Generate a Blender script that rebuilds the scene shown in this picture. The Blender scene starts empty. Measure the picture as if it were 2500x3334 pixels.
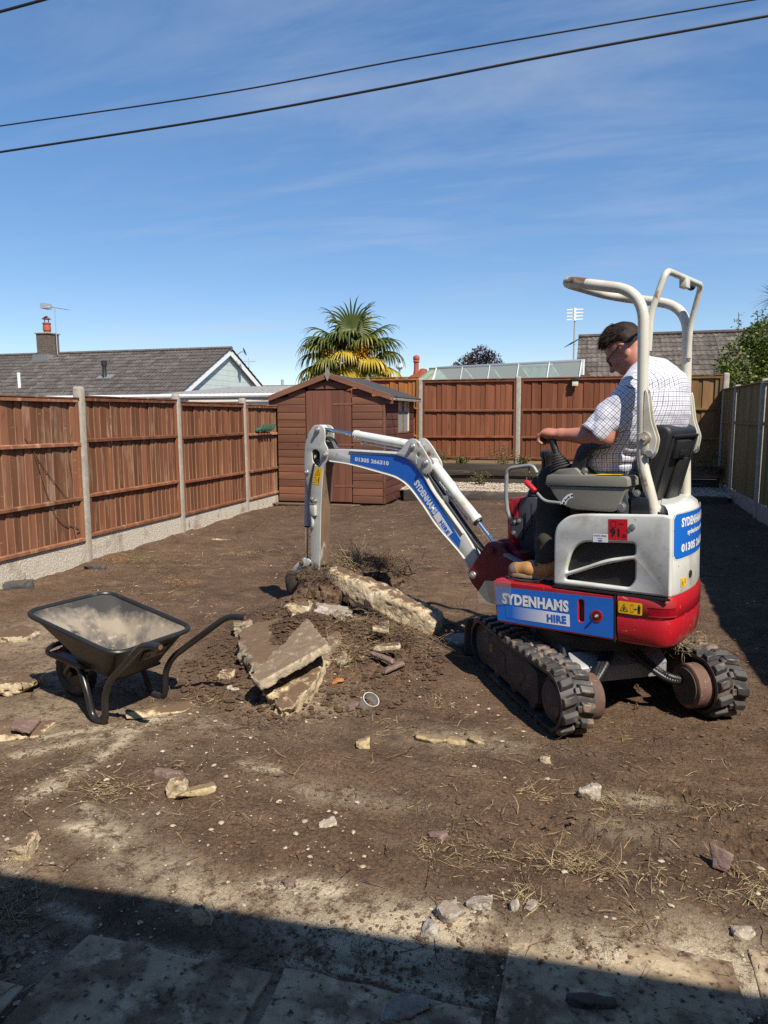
import bpy, bmesh, math, random
import numpy as np
from mathutils import Vector, Matrix

scene = bpy.context.scene
COL = scene.collection
R = math.radians

# ------------------------------------------------------------------ camera
def cam_axes(pitch, yaw, roll):
    cy, sy, cp, sp = math.cos(yaw), math.sin(yaw), math.cos(pitch), math.sin(pitch)
    fw = Vector((-sy*cp, cy*cp, -sp)); rt = Vector((cy, sy, 0)); up = rt.cross(fw)
    c, s = math.cos(roll), math.sin(roll)
    return c*rt+s*up, -s*rt+c*up, fw
cd = bpy.data.cameras.new('camera'); cam = bpy.data.objects.new('camera', cd); COL.objects.link(cam)
rt, up, fw = cam_axes(.1329, .2762, -.0031)
cam.matrix_world = Matrix(((rt.x, up.x, -fw.x, 0), (rt.y, up.y, -fw.y, 0), (rt.z, up.z, -fw.z, 1.6), (0, 0, 0, 1)))
cd.sensor_fit = 'VERTICAL'; cd.sensor_height = 36; cd.sensor_width = 27; cd.lens = 25.05
cd.clip_start = .05; cd.clip_end = 2000
scene.camera = cam

# ------------------------------------------------------------------ sky and sun
SUN = Vector((.6, -.6, 1)).normalized()             # towards the sun: behind the viewer, to the right
world = bpy.data.worlds.new('World'); scene.world = world; world.use_nodes = True
wn, wl = world.node_tree.nodes, world.node_tree.links
bg = wn['Background']; bg.inputs['Strength'].default_value = .15
sky = wn.new('ShaderNodeTexSky'); sky.sky_type = 'NISHITA'; sky.sun_disc = False
sky.sun_elevation = math.asin(SUN.z); sky.sun_rotation = math.atan2(SUN.x, SUN.y)
sky.altitude = 1500; sky.air_density = 1.0; sky.dust_density = .1; sky.ozone_density = 2.2
# thin cirrus, laid on a plane high above and fading into it
tc = wn.new('ShaderNodeTexCoord'); sep = wn.new('ShaderNodeSeparateXYZ'); wl.new(tc.outputs['Generated'], sep.inputs[0])
mx = wn.new('ShaderNodeMath'); mx.operation = 'MAXIMUM'; mx.inputs[1].default_value = .03; wl.new(sep.outputs['Z'], mx.inputs[0])
add = wn.new('ShaderNodeMath'); add.operation = 'ADD'; add.inputs[1].default_value = .12; wl.new(mx.outputs[0], add.inputs[0])
dv = wn.new('ShaderNodeVectorMath'); dv.operation = 'DIVIDE'
cmb = wn.new('ShaderNodeCombineXYZ'); wl.new(add.outputs[0], cmb.inputs[0]); wl.new(add.outputs[0], cmb.inputs[1]); wl.new(add.outputs[0], cmb.inputs[2])
wl.new(tc.outputs['Generated'], dv.inputs[0]); wl.new(cmb.outputs[0], dv.inputs[1])
mp = wn.new('ShaderNodeMapping'); wl.new(dv.outputs[0], mp.inputs['Vector'])
mp.inputs['Rotation'].default_value = (0, 0, R(38)); mp.inputs['Scale'].default_value = (.6, 2.1, 0); mp.inputs['Location'].default_value = (.9, .4, 0)
n1 = wn.new('ShaderNodeTexNoise'); n1.inputs['Scale'].default_value = 1.1; n1.inputs['Detail'].default_value = 9; n1.inputs['Roughness'].default_value = .62; n1.inputs['Distortion'].default_value = .35
wl.new(mp.outputs[0], n1.inputs['Vector'])
n2 = wn.new('ShaderNodeTexNoise'); n2.inputs['Scale'].default_value = .55; n2.inputs['Detail'].default_value = 2
wl.new(dv.outputs[0], n2.inputs['Vector'])
r1 = wn.new('ShaderNodeMapRange'); r1.inputs['From Min'].default_value = .46; r1.inputs['From Max'].default_value = .86; wl.new(n1.outputs['Fac'], r1.inputs['Value'])
r2 = wn.new('ShaderNodeMapRange'); r2.inputs['From Min'].default_value = .40; r2.inputs['From Max'].default_value = .60; wl.new(n2.outputs['Fac'], r2.inputs['Value'])
mm = wn.new('ShaderNodeMath'); mm.operation = 'MULTIPLY'; wl.new(r1.outputs[0], mm.inputs[0]); wl.new(r2.outputs[0], mm.inputs[1])
m2 = wn.new('ShaderNodeMath'); m2.operation = 'MULTIPLY'; m2.inputs[1].default_value = .5; wl.new(mm.outputs[0], m2.inputs[0])
hs = wn.new('ShaderNodeHueSaturation'); hs.inputs['Saturation'].default_value = 1.42; hs.inputs['Hue'].default_value = .506; hs.inputs['Value'].default_value = 1.12; gmm = wn.new('ShaderNodeGamma'); gmm.inputs[1].default_value = .70; wl.new(sky.outputs[0], gmm.inputs[0]); wl.new(gmm.outputs[0], hs.inputs['Color'])
mix = wn.new('ShaderNodeMix'); mix.data_type = 'RGBA'; wl.new(m2.outputs[0], mix.inputs['Factor'])
wl.new(hs.outputs[0], mix.inputs['A']); mix.inputs['B'].default_value = (3.0, 3.25, 3.6, 1)
wl.new(mix.outputs['Result'], bg.inputs['Color'])

sl = bpy.data.lights.new('sun', 'SUN'); sun = bpy.data.objects.new('sun', sl); COL.objects.link(sun)
sl.energy = 5.0; sl.angle = R(.6); sl.color = (1, .915, .79)
sun.rotation_euler = (-SUN).to_track_quat('-Z', 'Y').to_euler(); sun.location = (6, -6, 12)
vs = scene.view_settings
vs.view_transform = 'Standard'; vs.look = 'None'; vs.exposure = .5; vs.gamma = 1; vs.use_curve_mapping = False
scene.cycles.max_bounces = 8; scene.cycles.use_denoising = False; scene.cycles.transparent_max_bounces = 12

# ------------------------------------------------------------------ helpers
rng = random.Random(7)
def put(name, me, parent=None, loc=None, rot=None, mat=None):
    o = bpy.data.objects.new(name, me); COL.objects.link(o)
    if mat is not None and me is not None and not me.materials: me.materials.append(mat)
    if parent is not None: o.parent = parent
    if loc is not None: o.location = loc
    if rot is not None: o.rotation_euler = rot
    return o
def tag(o, label=None, cat=None, group=None, kind=None):
    if label: o['label'] = label
    if cat: o['category'] = cat
    if group: o['group'] = group
    if kind: o['kind'] = kind
    return o
def empty(name, loc=(0, 0, 0), rz=0, parent=None):
    o = bpy.data.objects.new(name, None); COL.objects.link(o); o.empty_display_size = .1
    o.location = loc; o.rotation_euler = (0, 0, rz)
    if parent is not None: o.parent = parent
    return o
def copy_tree(o, parent=None):
    c = o.copy(); COL.objects.link(c)
    if parent is not None: c.parent = parent
    for ch in list(o.children): copy_tree(ch, c)
    return c

def finish(bm, bevel=0, seg=2, ang=32, recalc=True, smooth=True, limit=25):
    if recalc: bmesh.ops.recalc_face_normals(bm, faces=bm.faces)
    if bevel:
        ed = [e for e in bm.edges if len(e.link_faces) == 2 and e.calc_face_angle(0) > R(limit)]
        if ed: bmesh.ops.bevel(bm, geom=ed, offset=bevel, segments=seg, profile=.5, affect='EDGES', clamp_overlap=True)
    if smooth:
        for f in bm.faces: f.smooth = True
        for e in bm.edges:
            if len(e.link_faces) == 2 and e.calc_face_angle(0) > R(ang): e.smooth = False

class MB:
    """collects shapes and links them as one mesh object"""
    def __init__(s): s.v = []; s.f = []
    def raw(s, v, f, M=None):
        b = len(s.v)
        if M is not None: v = [M @ Vector(p) for p in v]
        s.v += [tuple(p) for p in v]; s.f += [tuple(i+b for i in q) for q in f]; return s
    def box(s, lo, hi, M=None):
        (a, b, c), (d, e, f) = lo, hi
        return s.raw([(a,b,c),(d,b,c),(d,e,c),(a,e,c),(a,b,f),(d,b,f),(d,e,f),(a,e,f)], [(0,3,2,1),(4,5,6,7),(0,1,5,4),(1,2,6,5),(2,3,7,6),(3,0,4,7)], M)
    def cbox(s, c, d, M=None):
        return s.box([c[i]-d[i]/2 for i in range(3)], [c[i]+d[i]/2 for i in range(3)], M)
    def prism(s, poly, t0, t1, axis='y', M=None):
        """2-D polygon; axis y: (x,z) swept along y; z: (x,y) along z; x: (y,z) along x"""
        n = len(poly)
        def P(p, t): return (p[0], t, p[1]) if axis == 'y' else (p[0], p[1], t) if axis == 'z' else (t, p[0], p[1])
        v = [P(p, t0) for p in poly]+[P(p, t1) for p in poly]
        return s.raw(v, [tuple(range(n))[::-1], tuple(range(n, 2*n))]+[(i, (i+1) % n, n+(i+1) % n, n+i) for i in range(n)], M)
    def tube(s, pts, r, n=10, caps=True, M=None, flat=None):
        pts = [Vector(p) for p in pts]; k = len(pts)
        rs = r if isinstance(r, (list, tuple)) else [r]*k
        v = []; f = []; prev = None
        for i, p in enumerate(pts):
            t = (pts[min(i+1, k-1)]-pts[max(i-1, 0)]).normalized()
            if prev is None:
                a = Vector((0, 0, 1)) if abs(t.z) < .9 else Vector((1, 0, 0)); u = t.cross(a).normalized()
            else:
                u = (prev - t*prev.dot(t)).normalized()
            prev = u; w = t.cross(u)
            for j in range(n):
                q = 2*math.pi*j/n; v.append(p+u*(rs[i]*math.cos(q))+w*(rs[i]*math.sin(q)*(flat or 1)))
        for i in range(k-1):
            for j in range(n):
                j2 = (j+1) % n; f.append((i*n+j, i*n+j2, (i+1)*n+j2, (i+1)*n+j))
        if caps: f.append(tuple(range(n))[::-1]); f.append(tuple(range((k-1)*n, k*n)))
        return s.raw(v, f, M)
    def cyl(s, a, b, r, n=16, M=None): return s.tube([a, b], r, n, True, M)
    def lathe(s, prof, n=20, M=None, cap=True):
        """profile of (r, z) turned about z"""
        v = []; f = []; k = len(prof)
        for r, z in prof:
            for j in range(n): v.append((r*math.cos(2*math.pi*j/n), r*math.sin(2*math.pi*j/n), z))
        for i in range(k-1):
            for j in range(n):
                j2 = (j+1) % n; f.append((i*n+j, i*n+j2, (i+1)*n+j2, (i+1)*n+j))
        if cap: f.append(tuple(range(n))[::-1]); f.append(tuple(range((k-1)*n, k*n)))
        return s.raw(v, f, M)
    def mesh(s, name, bevel=0, seg=2, ang=32, smooth=True, recalc=True, limit=25):
        me = bpy.data.meshes.new(name); me.from_pydata(s.v, [], s.f)
        bm = bmesh.new(); bm.from_mesh(me); finish(bm, bevel, seg, ang, recalc, smooth, limit); bm.to_mesh(me); bm.free()
        return me
    def build(s, name, mat, parent=None, bevel=0, seg=2, ang=32, loc=None, rot=None, smooth=True, recalc=True, limit=25):
        me = s.mesh(name, bevel, seg, ang, smooth, recalc, limit); me.materials.append(mat)
        return put(name, me, parent, loc, rot)

def fillet(pts, r, seg=6):
    """round the corners of a 3-D polyline"""
    pts = [Vector(p) for p in pts]; out = [pts[0]]
    for i in range(1, len(pts)-1):
        p, a, b = pts[i], pts[i-1], pts[i+1]
        rr = r[i-1] if isinstance(r, (list, tuple)) else r
        d1 = (a-p); d2 = (b-p); m = min(rr, d1.length*.49, d2.length*.49)
        q1 = p+d1.normalized()*m; q2 = p+d2.normalized()*m
        for k in range(seg+1):
            t = k/seg; out.append(q1*(1-t)**2+p*2*t*(1-t)+q2*t*t)
    out.append(pts[-1]); return out
def fillet2(poly, r, seg=5):
    """round the corners of a closed 2-D polygon"""
    out = []; n = len(poly)
    for i in range(n):
        p = Vector(poly[i]); a = Vector(poly[i-1]); b = Vector(poly[(i+1) % n]); rr = r[i] if isinstance(r, (list, tuple)) else r
        if rr <= 0: out.append(tuple(p)); continue
        m1 = min(rr, (a-p).length*.48); m2 = min(rr, (b-p).length*.48)
        q1 = p+(a-p).normalized()*m1; q2 = p+(b-p).normalized()*m2
        for k in range(seg+1):
            t = k/seg; out.append(tuple(q1*(1-t)**2+p*2*t*(1-t)+q2*t*t))
    return out
def spline(pts, n=8):
    """Catmull-Rom through points"""
    P = [Vector(p) for p in pts]; P = [P[0]*2-P[1]]+P+[P[-1]*2-P[-2]]; out = []
    for i in range(1, len(P)-2):
        for k in range(n):
            t = k/n; a, b, c, d = P[i-1], P[i], P[i+1], P[i+2]
            out.append(.5*((2*b)+(c-a)*t+(2*a-5*b+4*c-d)*t*t+(3*b-a-3*c+d)*t*t*t))
    out.append(P[-2]); return out
def from_np(name, v, f, mat, parent=None, smooth=True, tris=None):
    me = bpy.data.meshes.new(name); v = np.asarray(v, np.float32); f = np.asarray(f, np.int32)
    k = f.shape[1]; me.vertices.add(len(v)); me.vertices.foreach_set('co', v.ravel())
    me.loops.add(f.size); me.loops.foreach_set('vertex_index', f.ravel())
    me.polygons.add(len(f)); me.polygons.foreach_set('loop_start', np.arange(0, f.size, k, dtype=np.int32))
    me.polygons.foreach_set('use_smooth', np.full(len(f), smooth)); me.update(calc_edges=True); me.validate()
    if mat is not None: me.materials.append(mat)
    return put(name, me, parent)

# numpy gradient noise
_p = np.random.RandomState(3).permutation(512)
def _h(i, j, s=0): return _p[(_p[(i+s) & 511]+j) & 511]
def noise2(x, y, s=0):
    xi = np.floor(x).astype(int); yi = np.floor(y).astype(int); xf = x-xi; yf = y-yi
    u = xf*xf*xf*(xf*(xf*6-15)+10); w = yf*yf*yf*(yf*(yf*6-15)+10)
    def g(ix, iy, dx, dy):
        a = _h(ix, iy, s)*(2*np.pi/512); return np.cos(a)*dx+np.sin(a)*dy
    n0 = g(xi, yi, xf, yf)*(1-u)+g(xi+1, yi, xf-1, yf)*u
    n1 = g(xi, yi+1, xf, yf-1)*(1-u)+g(xi+1, yi+1, xf-1, yf-1)*u
    return (n0*(1-w)+n1*w)*1.4
def noise3(P, s=0):
    P = np.asarray(P, float); i = np.floor(P).astype(int); f = P-i; u = f*f*f*(f*(f*6-15)+10)
    def val(a, b, c): return _p[(_p[(_p[(i[..., 0]+a+s) & 511]+i[..., 1]+b) & 511]+i[..., 2]+c) & 511]/255.5-1
    r = 0
    for a in (0, 1):
        for b in (0, 1):
            for c in (0, 1):
                r = r+val(a, b, c)*(u[..., 0] if a else 1-u[..., 0])*(u[..., 1] if b else 1-u[..., 1])*(u[..., 2] if c else 1-u[..., 2])
    return r
def fbm2(x, y, o=4, s=0):
    r = 0; a = 1.
    for k in range(o): r = r+a*noise2(x*2**k, y*2**k, s+17*k); a *= .5
    return r
def fbm3(P, o=3, s=0):
    r = 0; a = 1.
    for k in range(o): r = r+a*noise3(np.asarray(P)*2**k, s+31*k); a *= .5
    return r
def sst(a, b, x):
    t = np.clip((x-a)/(b-a), 0, 1); return t*t*(3-2*t)

# ------------------------------------------------------------------ procedural materials
def lin(r, g, b): return tuple(((c/255)/12.92 if c <= 10 else ((c/255+.055)/1.055)**2.4) for c in (r, g, b))
def _c(c): return (c[0], c[1], c[2], 1)
def M(name, col, col2=None, nscale=4, stretch=(1, 1, 1), rough=.6, metal=0, bump=0, bscale=30, bstretch=None, rnd=0, spots=(), coat=0, spec=.5,
      detail=5, lo=.35, hi=.65, coord='Object', trans=0, sheen=0, bnorm=None):
    m = bpy.data.materials.new(name); m.use_nodes = True; N, K = m.node_tree.nodes, m.node_tree.links
    b = N['Principled BSDF']; b.inputs['Roughness'].default_value = rough; b.inputs['Metallic'].default_value = metal
    b.inputs['Specular IOR Level'].default_value = spec
    if coat: b.inputs['Coat Weight'].default_value = coat; b.inputs['Coat Roughness'].default_value = .12
    if trans: b.inputs['Transmission Weight'].default_value = trans
    if sheen: b.inputs['Sheen Weight'].default_value = sheen
    t = N.new('ShaderNodeTexCoord'); vec = t.outputs[coord]
    oi = None
    if rnd:
        oi = N.new('ShaderNodeObjectInfo'); a = N.new('ShaderNodeVectorMath'); a.operation = 'ADD'
        s = N.new('ShaderNodeMath'); s.operation = 'MULTIPLY'; s.inputs[1].default_value = 61.; K.new(oi.outputs['Random'], s.inputs[0])
        K.new(vec, a.inputs[0]); K.new(s.outputs[0], a.inputs[1]); vec = a.outputs[0]
    def nz(scale, st, det=detail):
        mp = N.new('ShaderNodeMapping'); mp.inputs['Scale'].default_value = st; K.new(vec, mp.inputs['Vector'])
        n = N.new('ShaderNodeTexNoise'); n.inputs['Scale'].default_value = scale; n.inputs['Detail'].default_value = det; n.inputs['Roughness'].default_value = .6
        K.new(mp.outputs[0], n.inputs['Vector']); return n.outputs['Fac']
    def rng_(fac, l, h):
        r = N.new('ShaderNodeMapRange'); r.inputs['From Min'].default_value = l; r.inputs['From Max'].default_value = h; K.new(fac, r.inputs['Value']); return r.outputs[0]
    def mx(fac, A, B):
        x = N.new('ShaderNodeMix'); x.data_type = 'RGBA'; K.new(fac, x.inputs['Factor'])
        for k, q in (('A', A), ('B', B)):
            if isinstance(q, tuple): x.inputs[k].default_value = _c(q)
            else: K.new(q, x.inputs[k])
        return x.outputs['Result']
    cur = tuple(col)
    if col2 is not None: cur = mx(rng_(nz(nscale, stretch), lo, hi), cur, tuple(col2))
    for sp in spots:
        c3, sc, l, h = sp[:4]; st = sp[4] if len(sp) > 4 else (1, 1, 1)
        cur = mx(rng_(nz(sc, st, 6), l, h), cur, tuple(c3))
    if rnd:
        hv = N.new('ShaderNodeHueSaturation'); r = N.new('ShaderNodeMapRange'); r.inputs['To Min'].default_value = 1-rnd; r.inputs['To Max'].default_value = 1+rnd
        K.new(oi.outputs['Random'], r.inputs['Value']); K.new(r.outputs[0], hv.inputs['Value'])
        if isinstance(cur, tuple): hv.inputs['Color'].default_value = _c(cur)
        else: K.new(cur, hv.inputs['Color'])
        cur = hv.outputs[0]
    if isinstance(cur, tuple): b.inputs['Base Color'].default_value = _c(cur)
    else: K.new(cur, b.inputs['Base Color'])
    if bump:
        bp = N.new('ShaderNodeBump'); bp.inputs['Strength'].default_value = 1; bp.inputs['Distance'].default_value = bump
        K.new(nz(bscale, bstretch or stretch), bp.inputs['Height']); K.new(bp.outputs[0], b.inputs['Normal'])
    return m
def glassy(name, tint=(.8, .9, .88), rough=.03, alpha=.25, ior=1.5):
    m = bpy.data.materials.new(name); m.use_nodes = True; N, K = m.node_tree.nodes, m.node_tree.links
    N.remove(N['Principled BSDF']); out = N['Material Output']
    tr = N.new('ShaderNodeBsdfTransparent'); tr.inputs[0].default_value = _c(tint)
    gl = N.new('ShaderNodeBsdfGlossy'); gl.inputs['Roughness'].default_value = rough
    df = N.new('ShaderNodeBsdfDiffuse'); df.inputs[0].default_value = (.5, .58, .55, 1)
    fr = N.new('ShaderNodeFresnel'); fr.inputs[0].default_value = ior
    m1 = N.new('ShaderNodeMixShader'); m1.inputs[0].default_value = alpha; K.new(tr.outputs[0], m1.inputs[1]); K.new(df.outputs[0], m1.inputs[2])
    m2 = N.new('ShaderNodeMixShader'); K.new(fr.outputs[0], m2.inputs[0]); K.new(m1.outputs[0], m2.inputs[1]); K.new(gl.outputs[0], m2.inputs[2])
    K.new(m2.outputs[0], out.inputs[0]); return m

def lettering(name, text, mat, parent, height, width=None, bold=.0, pos=None, depth=.0008, shear=0, mapper=None, font_scale=1, fit_h=True):
    """flat letters as a thin mesh; local x = reading direction, y = up; pos maps (u,v) to a point on the panel"""
    cu = bpy.data.curves.new(name, 'FONT'); cu.body = text; cu.size = 1; cu.offset = bold; cu.shear = shear; cu.resolution_u = 3; cu.space_character = 1+1.6*bold
    ob = bpy.data.objects.new(name, cu); COL.objects.link(ob)
    bpy.context.view_layer.update(); dg = bpy.context.evaluated_depsgraph_get()
    me = bpy.data.meshes.new_from_object(ob.evaluated_get(dg)); bpy.data.objects.remove(ob); bpy.data.curves.remove(cu)
    n = len(me.vertices); co = np.empty(n*3, np.float32); me.vertices.foreach_get('co', co); co = co.reshape(-1, 3)
    x0, x1, y0, y1 = co[:, 0].min(), co[:, 0].max(), co[:, 1].min(), co[:, 1].max()
    sy = height/(y1-y0); sx = (width/(x1-x0)) if width else sy
    u = (co[:, 0]-x0)*sx; w = (co[:, 1]-y0)*sy
    if mapper: out = np.array([mapper(a, b) for a, b in zip(u, w)], np.float32)
    else: out = np.stack([u, w, np.zeros(n)], 1).astype(np.float32)
    me.vertices.foreach_set('co', out.ravel()); me.update(); me.materials.clear(); me.materials.append(mat); me.name = name
    return put(name, me, parent)
# ------------------------------------------------------------------ ground
PRINTS = [((-.62, 4.55), (-1.75, 6.5)), ((.25, 5.0), (-.9, 7.0)), ((.35, 3.2), (.95, 2.15)), ((-.15, 2.75), (.4, 2.55))]
def gz(x, y, fine=True):
    x = np.asarray(x, float); y = np.asarray(y, float)
    z = .2*sst(5, 12, y)*(.3+.7*sst(-5, 1, x))
    z = z-.022*(1-sst(1.75, 2.3, y+.1*noise2(x*1.7, y*1.7, 4)))
    z = z+.19*np.exp(-(((x+1.78)/.36)**2+((y-4.20)/.40)**2))+.09*np.exp(-(((x+1.7)/.62)**2+((y-4.5)/.62)**2))+.10*np.exp(-(((x+1.25)/.5)**2+((y-4.55)/.45)**2))
    z = z+.21*np.exp(-(((x+2.06)/.30)**2+((y-4.88)/.22)**2))
    z = z+.05*np.exp(-(((x+2.55)/.6)**2+((y-4.75)/.4)**2))
    z = z-.06*np.exp(-(((x+1.55)/.45)**2+((y-5.35)/.35)**2))
    cal = 1-.85*np.exp(-(((x-.05)/1.0)**2+((y-4.1)/1.1)**2))-.6*np.exp(-(((x+2.4)/.5)**2+((y-3.2)/.5)**2))
    z = z+cal*.030*fbm2(x*.8, y*.8, 3, 1)*sst(1.6, 2.6, y)
    if fine:
        amp = (.35+.65*sst(1.7, 2.2, y))
        z = z+amp*(.017*fbm2(x*3.1, y*3.1, 3, 5)*cal+.0125*np.abs(fbm2(x*9, y*9, 3, 9))*(.4+sst(-.2, .5, noise2(x*1.3, y*1.3, 30))))
        for (ax, ay), (bx, by) in PRINTS:
            L = math.hypot(bx-ax, by-ay); ux, uy = (bx-ax)/L, (by-ay)/L
            s = (x-ax)*ux+(y-ay)*uy; t = -(x-ax)*uy+(y-ay)*ux
            m = sst(.12, .085, np.abs(t))*sst(-.05, .1, s)*sst(L, L-.4, s)
            z = z+m*(.017*np.clip(np.sin(s*2*np.pi/.066+np.abs(t)*14)*1.6, -1, 1)-.008)
    return z
def G(x, y): return float(gz(x, y, False))
xs = np.concatenate([-np.geomspace(400, 6.4, 26), np.arange(-6.3, 3.05, .03), np.geomspace(3.1, 400, 26)])
ys = np.concatenate([[-400, -150, -50, -20, -8, -3, -1, .2], np.arange(.6, 8, .028), np.arange(8, 14.3, .055), np.geomspace(14.4, 900, 26)])
X, Y = np.meshgrid(xs, ys); Z = gz(X, Y)
Z[(Y > 14.2) | (Y < .5)] = 0.05; Z[(X < -6.2) | (X > 3.)] = .05
nx, ny = len(xs), len(ys)
ii = (np.arange(ny-1)[:, None]*nx+np.arange(nx-1)[None]).ravel()
# soil: damp and dry earth, with pale mortar dust and chalk where the slabs were broken up
def soil_mat():
    m = bpy.data.materials.new('soil'); m.use_nodes = True; N, K = m.node_tree.nodes, m.node_tree.links
    b = N['Principled BSDF']; b.inputs['Roughness'].default_value = .95; b.inputs['Specular IOR Level'].default_value = .12
    t = N.new('ShaderNodeTexCoord')
    def nz(sc, det=6, st=None, rough=.62):
        n = N.new('ShaderNodeTexNoise'); n.inputs['Scale'].default_value = sc; n.inputs['Detail'].default_value = det; n.inputs['Roughness'].default_value = rough
        if st:
            mp = N.new('ShaderNodeMapping'); mp.inputs['Scale'].default_value = st[0]; mp.inputs['Rotation'].default_value = (0, 0, st[1]); K.new(t.outputs['Object'], mp.inputs[0]); K.new(mp.outputs[0], n.inputs['Vector'])
        else: K.new(t.outputs['Object'], n.inputs['Vector'])
        return n.outputs['Fac']
    def rg(f, a, c, lo=0, hi=1):
        r = N.new('ShaderNodeMapRange'); r.inputs[1].default_value = a; r.inputs[2].default_value = c; r.inputs[3].default_value = lo; r.inputs[4].default_value = hi; K.new(f, r.inputs[0]); return r.outputs[0]
    def mx(f, A, B):
        x = N.new('ShaderNodeMix'); x.data_type = 'RGBA'
        if isinstance(f, float): x.inputs[0].default_value = f
        else: K.new(f, x.inputs[0])
        for k, q in (('A', A), ('B', B)):
            if isinstance(q, tuple): x.inputs[k].default_value = _c(q)
            else: K.new(q, x.inputs[k])
        return x.outputs['Result']
    def mul(a, c):
        x = N.new('ShaderNodeMath'); x.operation = 'MULTIPLY'; K.new(a, x.inputs[0])
        if isinstance(c, float): x.inputs[1].default_value = c
        else: K.new(c, x.inputs[1])
        return x.outputs[0]
    at = N.new('ShaderNodeAttribute'); at.attribute_name = 'dust'; dust = at.outputs['Fac']
    ad = N.new('ShaderNodeAttribute'); ad.attribute_name = 'damp'; damp = ad.outputs['Fac']
    big = nz(1.3, 7); mid = nz(6, 7); finen = nz(55, 5)
    c = mx(rg(big, .34, .64), (.070, .043, .027), (.172, .106, .066))
    c = mx(rg(mid, .4, .66), c, (.20, .128, .081)); c = mx(rg(finen, .44, .60, 0, .62), c, (.058, .036, .025)); c = mx(rg(nz(120, 4), .56, .70, 0, .5), c, (.30, .22, .15)); c = mx(rg(nz(330, 3), .50, .64, 0, .5), c, (.05, .032, .022)); c = mx(rg(nz(260, 3), .60, .72, 0, .6), c, (.36, .28, .2))
    c = mx(mul(rg(nz(3.2, 6, ((1, 2.4, 1), .5)), .54, .7), .45), c, (.27, .195, .132))
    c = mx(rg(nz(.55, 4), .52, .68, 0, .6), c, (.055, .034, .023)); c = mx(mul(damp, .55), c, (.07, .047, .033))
    # scattered pale grit
    v = N.new('ShaderNodeTexVoronoi'); v.inputs['Scale'].default_value = 62; K.new(t.outputs['Object'], v.inputs['Vector'])
    v2 = N.new('ShaderNodeTexVoronoi'); v2.inputs['Scale'].default_value = 150; K.new(t.outputs['Object'], v2.inputs['Vector'])
    grit = mul(rg(v.outputs['Distance'], .2, .13), rg(nz(2.1, 3), .48, .66))
    c = mx(mul(grit, .75), c, (.4, .34, .25))
    pale = mul(dust, rg(nz(13, 10, None, .82), .42, .52)); c = mx(mul(pale, .97), c, (.60, .50, .35))
    fl = mul(dust, mul(rg(v2.outputs['Distance'], .3, .18), rg(nz(14, 4), .45, .6))); c = mx(fl, c, (.66, .59, .47))
    K.new(c, b.inputs['Base Color'])
    bp = N.new('ShaderNodeBump'); bp.inputs['Distance'].default_value = .026; K.new(nz(30, 10, None, .74), bp.inputs['Height'])
    bp2 = N.new('ShaderNodeBump'); bp2.inputs['Distance'].default_value = .004; K.new(v.outputs['Distance'], bp2.inputs['Height']); K.new(bp.outputs[0], bp2.inputs['Normal'])
    K.new(bp2.outputs[0], b.inputs['Normal']); return m
SOIL = soil_mat()
ground = from_np('ground', np.stack([X, Y, Z], 2).reshape(-1, 3), np.stack([ii, ii+1, ii+nx+1, ii+nx], 1), SOIL)
tag(ground, 'bare brown earth of the dug up garden', kind='structure')
D = np.zeros_like(X)
for dx, dy, rx, ry, a in [(-.5, 2.0, .24, .13, 1.3), (-.62, 1.93, .34, .1, 1.2), (.25, 2.0, .38, .13, 1.35), (.42, 2.08, .2, .16, 1.3), (-1.45, 2.06, .26, .11, .5), (-1.75, 2.2, .22, .12, .4), (-.85, 2.04, .3, .1, .65),
                          (-1.2, 1.98, .3, .1, .7), (-2.3, 2.85, .5, .12, .3), (-2.2, 3.15, .6, .14, .35), (-2.75, 3.0, .4, .4, .4), (-3.0, 3.6, .5, .5, .35), (-3.7, 4.2, .6, .5, .35), (-.95, 2.7, .3, .08, .4), (.25, 3.0, .15, .05, .6),
                          (-.55, 3.35, .35, .1, .4), (-1.5, 3.5, .3, .2, .4), (-1.6, 1.6, .4, .12, .5), (-.4, 1.6, .8, .16, .6), (.2, 2.75, .2, .1, .3), (.75, 2.3, .2, .15, .3), (-2.1, 1.9, .3, .15, .5)]:
    D = np.maximum(D, a*np.exp(-(((X-dx)/rx)**2+((Y-dy)/ry)**2)))
def polyd(P, w, amp):
    global D
    d = np.full(X.shape, 9.)
    for (ax, ay), (bx, by) in zip(P[:-1], P[1:]):
        L2 = (bx-ax)**2+(by-ay)**2; t = np.clip(((X-ax)*(bx-ax)+(Y-ay)*(by-ay))/L2, 0, 1); d = np.minimum(d, np.hypot(X-ax-t*(bx-ax), Y-ay-t*(by-ay)))
    D = np.maximum(D, amp*np.exp(-(d/w)**2))
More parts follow.
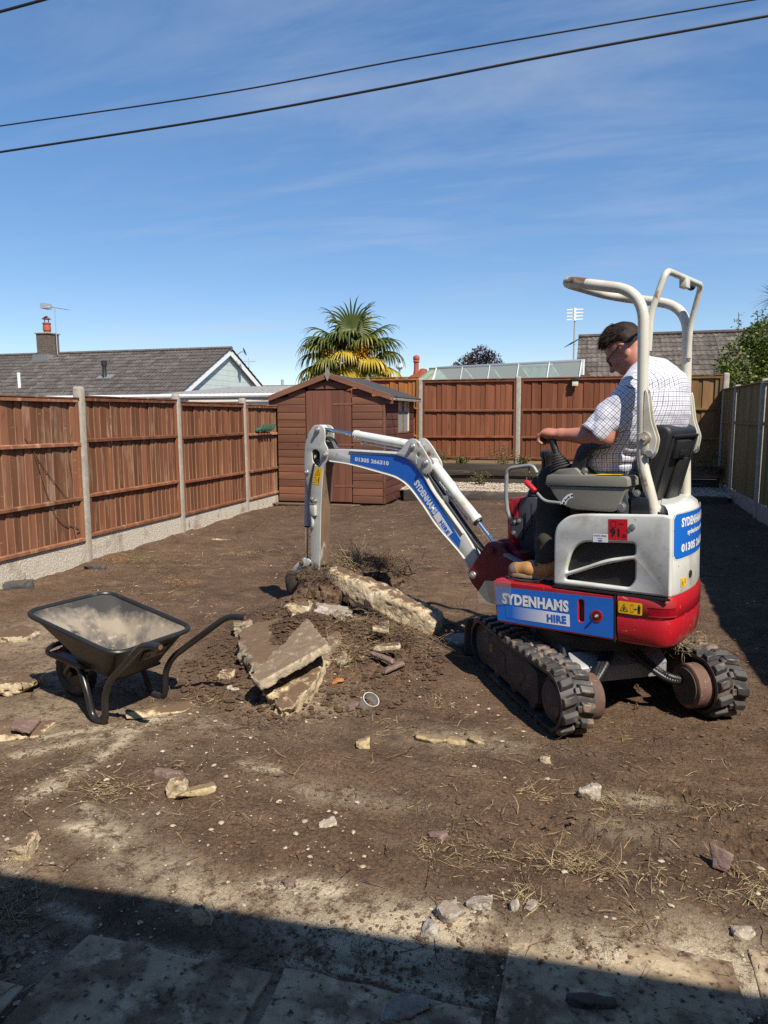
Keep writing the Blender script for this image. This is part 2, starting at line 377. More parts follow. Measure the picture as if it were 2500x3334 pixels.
for P_, w_, a_ in [([(-2.2, 2.31), (-2.18, 2.63), (-2.16, 2.88), (-2.15, 3.16)], .05, .8), ([(-2.58, 2.63), (-2.44, 2.75), (-2.3, 2.89), (-2.12, 3.04)], .045, .75), ([(-2.6, 2.8), (-2.35, 2.98), (-2.1, 3.16)], .04, .9), ([(-1.94, 2.3), (-1.82, 2.25), (-1.71, 2.2), (-1.64, 2.12)], .03, .9), ([(-2.24, 2.32), (-2.15, 2.4)], .03, 1.), ([(-1.9, 2.17), (-1.83, 2.2), (-1.78, 2.17)], .03, 1.2), ([(-1.48, 2.82), (-1.31, 2.81)], .03, .9),
                       ([(-1.03, 2.1), (-.77, 2.12)], .05, 1.1), ([(-.65, 1.95), (-.44, 1.94), (-.3, 2.09)], .06, 1.4), ([(.08, 2.02), (.28, 2.03), (.48, 2.03)], .08, 1.4), ([(-1.37, 1.72), (-1.22, 1.71), (-1.04, 1.74)], .025, 1.), ([(-1.68, 1.8), (-1.49, 1.76)], .025, 1.), ([(-.81, 1.8), (-.51, 1.81), (-.23, 1.81)], .03, 1.2)]: polyd(P_, w_, a_)
a = ground.data.attributes.new('dust', 'FLOAT', 'POINT'); a.data.foreach_set('value', D.ravel().astype(np.float32))
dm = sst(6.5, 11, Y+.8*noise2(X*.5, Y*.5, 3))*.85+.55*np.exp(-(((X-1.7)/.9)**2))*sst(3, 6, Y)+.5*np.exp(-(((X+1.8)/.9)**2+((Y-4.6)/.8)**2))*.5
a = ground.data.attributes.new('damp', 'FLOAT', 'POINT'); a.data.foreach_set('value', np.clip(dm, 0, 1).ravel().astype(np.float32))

# ------------------------------------------------------------------ patio of old flagstones in the foreground
FLAG = M('flagstone', (.42, .325, .21), (.28, .21, .135), 5, rough=.92, bump=.006, bscale=40, rnd=.12, spec=.15, spots=[((.16, .11, .072), 5, .46, .60), ((.48, .39, .26), 11, .54, .66), ((.07, .048, .034), 40, .57, .66)])
patio = empty('patio', (0, 1.2, 0)); tag(patio, 'soil stained flagstones of the old patio at the edge of the dig', kind='structure')
def flag(x0, y0, x1, y1, z, seed):
    r = random.Random(seed); poly = []
    for (ax, ay), (bx, by) in (((x0, y0), (x1, y0)), ((x1, y0), (x1, y1)), ((x1, y1), (x0, y1)), ((x0, y1), (x0, y0))):
        for k in range(7):
            t = k/7; poly.append((ax+(bx-ax)*t+r.uniform(-.008, .008), ay+(by-ay)*t-1.2+r.uniform(-.008, .008)))
    mb = MB().prism(poly, -.05, 0, 'z'); o = mb.build('flagstone', FLAG, patio, bevel=.006, seg=2, loc=(0, 0, z), rot=(r.uniform(-.012, .012), r.uniform(-.012, .012), 0)); return o
for k, (x0, y0, x1, y1, z) in enumerate([(-1.46, 1.10, -.835, 1.72, -.006), (-.805, 1.10, -.215, 1.765, -.005), (-.185, 1.2, .47, 2.13, -.010), (.52, 1.2, 1.1, 2.2, -.006), (-2.1, 1.12, -1.5, 1.5, -.002),
                                         (-1.4, .5, -.8, 1.09, .004), (-.76, .5, -.2, 1.08, .004), (-.16, .5, .44, 1.16, .004), (.48, .5, 1.1, 1.16, .002), (-2.0, .5, -1.44, 1.09, .0)]):
    flag(x0, y0, x1, y1, z, k)

# ------------------------------------------------------------------ fences
WOODL = M('fence wood red brown', (.228, .092, .044), (.142, .058, .031), 9, (1, 1, .09), rough=.85, bump=.0025, bscale=60, bstretch=(1, 1, .05), rnd=.3, spec=.2,
          spots=[((.37, .24, .15), 12, .56, .74, (1, 1, .14)), ((.085, .032, .022), 6, .62, .74, (1, 1, .3)), ((.40, .28, .21), 70, .68, .78, (.12, .12, 1)), ((.06, .024, .018), 22, .70, .74)])
WOODL2 = M('fence wood redder', (.215, .083, .039), (.138, .055, .028), 9, (1, 1, .09), rough=.85, bump=.0025, bscale=60, bstretch=(1, 1, .05), rnd=.26, spec=.2,
          spots=[((.36, .19, .12), 12, .60, .76, (1, 1, .14)), ((.085, .032, .022), 6, .62, .74, (1, 1, .3)), ((.06, .024, .018), 22, .70, .74)])
WOODL3 = M('fence wood bleached', (.25, .108, .055), (.16, .07, .04), 9, (1, 1, .09), rough=.88, bump=.003, bscale=60, bstretch=(1, 1, .05), rnd=.28, spec=.2,
          spots=[((.40, .28, .19), 9, .54, .74, (1, 1, .14)), ((.09, .036, .025), 6, .60, .72, (1, 1, .3)), ((.46, .34, .27), 60, .64, .78, (.12, .12, 1)), ((.06, .024, .018), 22, .70, .74)])
WOODB = M('fence wood brown', (.215, .078, .038), (.14, .051, .027), 8, (1, 1, .08), rough=.85, bump=.002, bscale=60, bstretch=(1, 1, .05), rnd=.24, spec=.2,
          spots=[((.36, .19, .11), 9, .64, .8, (1, 1, .12)), ((.08, .03, .02), 8, .62, .75, (1, 1, .3))])
WOODO = M('fence wood new orange', (.42, .17, .045), (.25, .09, .03), 9, (1, 1, .1), rough=.8, bump=.002, bscale=60, bstretch=(1, 1, .05), rnd=.22, spec=.2)
WOODR = M('fence wood weathered olive', (.23, .165, .085), (.14, .105, .06), 8, (1, 1, .1), rough=.9, bump=.002, bscale=60, bstretch=(1, 1, .05), rnd=.16, spec=.15,
          spots=[((.13, .135, .045), 3, .5, .66, (1, 1, .4)), ((.3, .25, .17), 10, .66, .8, (1, 1, .2))])
WOODG = M('fence wood algae', (.22, .125, .055), (.14, .08, .038), 5, (1, 1, .2), rough=.9, bump=.002, bscale=60, bstretch=(1, 1, .05), rnd=.18, spec=.15, spots=[((.17, .14, .045), 3, .52, .68, (1, 1, .5))])
CONC = M('concrete post', (.36, .33, .28), (.27, .245, .2), 14, rough=.95, bump=.003, bscale=120, spec=.1, spots=[((.2, .18, .14), 90, .58, .68), ((.24, .23, .15), 6, .58, .72), ((.55, .52, .46), 60, .62, .7)])
def gravelboard_mat():
    m = M('rock faced gravel board', (.60, .55, .45), (.45, .405, .33), 40, rough=.95, bump=.012, bscale=55, spec=.1, spots=[((.30, .26, .2), 70, .60, .70), ((.27, .21, .14), 3, .54, .74), ((.16, .14, .09), 9, .6, .72, (1, 1, .4))]); return m
GRAVB = gravelboard_mat()
def board_mesh(h, w=.112):
    mb = MB(); mb.raw([(0, 0, 0), (w, 0, 0), (w, .006, 0), (0, .014, 0), (0, 0, h), (w, 0, h), (w, .006, h), (0, .014, h)], [(0, 3, 2, 1), (4, 5, 6, 7), (0, 1, 5, 4), (1, 2, 6, 5), (2, 3, 7, 6), (3, 0, 4, 7)])
    for i in range(len(mb.v)):
        x, y, z = mb.v[i]; mb.v[i] = (x, y+.0-(.010 if x < .01 else .0), z)
    return mb
_bm = {}
EDGE = M('raw edge with highlight', (.36, .235, .14), (.22, .115, .07), 9, (1, 1, .3), rough=.9)  # pale raw wood, with the highlight along the board steps in its colour
def panel(parent, x0, w, zb, zt, wood, rails, rail_out=.034, cap=True, seed=0, n=None, rail_h=.042, batten=True):
    """feather-edge panel; local x along the fence, -y towards the garden"""
    r = random.Random(seed); p = empty('fence_panel', (x0, 0, 0), 0, parent); p.rotation_euler = (r.uniform(-.004, .004), r.uniform(-.0035, .0035), 0)
    n = n or round(w/.096); pitch = (w-.03)/n; h = zt-zb
    key = (round(h, 2), wood.name, round(pitch, 3))
    if key not in _bm:
        me = board_mesh(h, pitch+.016).mesh('board', 0, 1); me.materials.append(wood); me.materials.append(EDGE); _bm[key] = me
        for pl in me.polygons:
            if pl.normal.x < -.8: pl.material_index = 1
    for k in range(n):
        o = put('board', _bm[key], p, (.012+k*pitch, r.uniform(-.004, .003), zb+r.uniform(-.008, .008)), (r.uniform(-.006, .006), r.uniform(-.004, .004), r.uniform(-.04, .04)))
    for i, fz in enumerate(rails):
        z = zb+(h-rail_h)*fz; mb = MB()
        y1 = -.012; y0 = y1-rail_out
        prof = [(y1, z), (y0, z), (y0, z+rail_h*.8), (y1, z+rail_h)]
        mb.prism(prof, .0+r.uniform(0, .004), w-r.uniform(0, .004), 'x'); mb.build('rail', wood, p, bevel=.003, seg=1, rot=(0, r.uniform(-.005, .005), 0))
    if cap: MB().box((-.004, -.052, zt+.002), (w+.004, .03, zt+.02)).build('capping', wood, p, bevel=.003, seg=1)
    if batten:
        for xx in (.0, w-.04): MB().box((xx, -.0405, zb+.004), (xx+.04, -.0125, zt-.002)).build('end_batten', wood, p, bevel=.002, seg=1)
    return p
def post(parent, x, zb, zt, w=.1, d=.1, seed=0):
    r = random.Random(seed); mb = MB(); a, b = w/2, d/2; c = .018
    oct_ = [(-a+c, -b), (a-c, -b), (a, -b+c), (a, b-c), (a-c, b), (-a+c, b), (-a, b-c), (-a, -b+c)]
    mb.prism(oct_, zb, zt-.025, 'z')
    n = 8; base = len(mb.v)
    mb.v += [(x_*.75, y_*.75, zt) for x_, y_ in oct_]
    mb.f = [f for f in mb.f if f != tuple(range(8, 16))]
    for i in range(8): mb.f.append((8+i, 8+(i+1) % 8, base+(i+1) % 8, base+i))
    mb.f.append(tuple(range(base, base+8)))
    return mb.build('post', CONC, parent, bevel=.003, seg=1, loc=(x, 0, 0), rot=(r.uniform(-.006, .006), r.uniform(-.008, .008), 0))
def gboard(parent, x0, w, zb, zt, recess=False):
    mb = MB(); mb.box((x0, -.022, zb), (x0+w, .028, zt)); o = mb.build('gravel_board', GRAVB if not recess else CONC, parent, bevel=.006, seg=1)
    if recess:
        for k in range(2): MB().box((x0+.08+k*w/2, -.026, zb+.06+(zt-zb)*.3), (x0+w/2-.06+k*w/2, -.0225, zt-.05)).build('raised_panel', CONC, o, bevel=.003, seg=1)
    return o
PW, SP = 1.83, 1.93
fl_ = empty('fence', (-5.286, 2.708, 0), R(90)); tag(fl_, 'long red brown feather-edge fence with concrete posts and pale gravel boards left of the wheelbarrow', 'fence')
for k in range(7):
    x = k*SP; dz = (.012, .0, .02, -.005, -.012, -.006, 0)[k]
    post(fl_, x, -.4, 1.912+dz, seed=k)
    if k < 6 or True:
        w = PW if k < 5 else (PW if k == 5 else 0)
        if k == 6: break
        panel(fl_, x+.05, SP-.1, .27+dz, 1.80+dz, (WOODL, WOODL3, WOODL3, WOODL, WOODL2, WOODL3)[(k+1) % 6], (.0, .295, .70, 1.0), seed=k+1)
        gboard(fl_, x+.035, SP-.07, -.1, .268+dz)
fb_ = empty('fence', (-5.134, 14.0, 0), 0); tag(fb_, 'brown feather-edge fence across the far end of the garden on the raised bed', 'fence')
for k in range(5):
    x = min(k*SP, 2.33+5.134); zt = 2.353 if k else 2.33
    post(fb_, x, .2, zt, seed=20+k)
    if k == 4: break
    wd = (WOODO, WOODB, WOODB, WOODG)[k]; x2 = min((k+1)*SP, 2.33+5.134); up_ = (.07, 0, .005, .01)[k]
    panel(fb_, x+.05, x2-x-.1, .78, 2.30+up_, wd, (.0, .27, .62, 1.0), seed=40+k, rail_out=.03)
    MB().box((x+.04, -.02, .55), (x2-.04, .025, .775)).build('gravel_board', M('timber gravel board', (.30, .2, .1), (.2, .13, .07), 8, (.1, 1, 1), rough=.9, bump=.002, bscale=30), fb_, bevel=.004, seg=1)
fr_ = empty('fence', (2.34, 14.0, 0), R(-90)); tag(fr_, 'weathered olive fence in shade on the right behind the excavator', 'fence')
ry = [0.0, 1.1, 3.043, 4.973, 6.903, 8.833, 10.763, 12.6]
for k, x in enumerate(ry):
    zt = (2.10, 2.10, 2.105, 2.10, 2.09, 2.08, 2.08, 2.08)[k]; post(fr_, x, -.3, zt, w=.085, d=.1, seed=60+k)
    if k == len(ry)-1: break
    x2 = ry[k+1]; panel(fr_, x+.045, x2-x-.09, .40, 2.05, WOODR, (.665,), seed=70+k, rail_out=.02, cap=True, batten=False, rail_h=.05, n=max(6, round((x2-x)/.125)))
    gboard(fr_, x+.03, x2-x-.06, -.2, .398, True)

# rack of green hooks on the left fence
GREENP = M('green plastic', (.035, .16, .11), rough=.4)
gk = empty('hook_rack', (-5.242, 11.05, 1.395), R(90)); tag(gk, 'green plastic hook rack on the left fence beside the shed', 'hook rack')
MB().box((-.27, -.02, -.03), (.27, 0, .03)).build('back_plate', GREENP, gk, bevel=.006)
for k in range(5):
    q = -.22+k*.11; MB().tube(fillet([(q, -.02, -.0), (q, -.07, .0), (q+.0, -.11, .05), (q, -.12, .09)], .02, 3), .017, 8).build('hook', GREENP, gk)
# bare creeper stems trained on the left fence
TWIG = M('dry stem', (.16, .10, .06), (.09, .055, .035), 20, rough=.9)
cs = empty('creeper_stem', (-5.24, 5.9, .05)); tag(cs, 'bare wiry creeper stems clinging to the leftmost fence panel', 'plant')
for pts in ([(0, -.15, 1.36), (-.0, .12, 1.0), (.0, .38, .72), (0, .48, .68)], [(0, -.08, 1.33), (0, .2, .55), (0, .46, .40), (0, .55, .34), (0, .5, .32)], [(0, .52, 1.42), (0, .44, 1.2), (.005, .48, .9), (0, .46, .45), (0, .50, .2)]):
    MB().tube(spline([(p[0]-.02, p[1], p[2]) for p in pts], 6), .0045, 5).build('stem', TWIG, cs)

# ------------------------------------------------------------------ shed
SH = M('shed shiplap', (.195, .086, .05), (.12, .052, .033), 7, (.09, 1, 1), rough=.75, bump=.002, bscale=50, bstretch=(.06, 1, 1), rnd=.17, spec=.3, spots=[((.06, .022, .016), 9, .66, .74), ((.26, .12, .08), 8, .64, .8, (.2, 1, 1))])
SHV = M('shed door plank', (.18, .074, .046), (.12, .048, .032), 7, (1, 1, .09), rough=.75, bump=.002, bscale=50, bstretch=(1, 1, .06), rnd=.15, spec=.3, spots=[((.05, .02, .014), 11, .68, .74)])
BARGE = M('shed barge board', (.21, .092, .05), (.13, .06, .038), 6, (.12, 1, 1), rough=.85, bump=.002, bscale=40, bstretch=(.1, 1, 1), spots=[((.09, .045, .03), 12, .62, .7)])
FELT = M('roof felt', (.05, .05, .052), (.032, .032, .034), 30, rough=.95, bump=.002, bscale=200)
GREYW = M('silvered wood', (.27, .23, .2), (.2, .17, .14), 12, rough=.9)
RUST = M('rusty iron', (.13, .055, .035), (.2, .09, .05), 30, rough=.8)
sx0, sx1, sy0, sy1, szb, szt = -5.22, -3.29, 11.62, 13.72, .13, 1.935
sh = empty('shed', (0, 0, 0)); tag(sh, 'red brown shiplap garden shed with a plank door beside the fence corner', 'shed')
def shiplap(name, parent, x0, x1, z, h, side=False, clip=None):
    """one weatherboard on the front (y = sy0) or right side (x = sx1)"""
    prof = [(0, 0), (-.016, 0), (-.018, .012), (-.013, h-.018), (-.005, h-.008), (-.005, h), (0, h)]
    mb = MB()
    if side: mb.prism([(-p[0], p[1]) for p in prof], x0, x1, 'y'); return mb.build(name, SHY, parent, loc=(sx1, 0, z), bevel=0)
    mb.prism(prof, x0, x1, 'x'); return mb.build(name, SH, parent, loc=(0, sy0, z))
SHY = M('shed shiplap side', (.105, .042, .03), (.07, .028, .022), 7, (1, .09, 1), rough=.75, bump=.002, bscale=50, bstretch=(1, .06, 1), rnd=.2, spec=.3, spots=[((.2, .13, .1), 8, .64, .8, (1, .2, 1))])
pit = .1295; dx0, dx1 = -4.69, -3.855
xm = (sx0+sx1)/2; apex = 2.27; slope = (apex-szt)/((sx1-sx0)/2)
k = 0; z = szb
while z < apex-.02:
    h = pit
    if z+h > szt:   # gable boards shorten under the roof
        zz = z+h*.5; half = max(0.05, (apex-zz)/slope); a, b = xm-half, xm+half
        shiplap('board', sh, a, b, z, min(h, apex-z)) if z > 2.03 else None
        if z <= 2.03: shiplap('board', sh, a, dx0-.01, z, h); shiplap('board', sh, dx1+.01, b, z, h)
    else:
        shiplap('board', sh, sx0, dx0-.01, z, h); shiplap('board', sh, dx1+.01, sx1, z, h)
    z += pit; k += 1
wy0, wy1, wz0, wz1 = 12.5, 13.3, 1.33, 1.935
z = szb
while z < szt-.01:
    h = min(pit, szt-z)
    if z+h > wz0 and z < wz1:
        shiplap('board', sh, sy0+.04, wy0-.02, z, h, True); shiplap('board', sh, wy1+.02, sy1, z, h, True)
    else: shiplap('board', sh, sy0+.04, sy1, z, h, True)
    z += pit
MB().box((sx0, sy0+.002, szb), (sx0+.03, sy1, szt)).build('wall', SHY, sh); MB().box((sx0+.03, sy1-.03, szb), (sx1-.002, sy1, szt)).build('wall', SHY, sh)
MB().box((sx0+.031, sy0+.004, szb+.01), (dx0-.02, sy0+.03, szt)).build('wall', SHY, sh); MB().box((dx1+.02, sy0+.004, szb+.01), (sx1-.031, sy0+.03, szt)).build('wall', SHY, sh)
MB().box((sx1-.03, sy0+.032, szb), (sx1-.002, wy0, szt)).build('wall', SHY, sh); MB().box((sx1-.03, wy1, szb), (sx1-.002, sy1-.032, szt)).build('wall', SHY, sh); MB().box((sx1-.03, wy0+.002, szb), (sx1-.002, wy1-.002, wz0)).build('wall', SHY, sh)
MB().box((sx1-.012, sy0-.022, szb-.005), (sx1+.022, sy0+.038, szt)).build('corner_trim', SH, sh, bevel=.003)
door = empty('door', (dx0, sy0-.006, .14), 0, sh)
nd = 7; pw = (dx1-dx0-.012)/nd
for k in range(nd): MB().box((.006+k*pw+.0015, -.016, 0), (.006+(k+1)*pw-.0015, .0, 1.905)).build('plank', SHV, door, bevel=.0035, seg=1)
MB().box((.008, .002, .02), (dx1-dx0-.008, .012, 1.9)).build('door_back', SHY, door)
for zz in (.26, .97, 1.66): MB().box((.50, -.021, zz), (dx1-dx0+.03, -.0165, zz+.03)).build('hinge', RUST, door, bevel=.001, seg=1)
MB().box((.78, -.024, .0), (.842, -.0215, 1.92)).build('cover_strip', SHV, door, bevel=.001, seg=1) if False else None
w_ = empty('window', (sx1, 0, 0), 0, sh)
FRAMEW = M('window frame wood', (.2, .1, .06), (.14, .06, .04), 10, rough=.8); PANE = glassy('dusty pane', (.75, .8, .8), .08, .45)
for lo, hi in (((-.02, wy0-.02, wz0-.03), (.02, wy1+.02, wz0)), ((-.02, wy0-.02, wz1-.025), (.02, wy1+.02, wz1)), ((-.019, wy0-.02, wz0+.001), (.019, wy0+.012, wz1-.026)), ((-.019, wy1-.012, wz0+.001), (.019, wy1+.02, wz1-.026)), ((-.018, 12.885, wz0+.001), (.018, 12.91, wz1-.026))):
    MB().box(lo, hi).build('frame', FRAMEW if lo[1] < 13.2 else M('cream frame', (.55, .5, .38), rough=.7), w_, bevel=.002, seg=1)
for a_, b_ in ((wy0+.013, 12.884), (12.911, wy1-.013)): MB().box((-.003, a_, wz0+.001), (.001, b_, wz1-.027)).build('pane', PANE, w_)
MB().box((-.34, wy0-.2, wz0-.35), (-.3, wy0+.9, wz0+.32)).build('net_curtain', M('stored board', (.33, .3, .25), (.2, .18, .15), 5, rough=.9), w_)
roof = empty('roof', (0, 0, 0), 0, sh)
for s in (-1, 1):
    ex = xm+s*((sx1-sx0)/2+.14); ez = apex+.02-slope*((sx1-sx0)/2+.14)
    top = [(xm, apex+.06), (ex, ez+.04), (ex, ez+.018), (xm, apex+.038)]
    MB().prism(top, sy0-.06, sy1+.12, 'y').build('felt', FELT, roof, bevel=.004, seg=1)
    MB().prism([(xm, apex+.036), (ex-s*.01, ez+.016), (ex-s*.01, ez-.0), (xm, apex+.02)], sy0-.05, sy1+.11, 'y').build('roof_boarding', SHY, roof)
    MB().prism([(xm+s*.002, apex+.075), (ex, ez+.062), (ex, ez-.035), (xm+s*.002, apex-.02)], sy0-.085, sy0-.062, 'y').build('barge_board', BARGE, roof, bevel=.004, seg=1)
    MB().box((ex-.02 if s > 0 else ex-.004, sy0-.055, ez-.03), (ex+.004 if s > 0 else ex+.02, sy1+.11, ez+.012)).build('eave_trim', GREYW if s > 0 else BARGE, roof, bevel=.003)
for yy in (sy0-.088, sy1+.125):
    MB().prism([(xm, 2.2), (xm+.055, 2.31), (xm, 2.44), (xm-.055, 2.31)], yy-.014, yy, 'y').build('finial', GREYW, roof, bevel=.003, seg=1)
MB().box((sx0+.03, sy0+.03, .04), (sx1-.035, sy0+.09, szb-.002)).build('floor_bearer', SHY, sh); MB().box((sx1-.09, sy0+.1, .04), (sx1-.03, sy1-.02, szb-.002)).build('floor_bearer', SHY, sh)
tag(MB().box((-.85, -.06, 0), (.85, .06, .022)).build('plank', M('old plank', (.16, .095, .06), (.1, .06, .04), 8, (.1, 1, 1), rough=.9, bump=.002), None, bevel=.003, loc=(-4.55, 11.48, .085), rot=(.03, .0, .02)), 'weathered brown plank lying on the soil in front of the shed door', 'plank')

# ------------------------------------------------------------------ raised bed: timber sleepers, white gravel, soil
SLEEP = M('old sleeper', (.085, .072, .06), (.045, .037, .03), 6, (.15, 1, 1), rough=.95, bump=.006, bscale=25, bstretch=(.12, 1, 1), rnd=.2, spec=.1, spots=[((.19, .165, .135), 9, .56, .7, (.15, 1, 1))])
def sleeper(x0, x1, y, z, h, label, d=.2, rz=0.):
    mb = MB(); n = max(4, int((x1-x0)/.2)); L = x1-x0
    o = MB().box((-L/2, 0, 0), (L/2, d, h)).build('sleeper', SLEEP, None, bevel=.014, seg=2, loc=((x0+x1)/2, y, z), rot=(rng.uniform(-.01, .01), rng.uniform(-.004, .004), rz)); tag(o, label, 'sleeper'); return o
sleeper(-3.15, -.55, 12.4, .06, .225, 'dark timber sleeper edging the white gravel beside the shed')
sleeper(-.53, 2.22, 12.41, .07, .22, 'dark timber sleeper edging the gravel at the shaded right end')
sleeper(-3.2, -1.03, 13.52, .48, .225, 'grey weathered sleeper on top of the back wall by the shed')
sleeper(-1.01, 1.05, 13.52, .475, .23, 'grey weathered sleeper on top of the back wall behind the digger bars')
sleeper(1.07, 2.25, 13.48, .50, .22, 'dark sleeper at the top of the shaded step on the right')
sleeper(-3.2, -.2, 13.56, .26, .215, 'lower black sleeper under the grey ones, beside the shed')
sleeper(-.18, 2.25, 13.54, .27, .21, 'lower black sleeper behind the excavator seat')
bed = MB(); 
bx = np.linspace(-3.28, 2.3, 90); by = np.linspace(12.59, 13.56, 14); BX, BY = np.meshgrid(bx, by); BZ = .272+(BY-12.59)*.07+.01*fbm2(BX*5, BY*5, 3, 2)
q = (np.arange(13)[:, None]*90+np.arange(89)[None]).ravel()
gb = from_np('gravel_bed', np.stack([BX, BY, BZ], 2).reshape(-1, 3), np.stack([q, q+1, q+91, q+90], 1), M('gravel fines', (.5, .44, .36), (.3, .25, .2), 40, rough=.95, bump=.006, bscale=80)); tag(gb, 'bed of gravel fines behind the sleepers', kind='structure')
bx = np.linspace(-5.2, 2.3, 110); by = np.linspace(13.7, 14.2, 8); BX, BY = np.meshgrid(bx, by); BZ = .685+.02*fbm2(BX*4, BY*4, 3, 8)
q = (np.arange(7)[:, None]*110+np.arange(109)[None]).ravel()
tag(from_np('raised_bed_soil', np.stack([BX, BY, BZ], 2).reshape(-1, 3), np.stack([q, q+1, q+111, q+110], 1), SOIL), 'soil of the raised bed', kind='structure')
def scatter(name, P, S, mat, seed, label=None, cat=None, parent=None, kind='stuff', flat=.7, lumps=1):
    """many little stones in one mesh: jittered octahedra subdivided once at random"""
    r = np.random.RandomState(seed); n = len(P)
    base = np.array([(1, 0, 0), (-1, 0, 0), (0, 1, 0), (0, -1, 0), (0, 0, 1), (0, 0, -1), (.68, .68, .3), (-.68, .68, .25), (.68, -.68, .25), (-.68, -.68, .3)], float)
    F = np.array([(0, 6, 4), (6, 2, 4), (2, 7, 4), (7, 1, 4), (1, 9, 4), (9, 3, 4), (3, 8, 4), (8, 0, 4), (6, 0, 5), (2, 6, 5), (7, 2, 5), (1, 7, 5), (9, 1, 5), (3, 9, 5), (8, 3, 5), (0, 8, 5)])
    V = base[None]*(1+.2*r.uniform(-1, 1, (n, 10, 1)))
    V = V*r.uniform(.6, 1.25, (n, 1, 3))*np.array([1, 1, flat]); a = r.uniform(0, 6.28, n); c, s = np.cos(a)[:, None], np.sin(a)[:, None]
    x = V[..., 0]*c-V[..., 1]*s; y = V[..., 0]*s+V[..., 1]*c
    V = np.stack([x, y, V[..., 2]], 2)*np.asarray(S)[:, None, None]+np.asarray(P)[:, None]
    o = from_np(name, V.reshape(-1, 3), (F[None]+10*np.arange(n)[:, None, None]).reshape(-1, 3), mat, parent, smooth=False)
    if label: tag(o, label, cat, kind=kind)
    return o
WHITEST = M('pale gravel', (.52, .45, .37), (.33, .275, .215), 9, rough=.9, spots=[((.25, .2, .16), 13, .6, .7)])
r_ = np.random.RandomState(5); n = 5200; px = r_.uniform(-3.25, 2.25, n); py = r_.uniform(12.6, 13.53, n)
scatter('gravel', np.stack([px, py, .275+(py-12.59)*.07+r_.uniform(0, .012, n)], 1), r_.uniform(.010, .022, n), WHITEST, 6, 'white stone gravel between the sleepers at the back', 'gravel')
# ------------------------------------------------------------------ the viewer's own bungalow (its eave shades the foreground)
RENDER = M('cream render', (.74, .69, .59), (.68, .63, .54), 3, rough=.95, bump=.003, bscale=150)
TILE = M('concrete roof tile', (.115, .103, .095), (.07, .062, .058), 3, rough=.95, bump=.004, bscale=60, rnd=.22, spec=.15, spots=[((.2, .185, .165), 7, .58, .75), ((.05, .046, .043), 12, .6, .7)])
TILEB = M('roof tile brown', (.135, .115, .098), (.08, .068, .06), 2.5, rough=.95, bump=.004, bscale=60, rnd=.25, spec=.15, spots=[((.2, .175, .15), 6, .56, .72), ((.055, .042, .038), 4, .58, .7)])
WHITEP = M('white upvc', (.78, .79, .78), rough=.35); LEAD = M('lead', (.16, .17, .18), rough=.6); BLACKP = M('black plastic', (.018, .018, .02), rough=.45)
own = empty('bungalow', (0, -.315, 0), R(2.9)); tag(own, 'cream bungalow behind the viewer whose eave shades the foreground', 'house')
MB().box((-12, -8, 0), (7, 0, 2.42)).build('wall', RENDER, own)
MB().prism([(.62, 2.5), (.62, 2.62), (-4, 4.7), (-8.6, 2.62), (-8.6, 2.5), (-4, 4.56)], -12.4, 7.4, 'x').build('roof', TILE, own)
MB().box((-12.4, .621, 2.44), (7.4, .645, 2.63)).build('fascia', WHITEP, own)

# ------------------------------------------------------------------ tiled roofs
def tile_mesh(w, l, mat):
    n = 9; v = []; f = []
    for j, (t, dz) in enumerate(((0, .0), (0, .026), (1, .012))):
        for i in range(n):
            u = i/(n-1); roll = .011*math.cos(u*4*math.pi)
            v.append((u*w, t*l, dz+roll-.01))
    for j in range(2):
        for i in range(n-1): f.append((j*n+i, j*n+i+1, (j+1)*n+i+1, (j+1)*n+i))
    mb = MB().raw(v, f); me = mb.mesh('roof_tile', recalc=False, ang=60); me.materials.append(mat); return me
def tile_roof(parent, x0, x1, y0, z0, y1, z1, mat, near, name='roof', w=.30, g=.325, cap=300, flip=1):
    """courses from the eave (y0,z0) to the ridge (y1,z1); the most visible tiles are single objects"""
    roof = empty(name, (x0, y0, z0), 0, parent); L = math.hypot(y1-y0, z1-z0); a = math.atan2(z1-z0, abs(y1-y0))
    me = tile_mesh(w, g+.06, mat); rows = int(L/g)+1; cols = int((x1-x0)/w)+1; g2 = L/rows; w2 = (x1-x0)/cols
    r = random.Random(9); items = []
    for i in range(rows):
        for j in range(cols): items.append((abs(x0+(j+.5)*w2-near)+abs(i-rows*.55)*.15, i, j))
    items.sort(); rest = MB(); bv = [v.co.copy() for v in me.vertices]; bf = [tuple(p.vertices) for p in me.polygons]
    back = y1 < y0
    for k, (_, i, j) in enumerate(items):
        s = i*g2; loc = Vector((j*w2, (1 if not back else -1)*s*math.cos(a), s*math.sin(a)+.012)); rot = (a+r.uniform(-.012, .012)-.02, r.uniform(-.01, .01), r.uniform(-.008, .008))
        if back: loc.x += w2; rot = (rot[0], rot[1], math.pi)
        if k < cap:
            o = put('tile', me, roof, loc, rot); o.scale = (w2/w*.99, 1, 1)
        else:
            Mx = Matrix.Translation(loc) @ __import__('mathutils').Euler(rot).to_matrix().to_4x4() @ Matrix.Diagonal((w2/w*.99, 1, 1, 1)); rest.raw(bv, bf, Mx)
    if rest.v:
        o = rest.build('tile_field', mat, roof, recalc=False, ang=60); o['kind'] = 'stuff'
    return roof
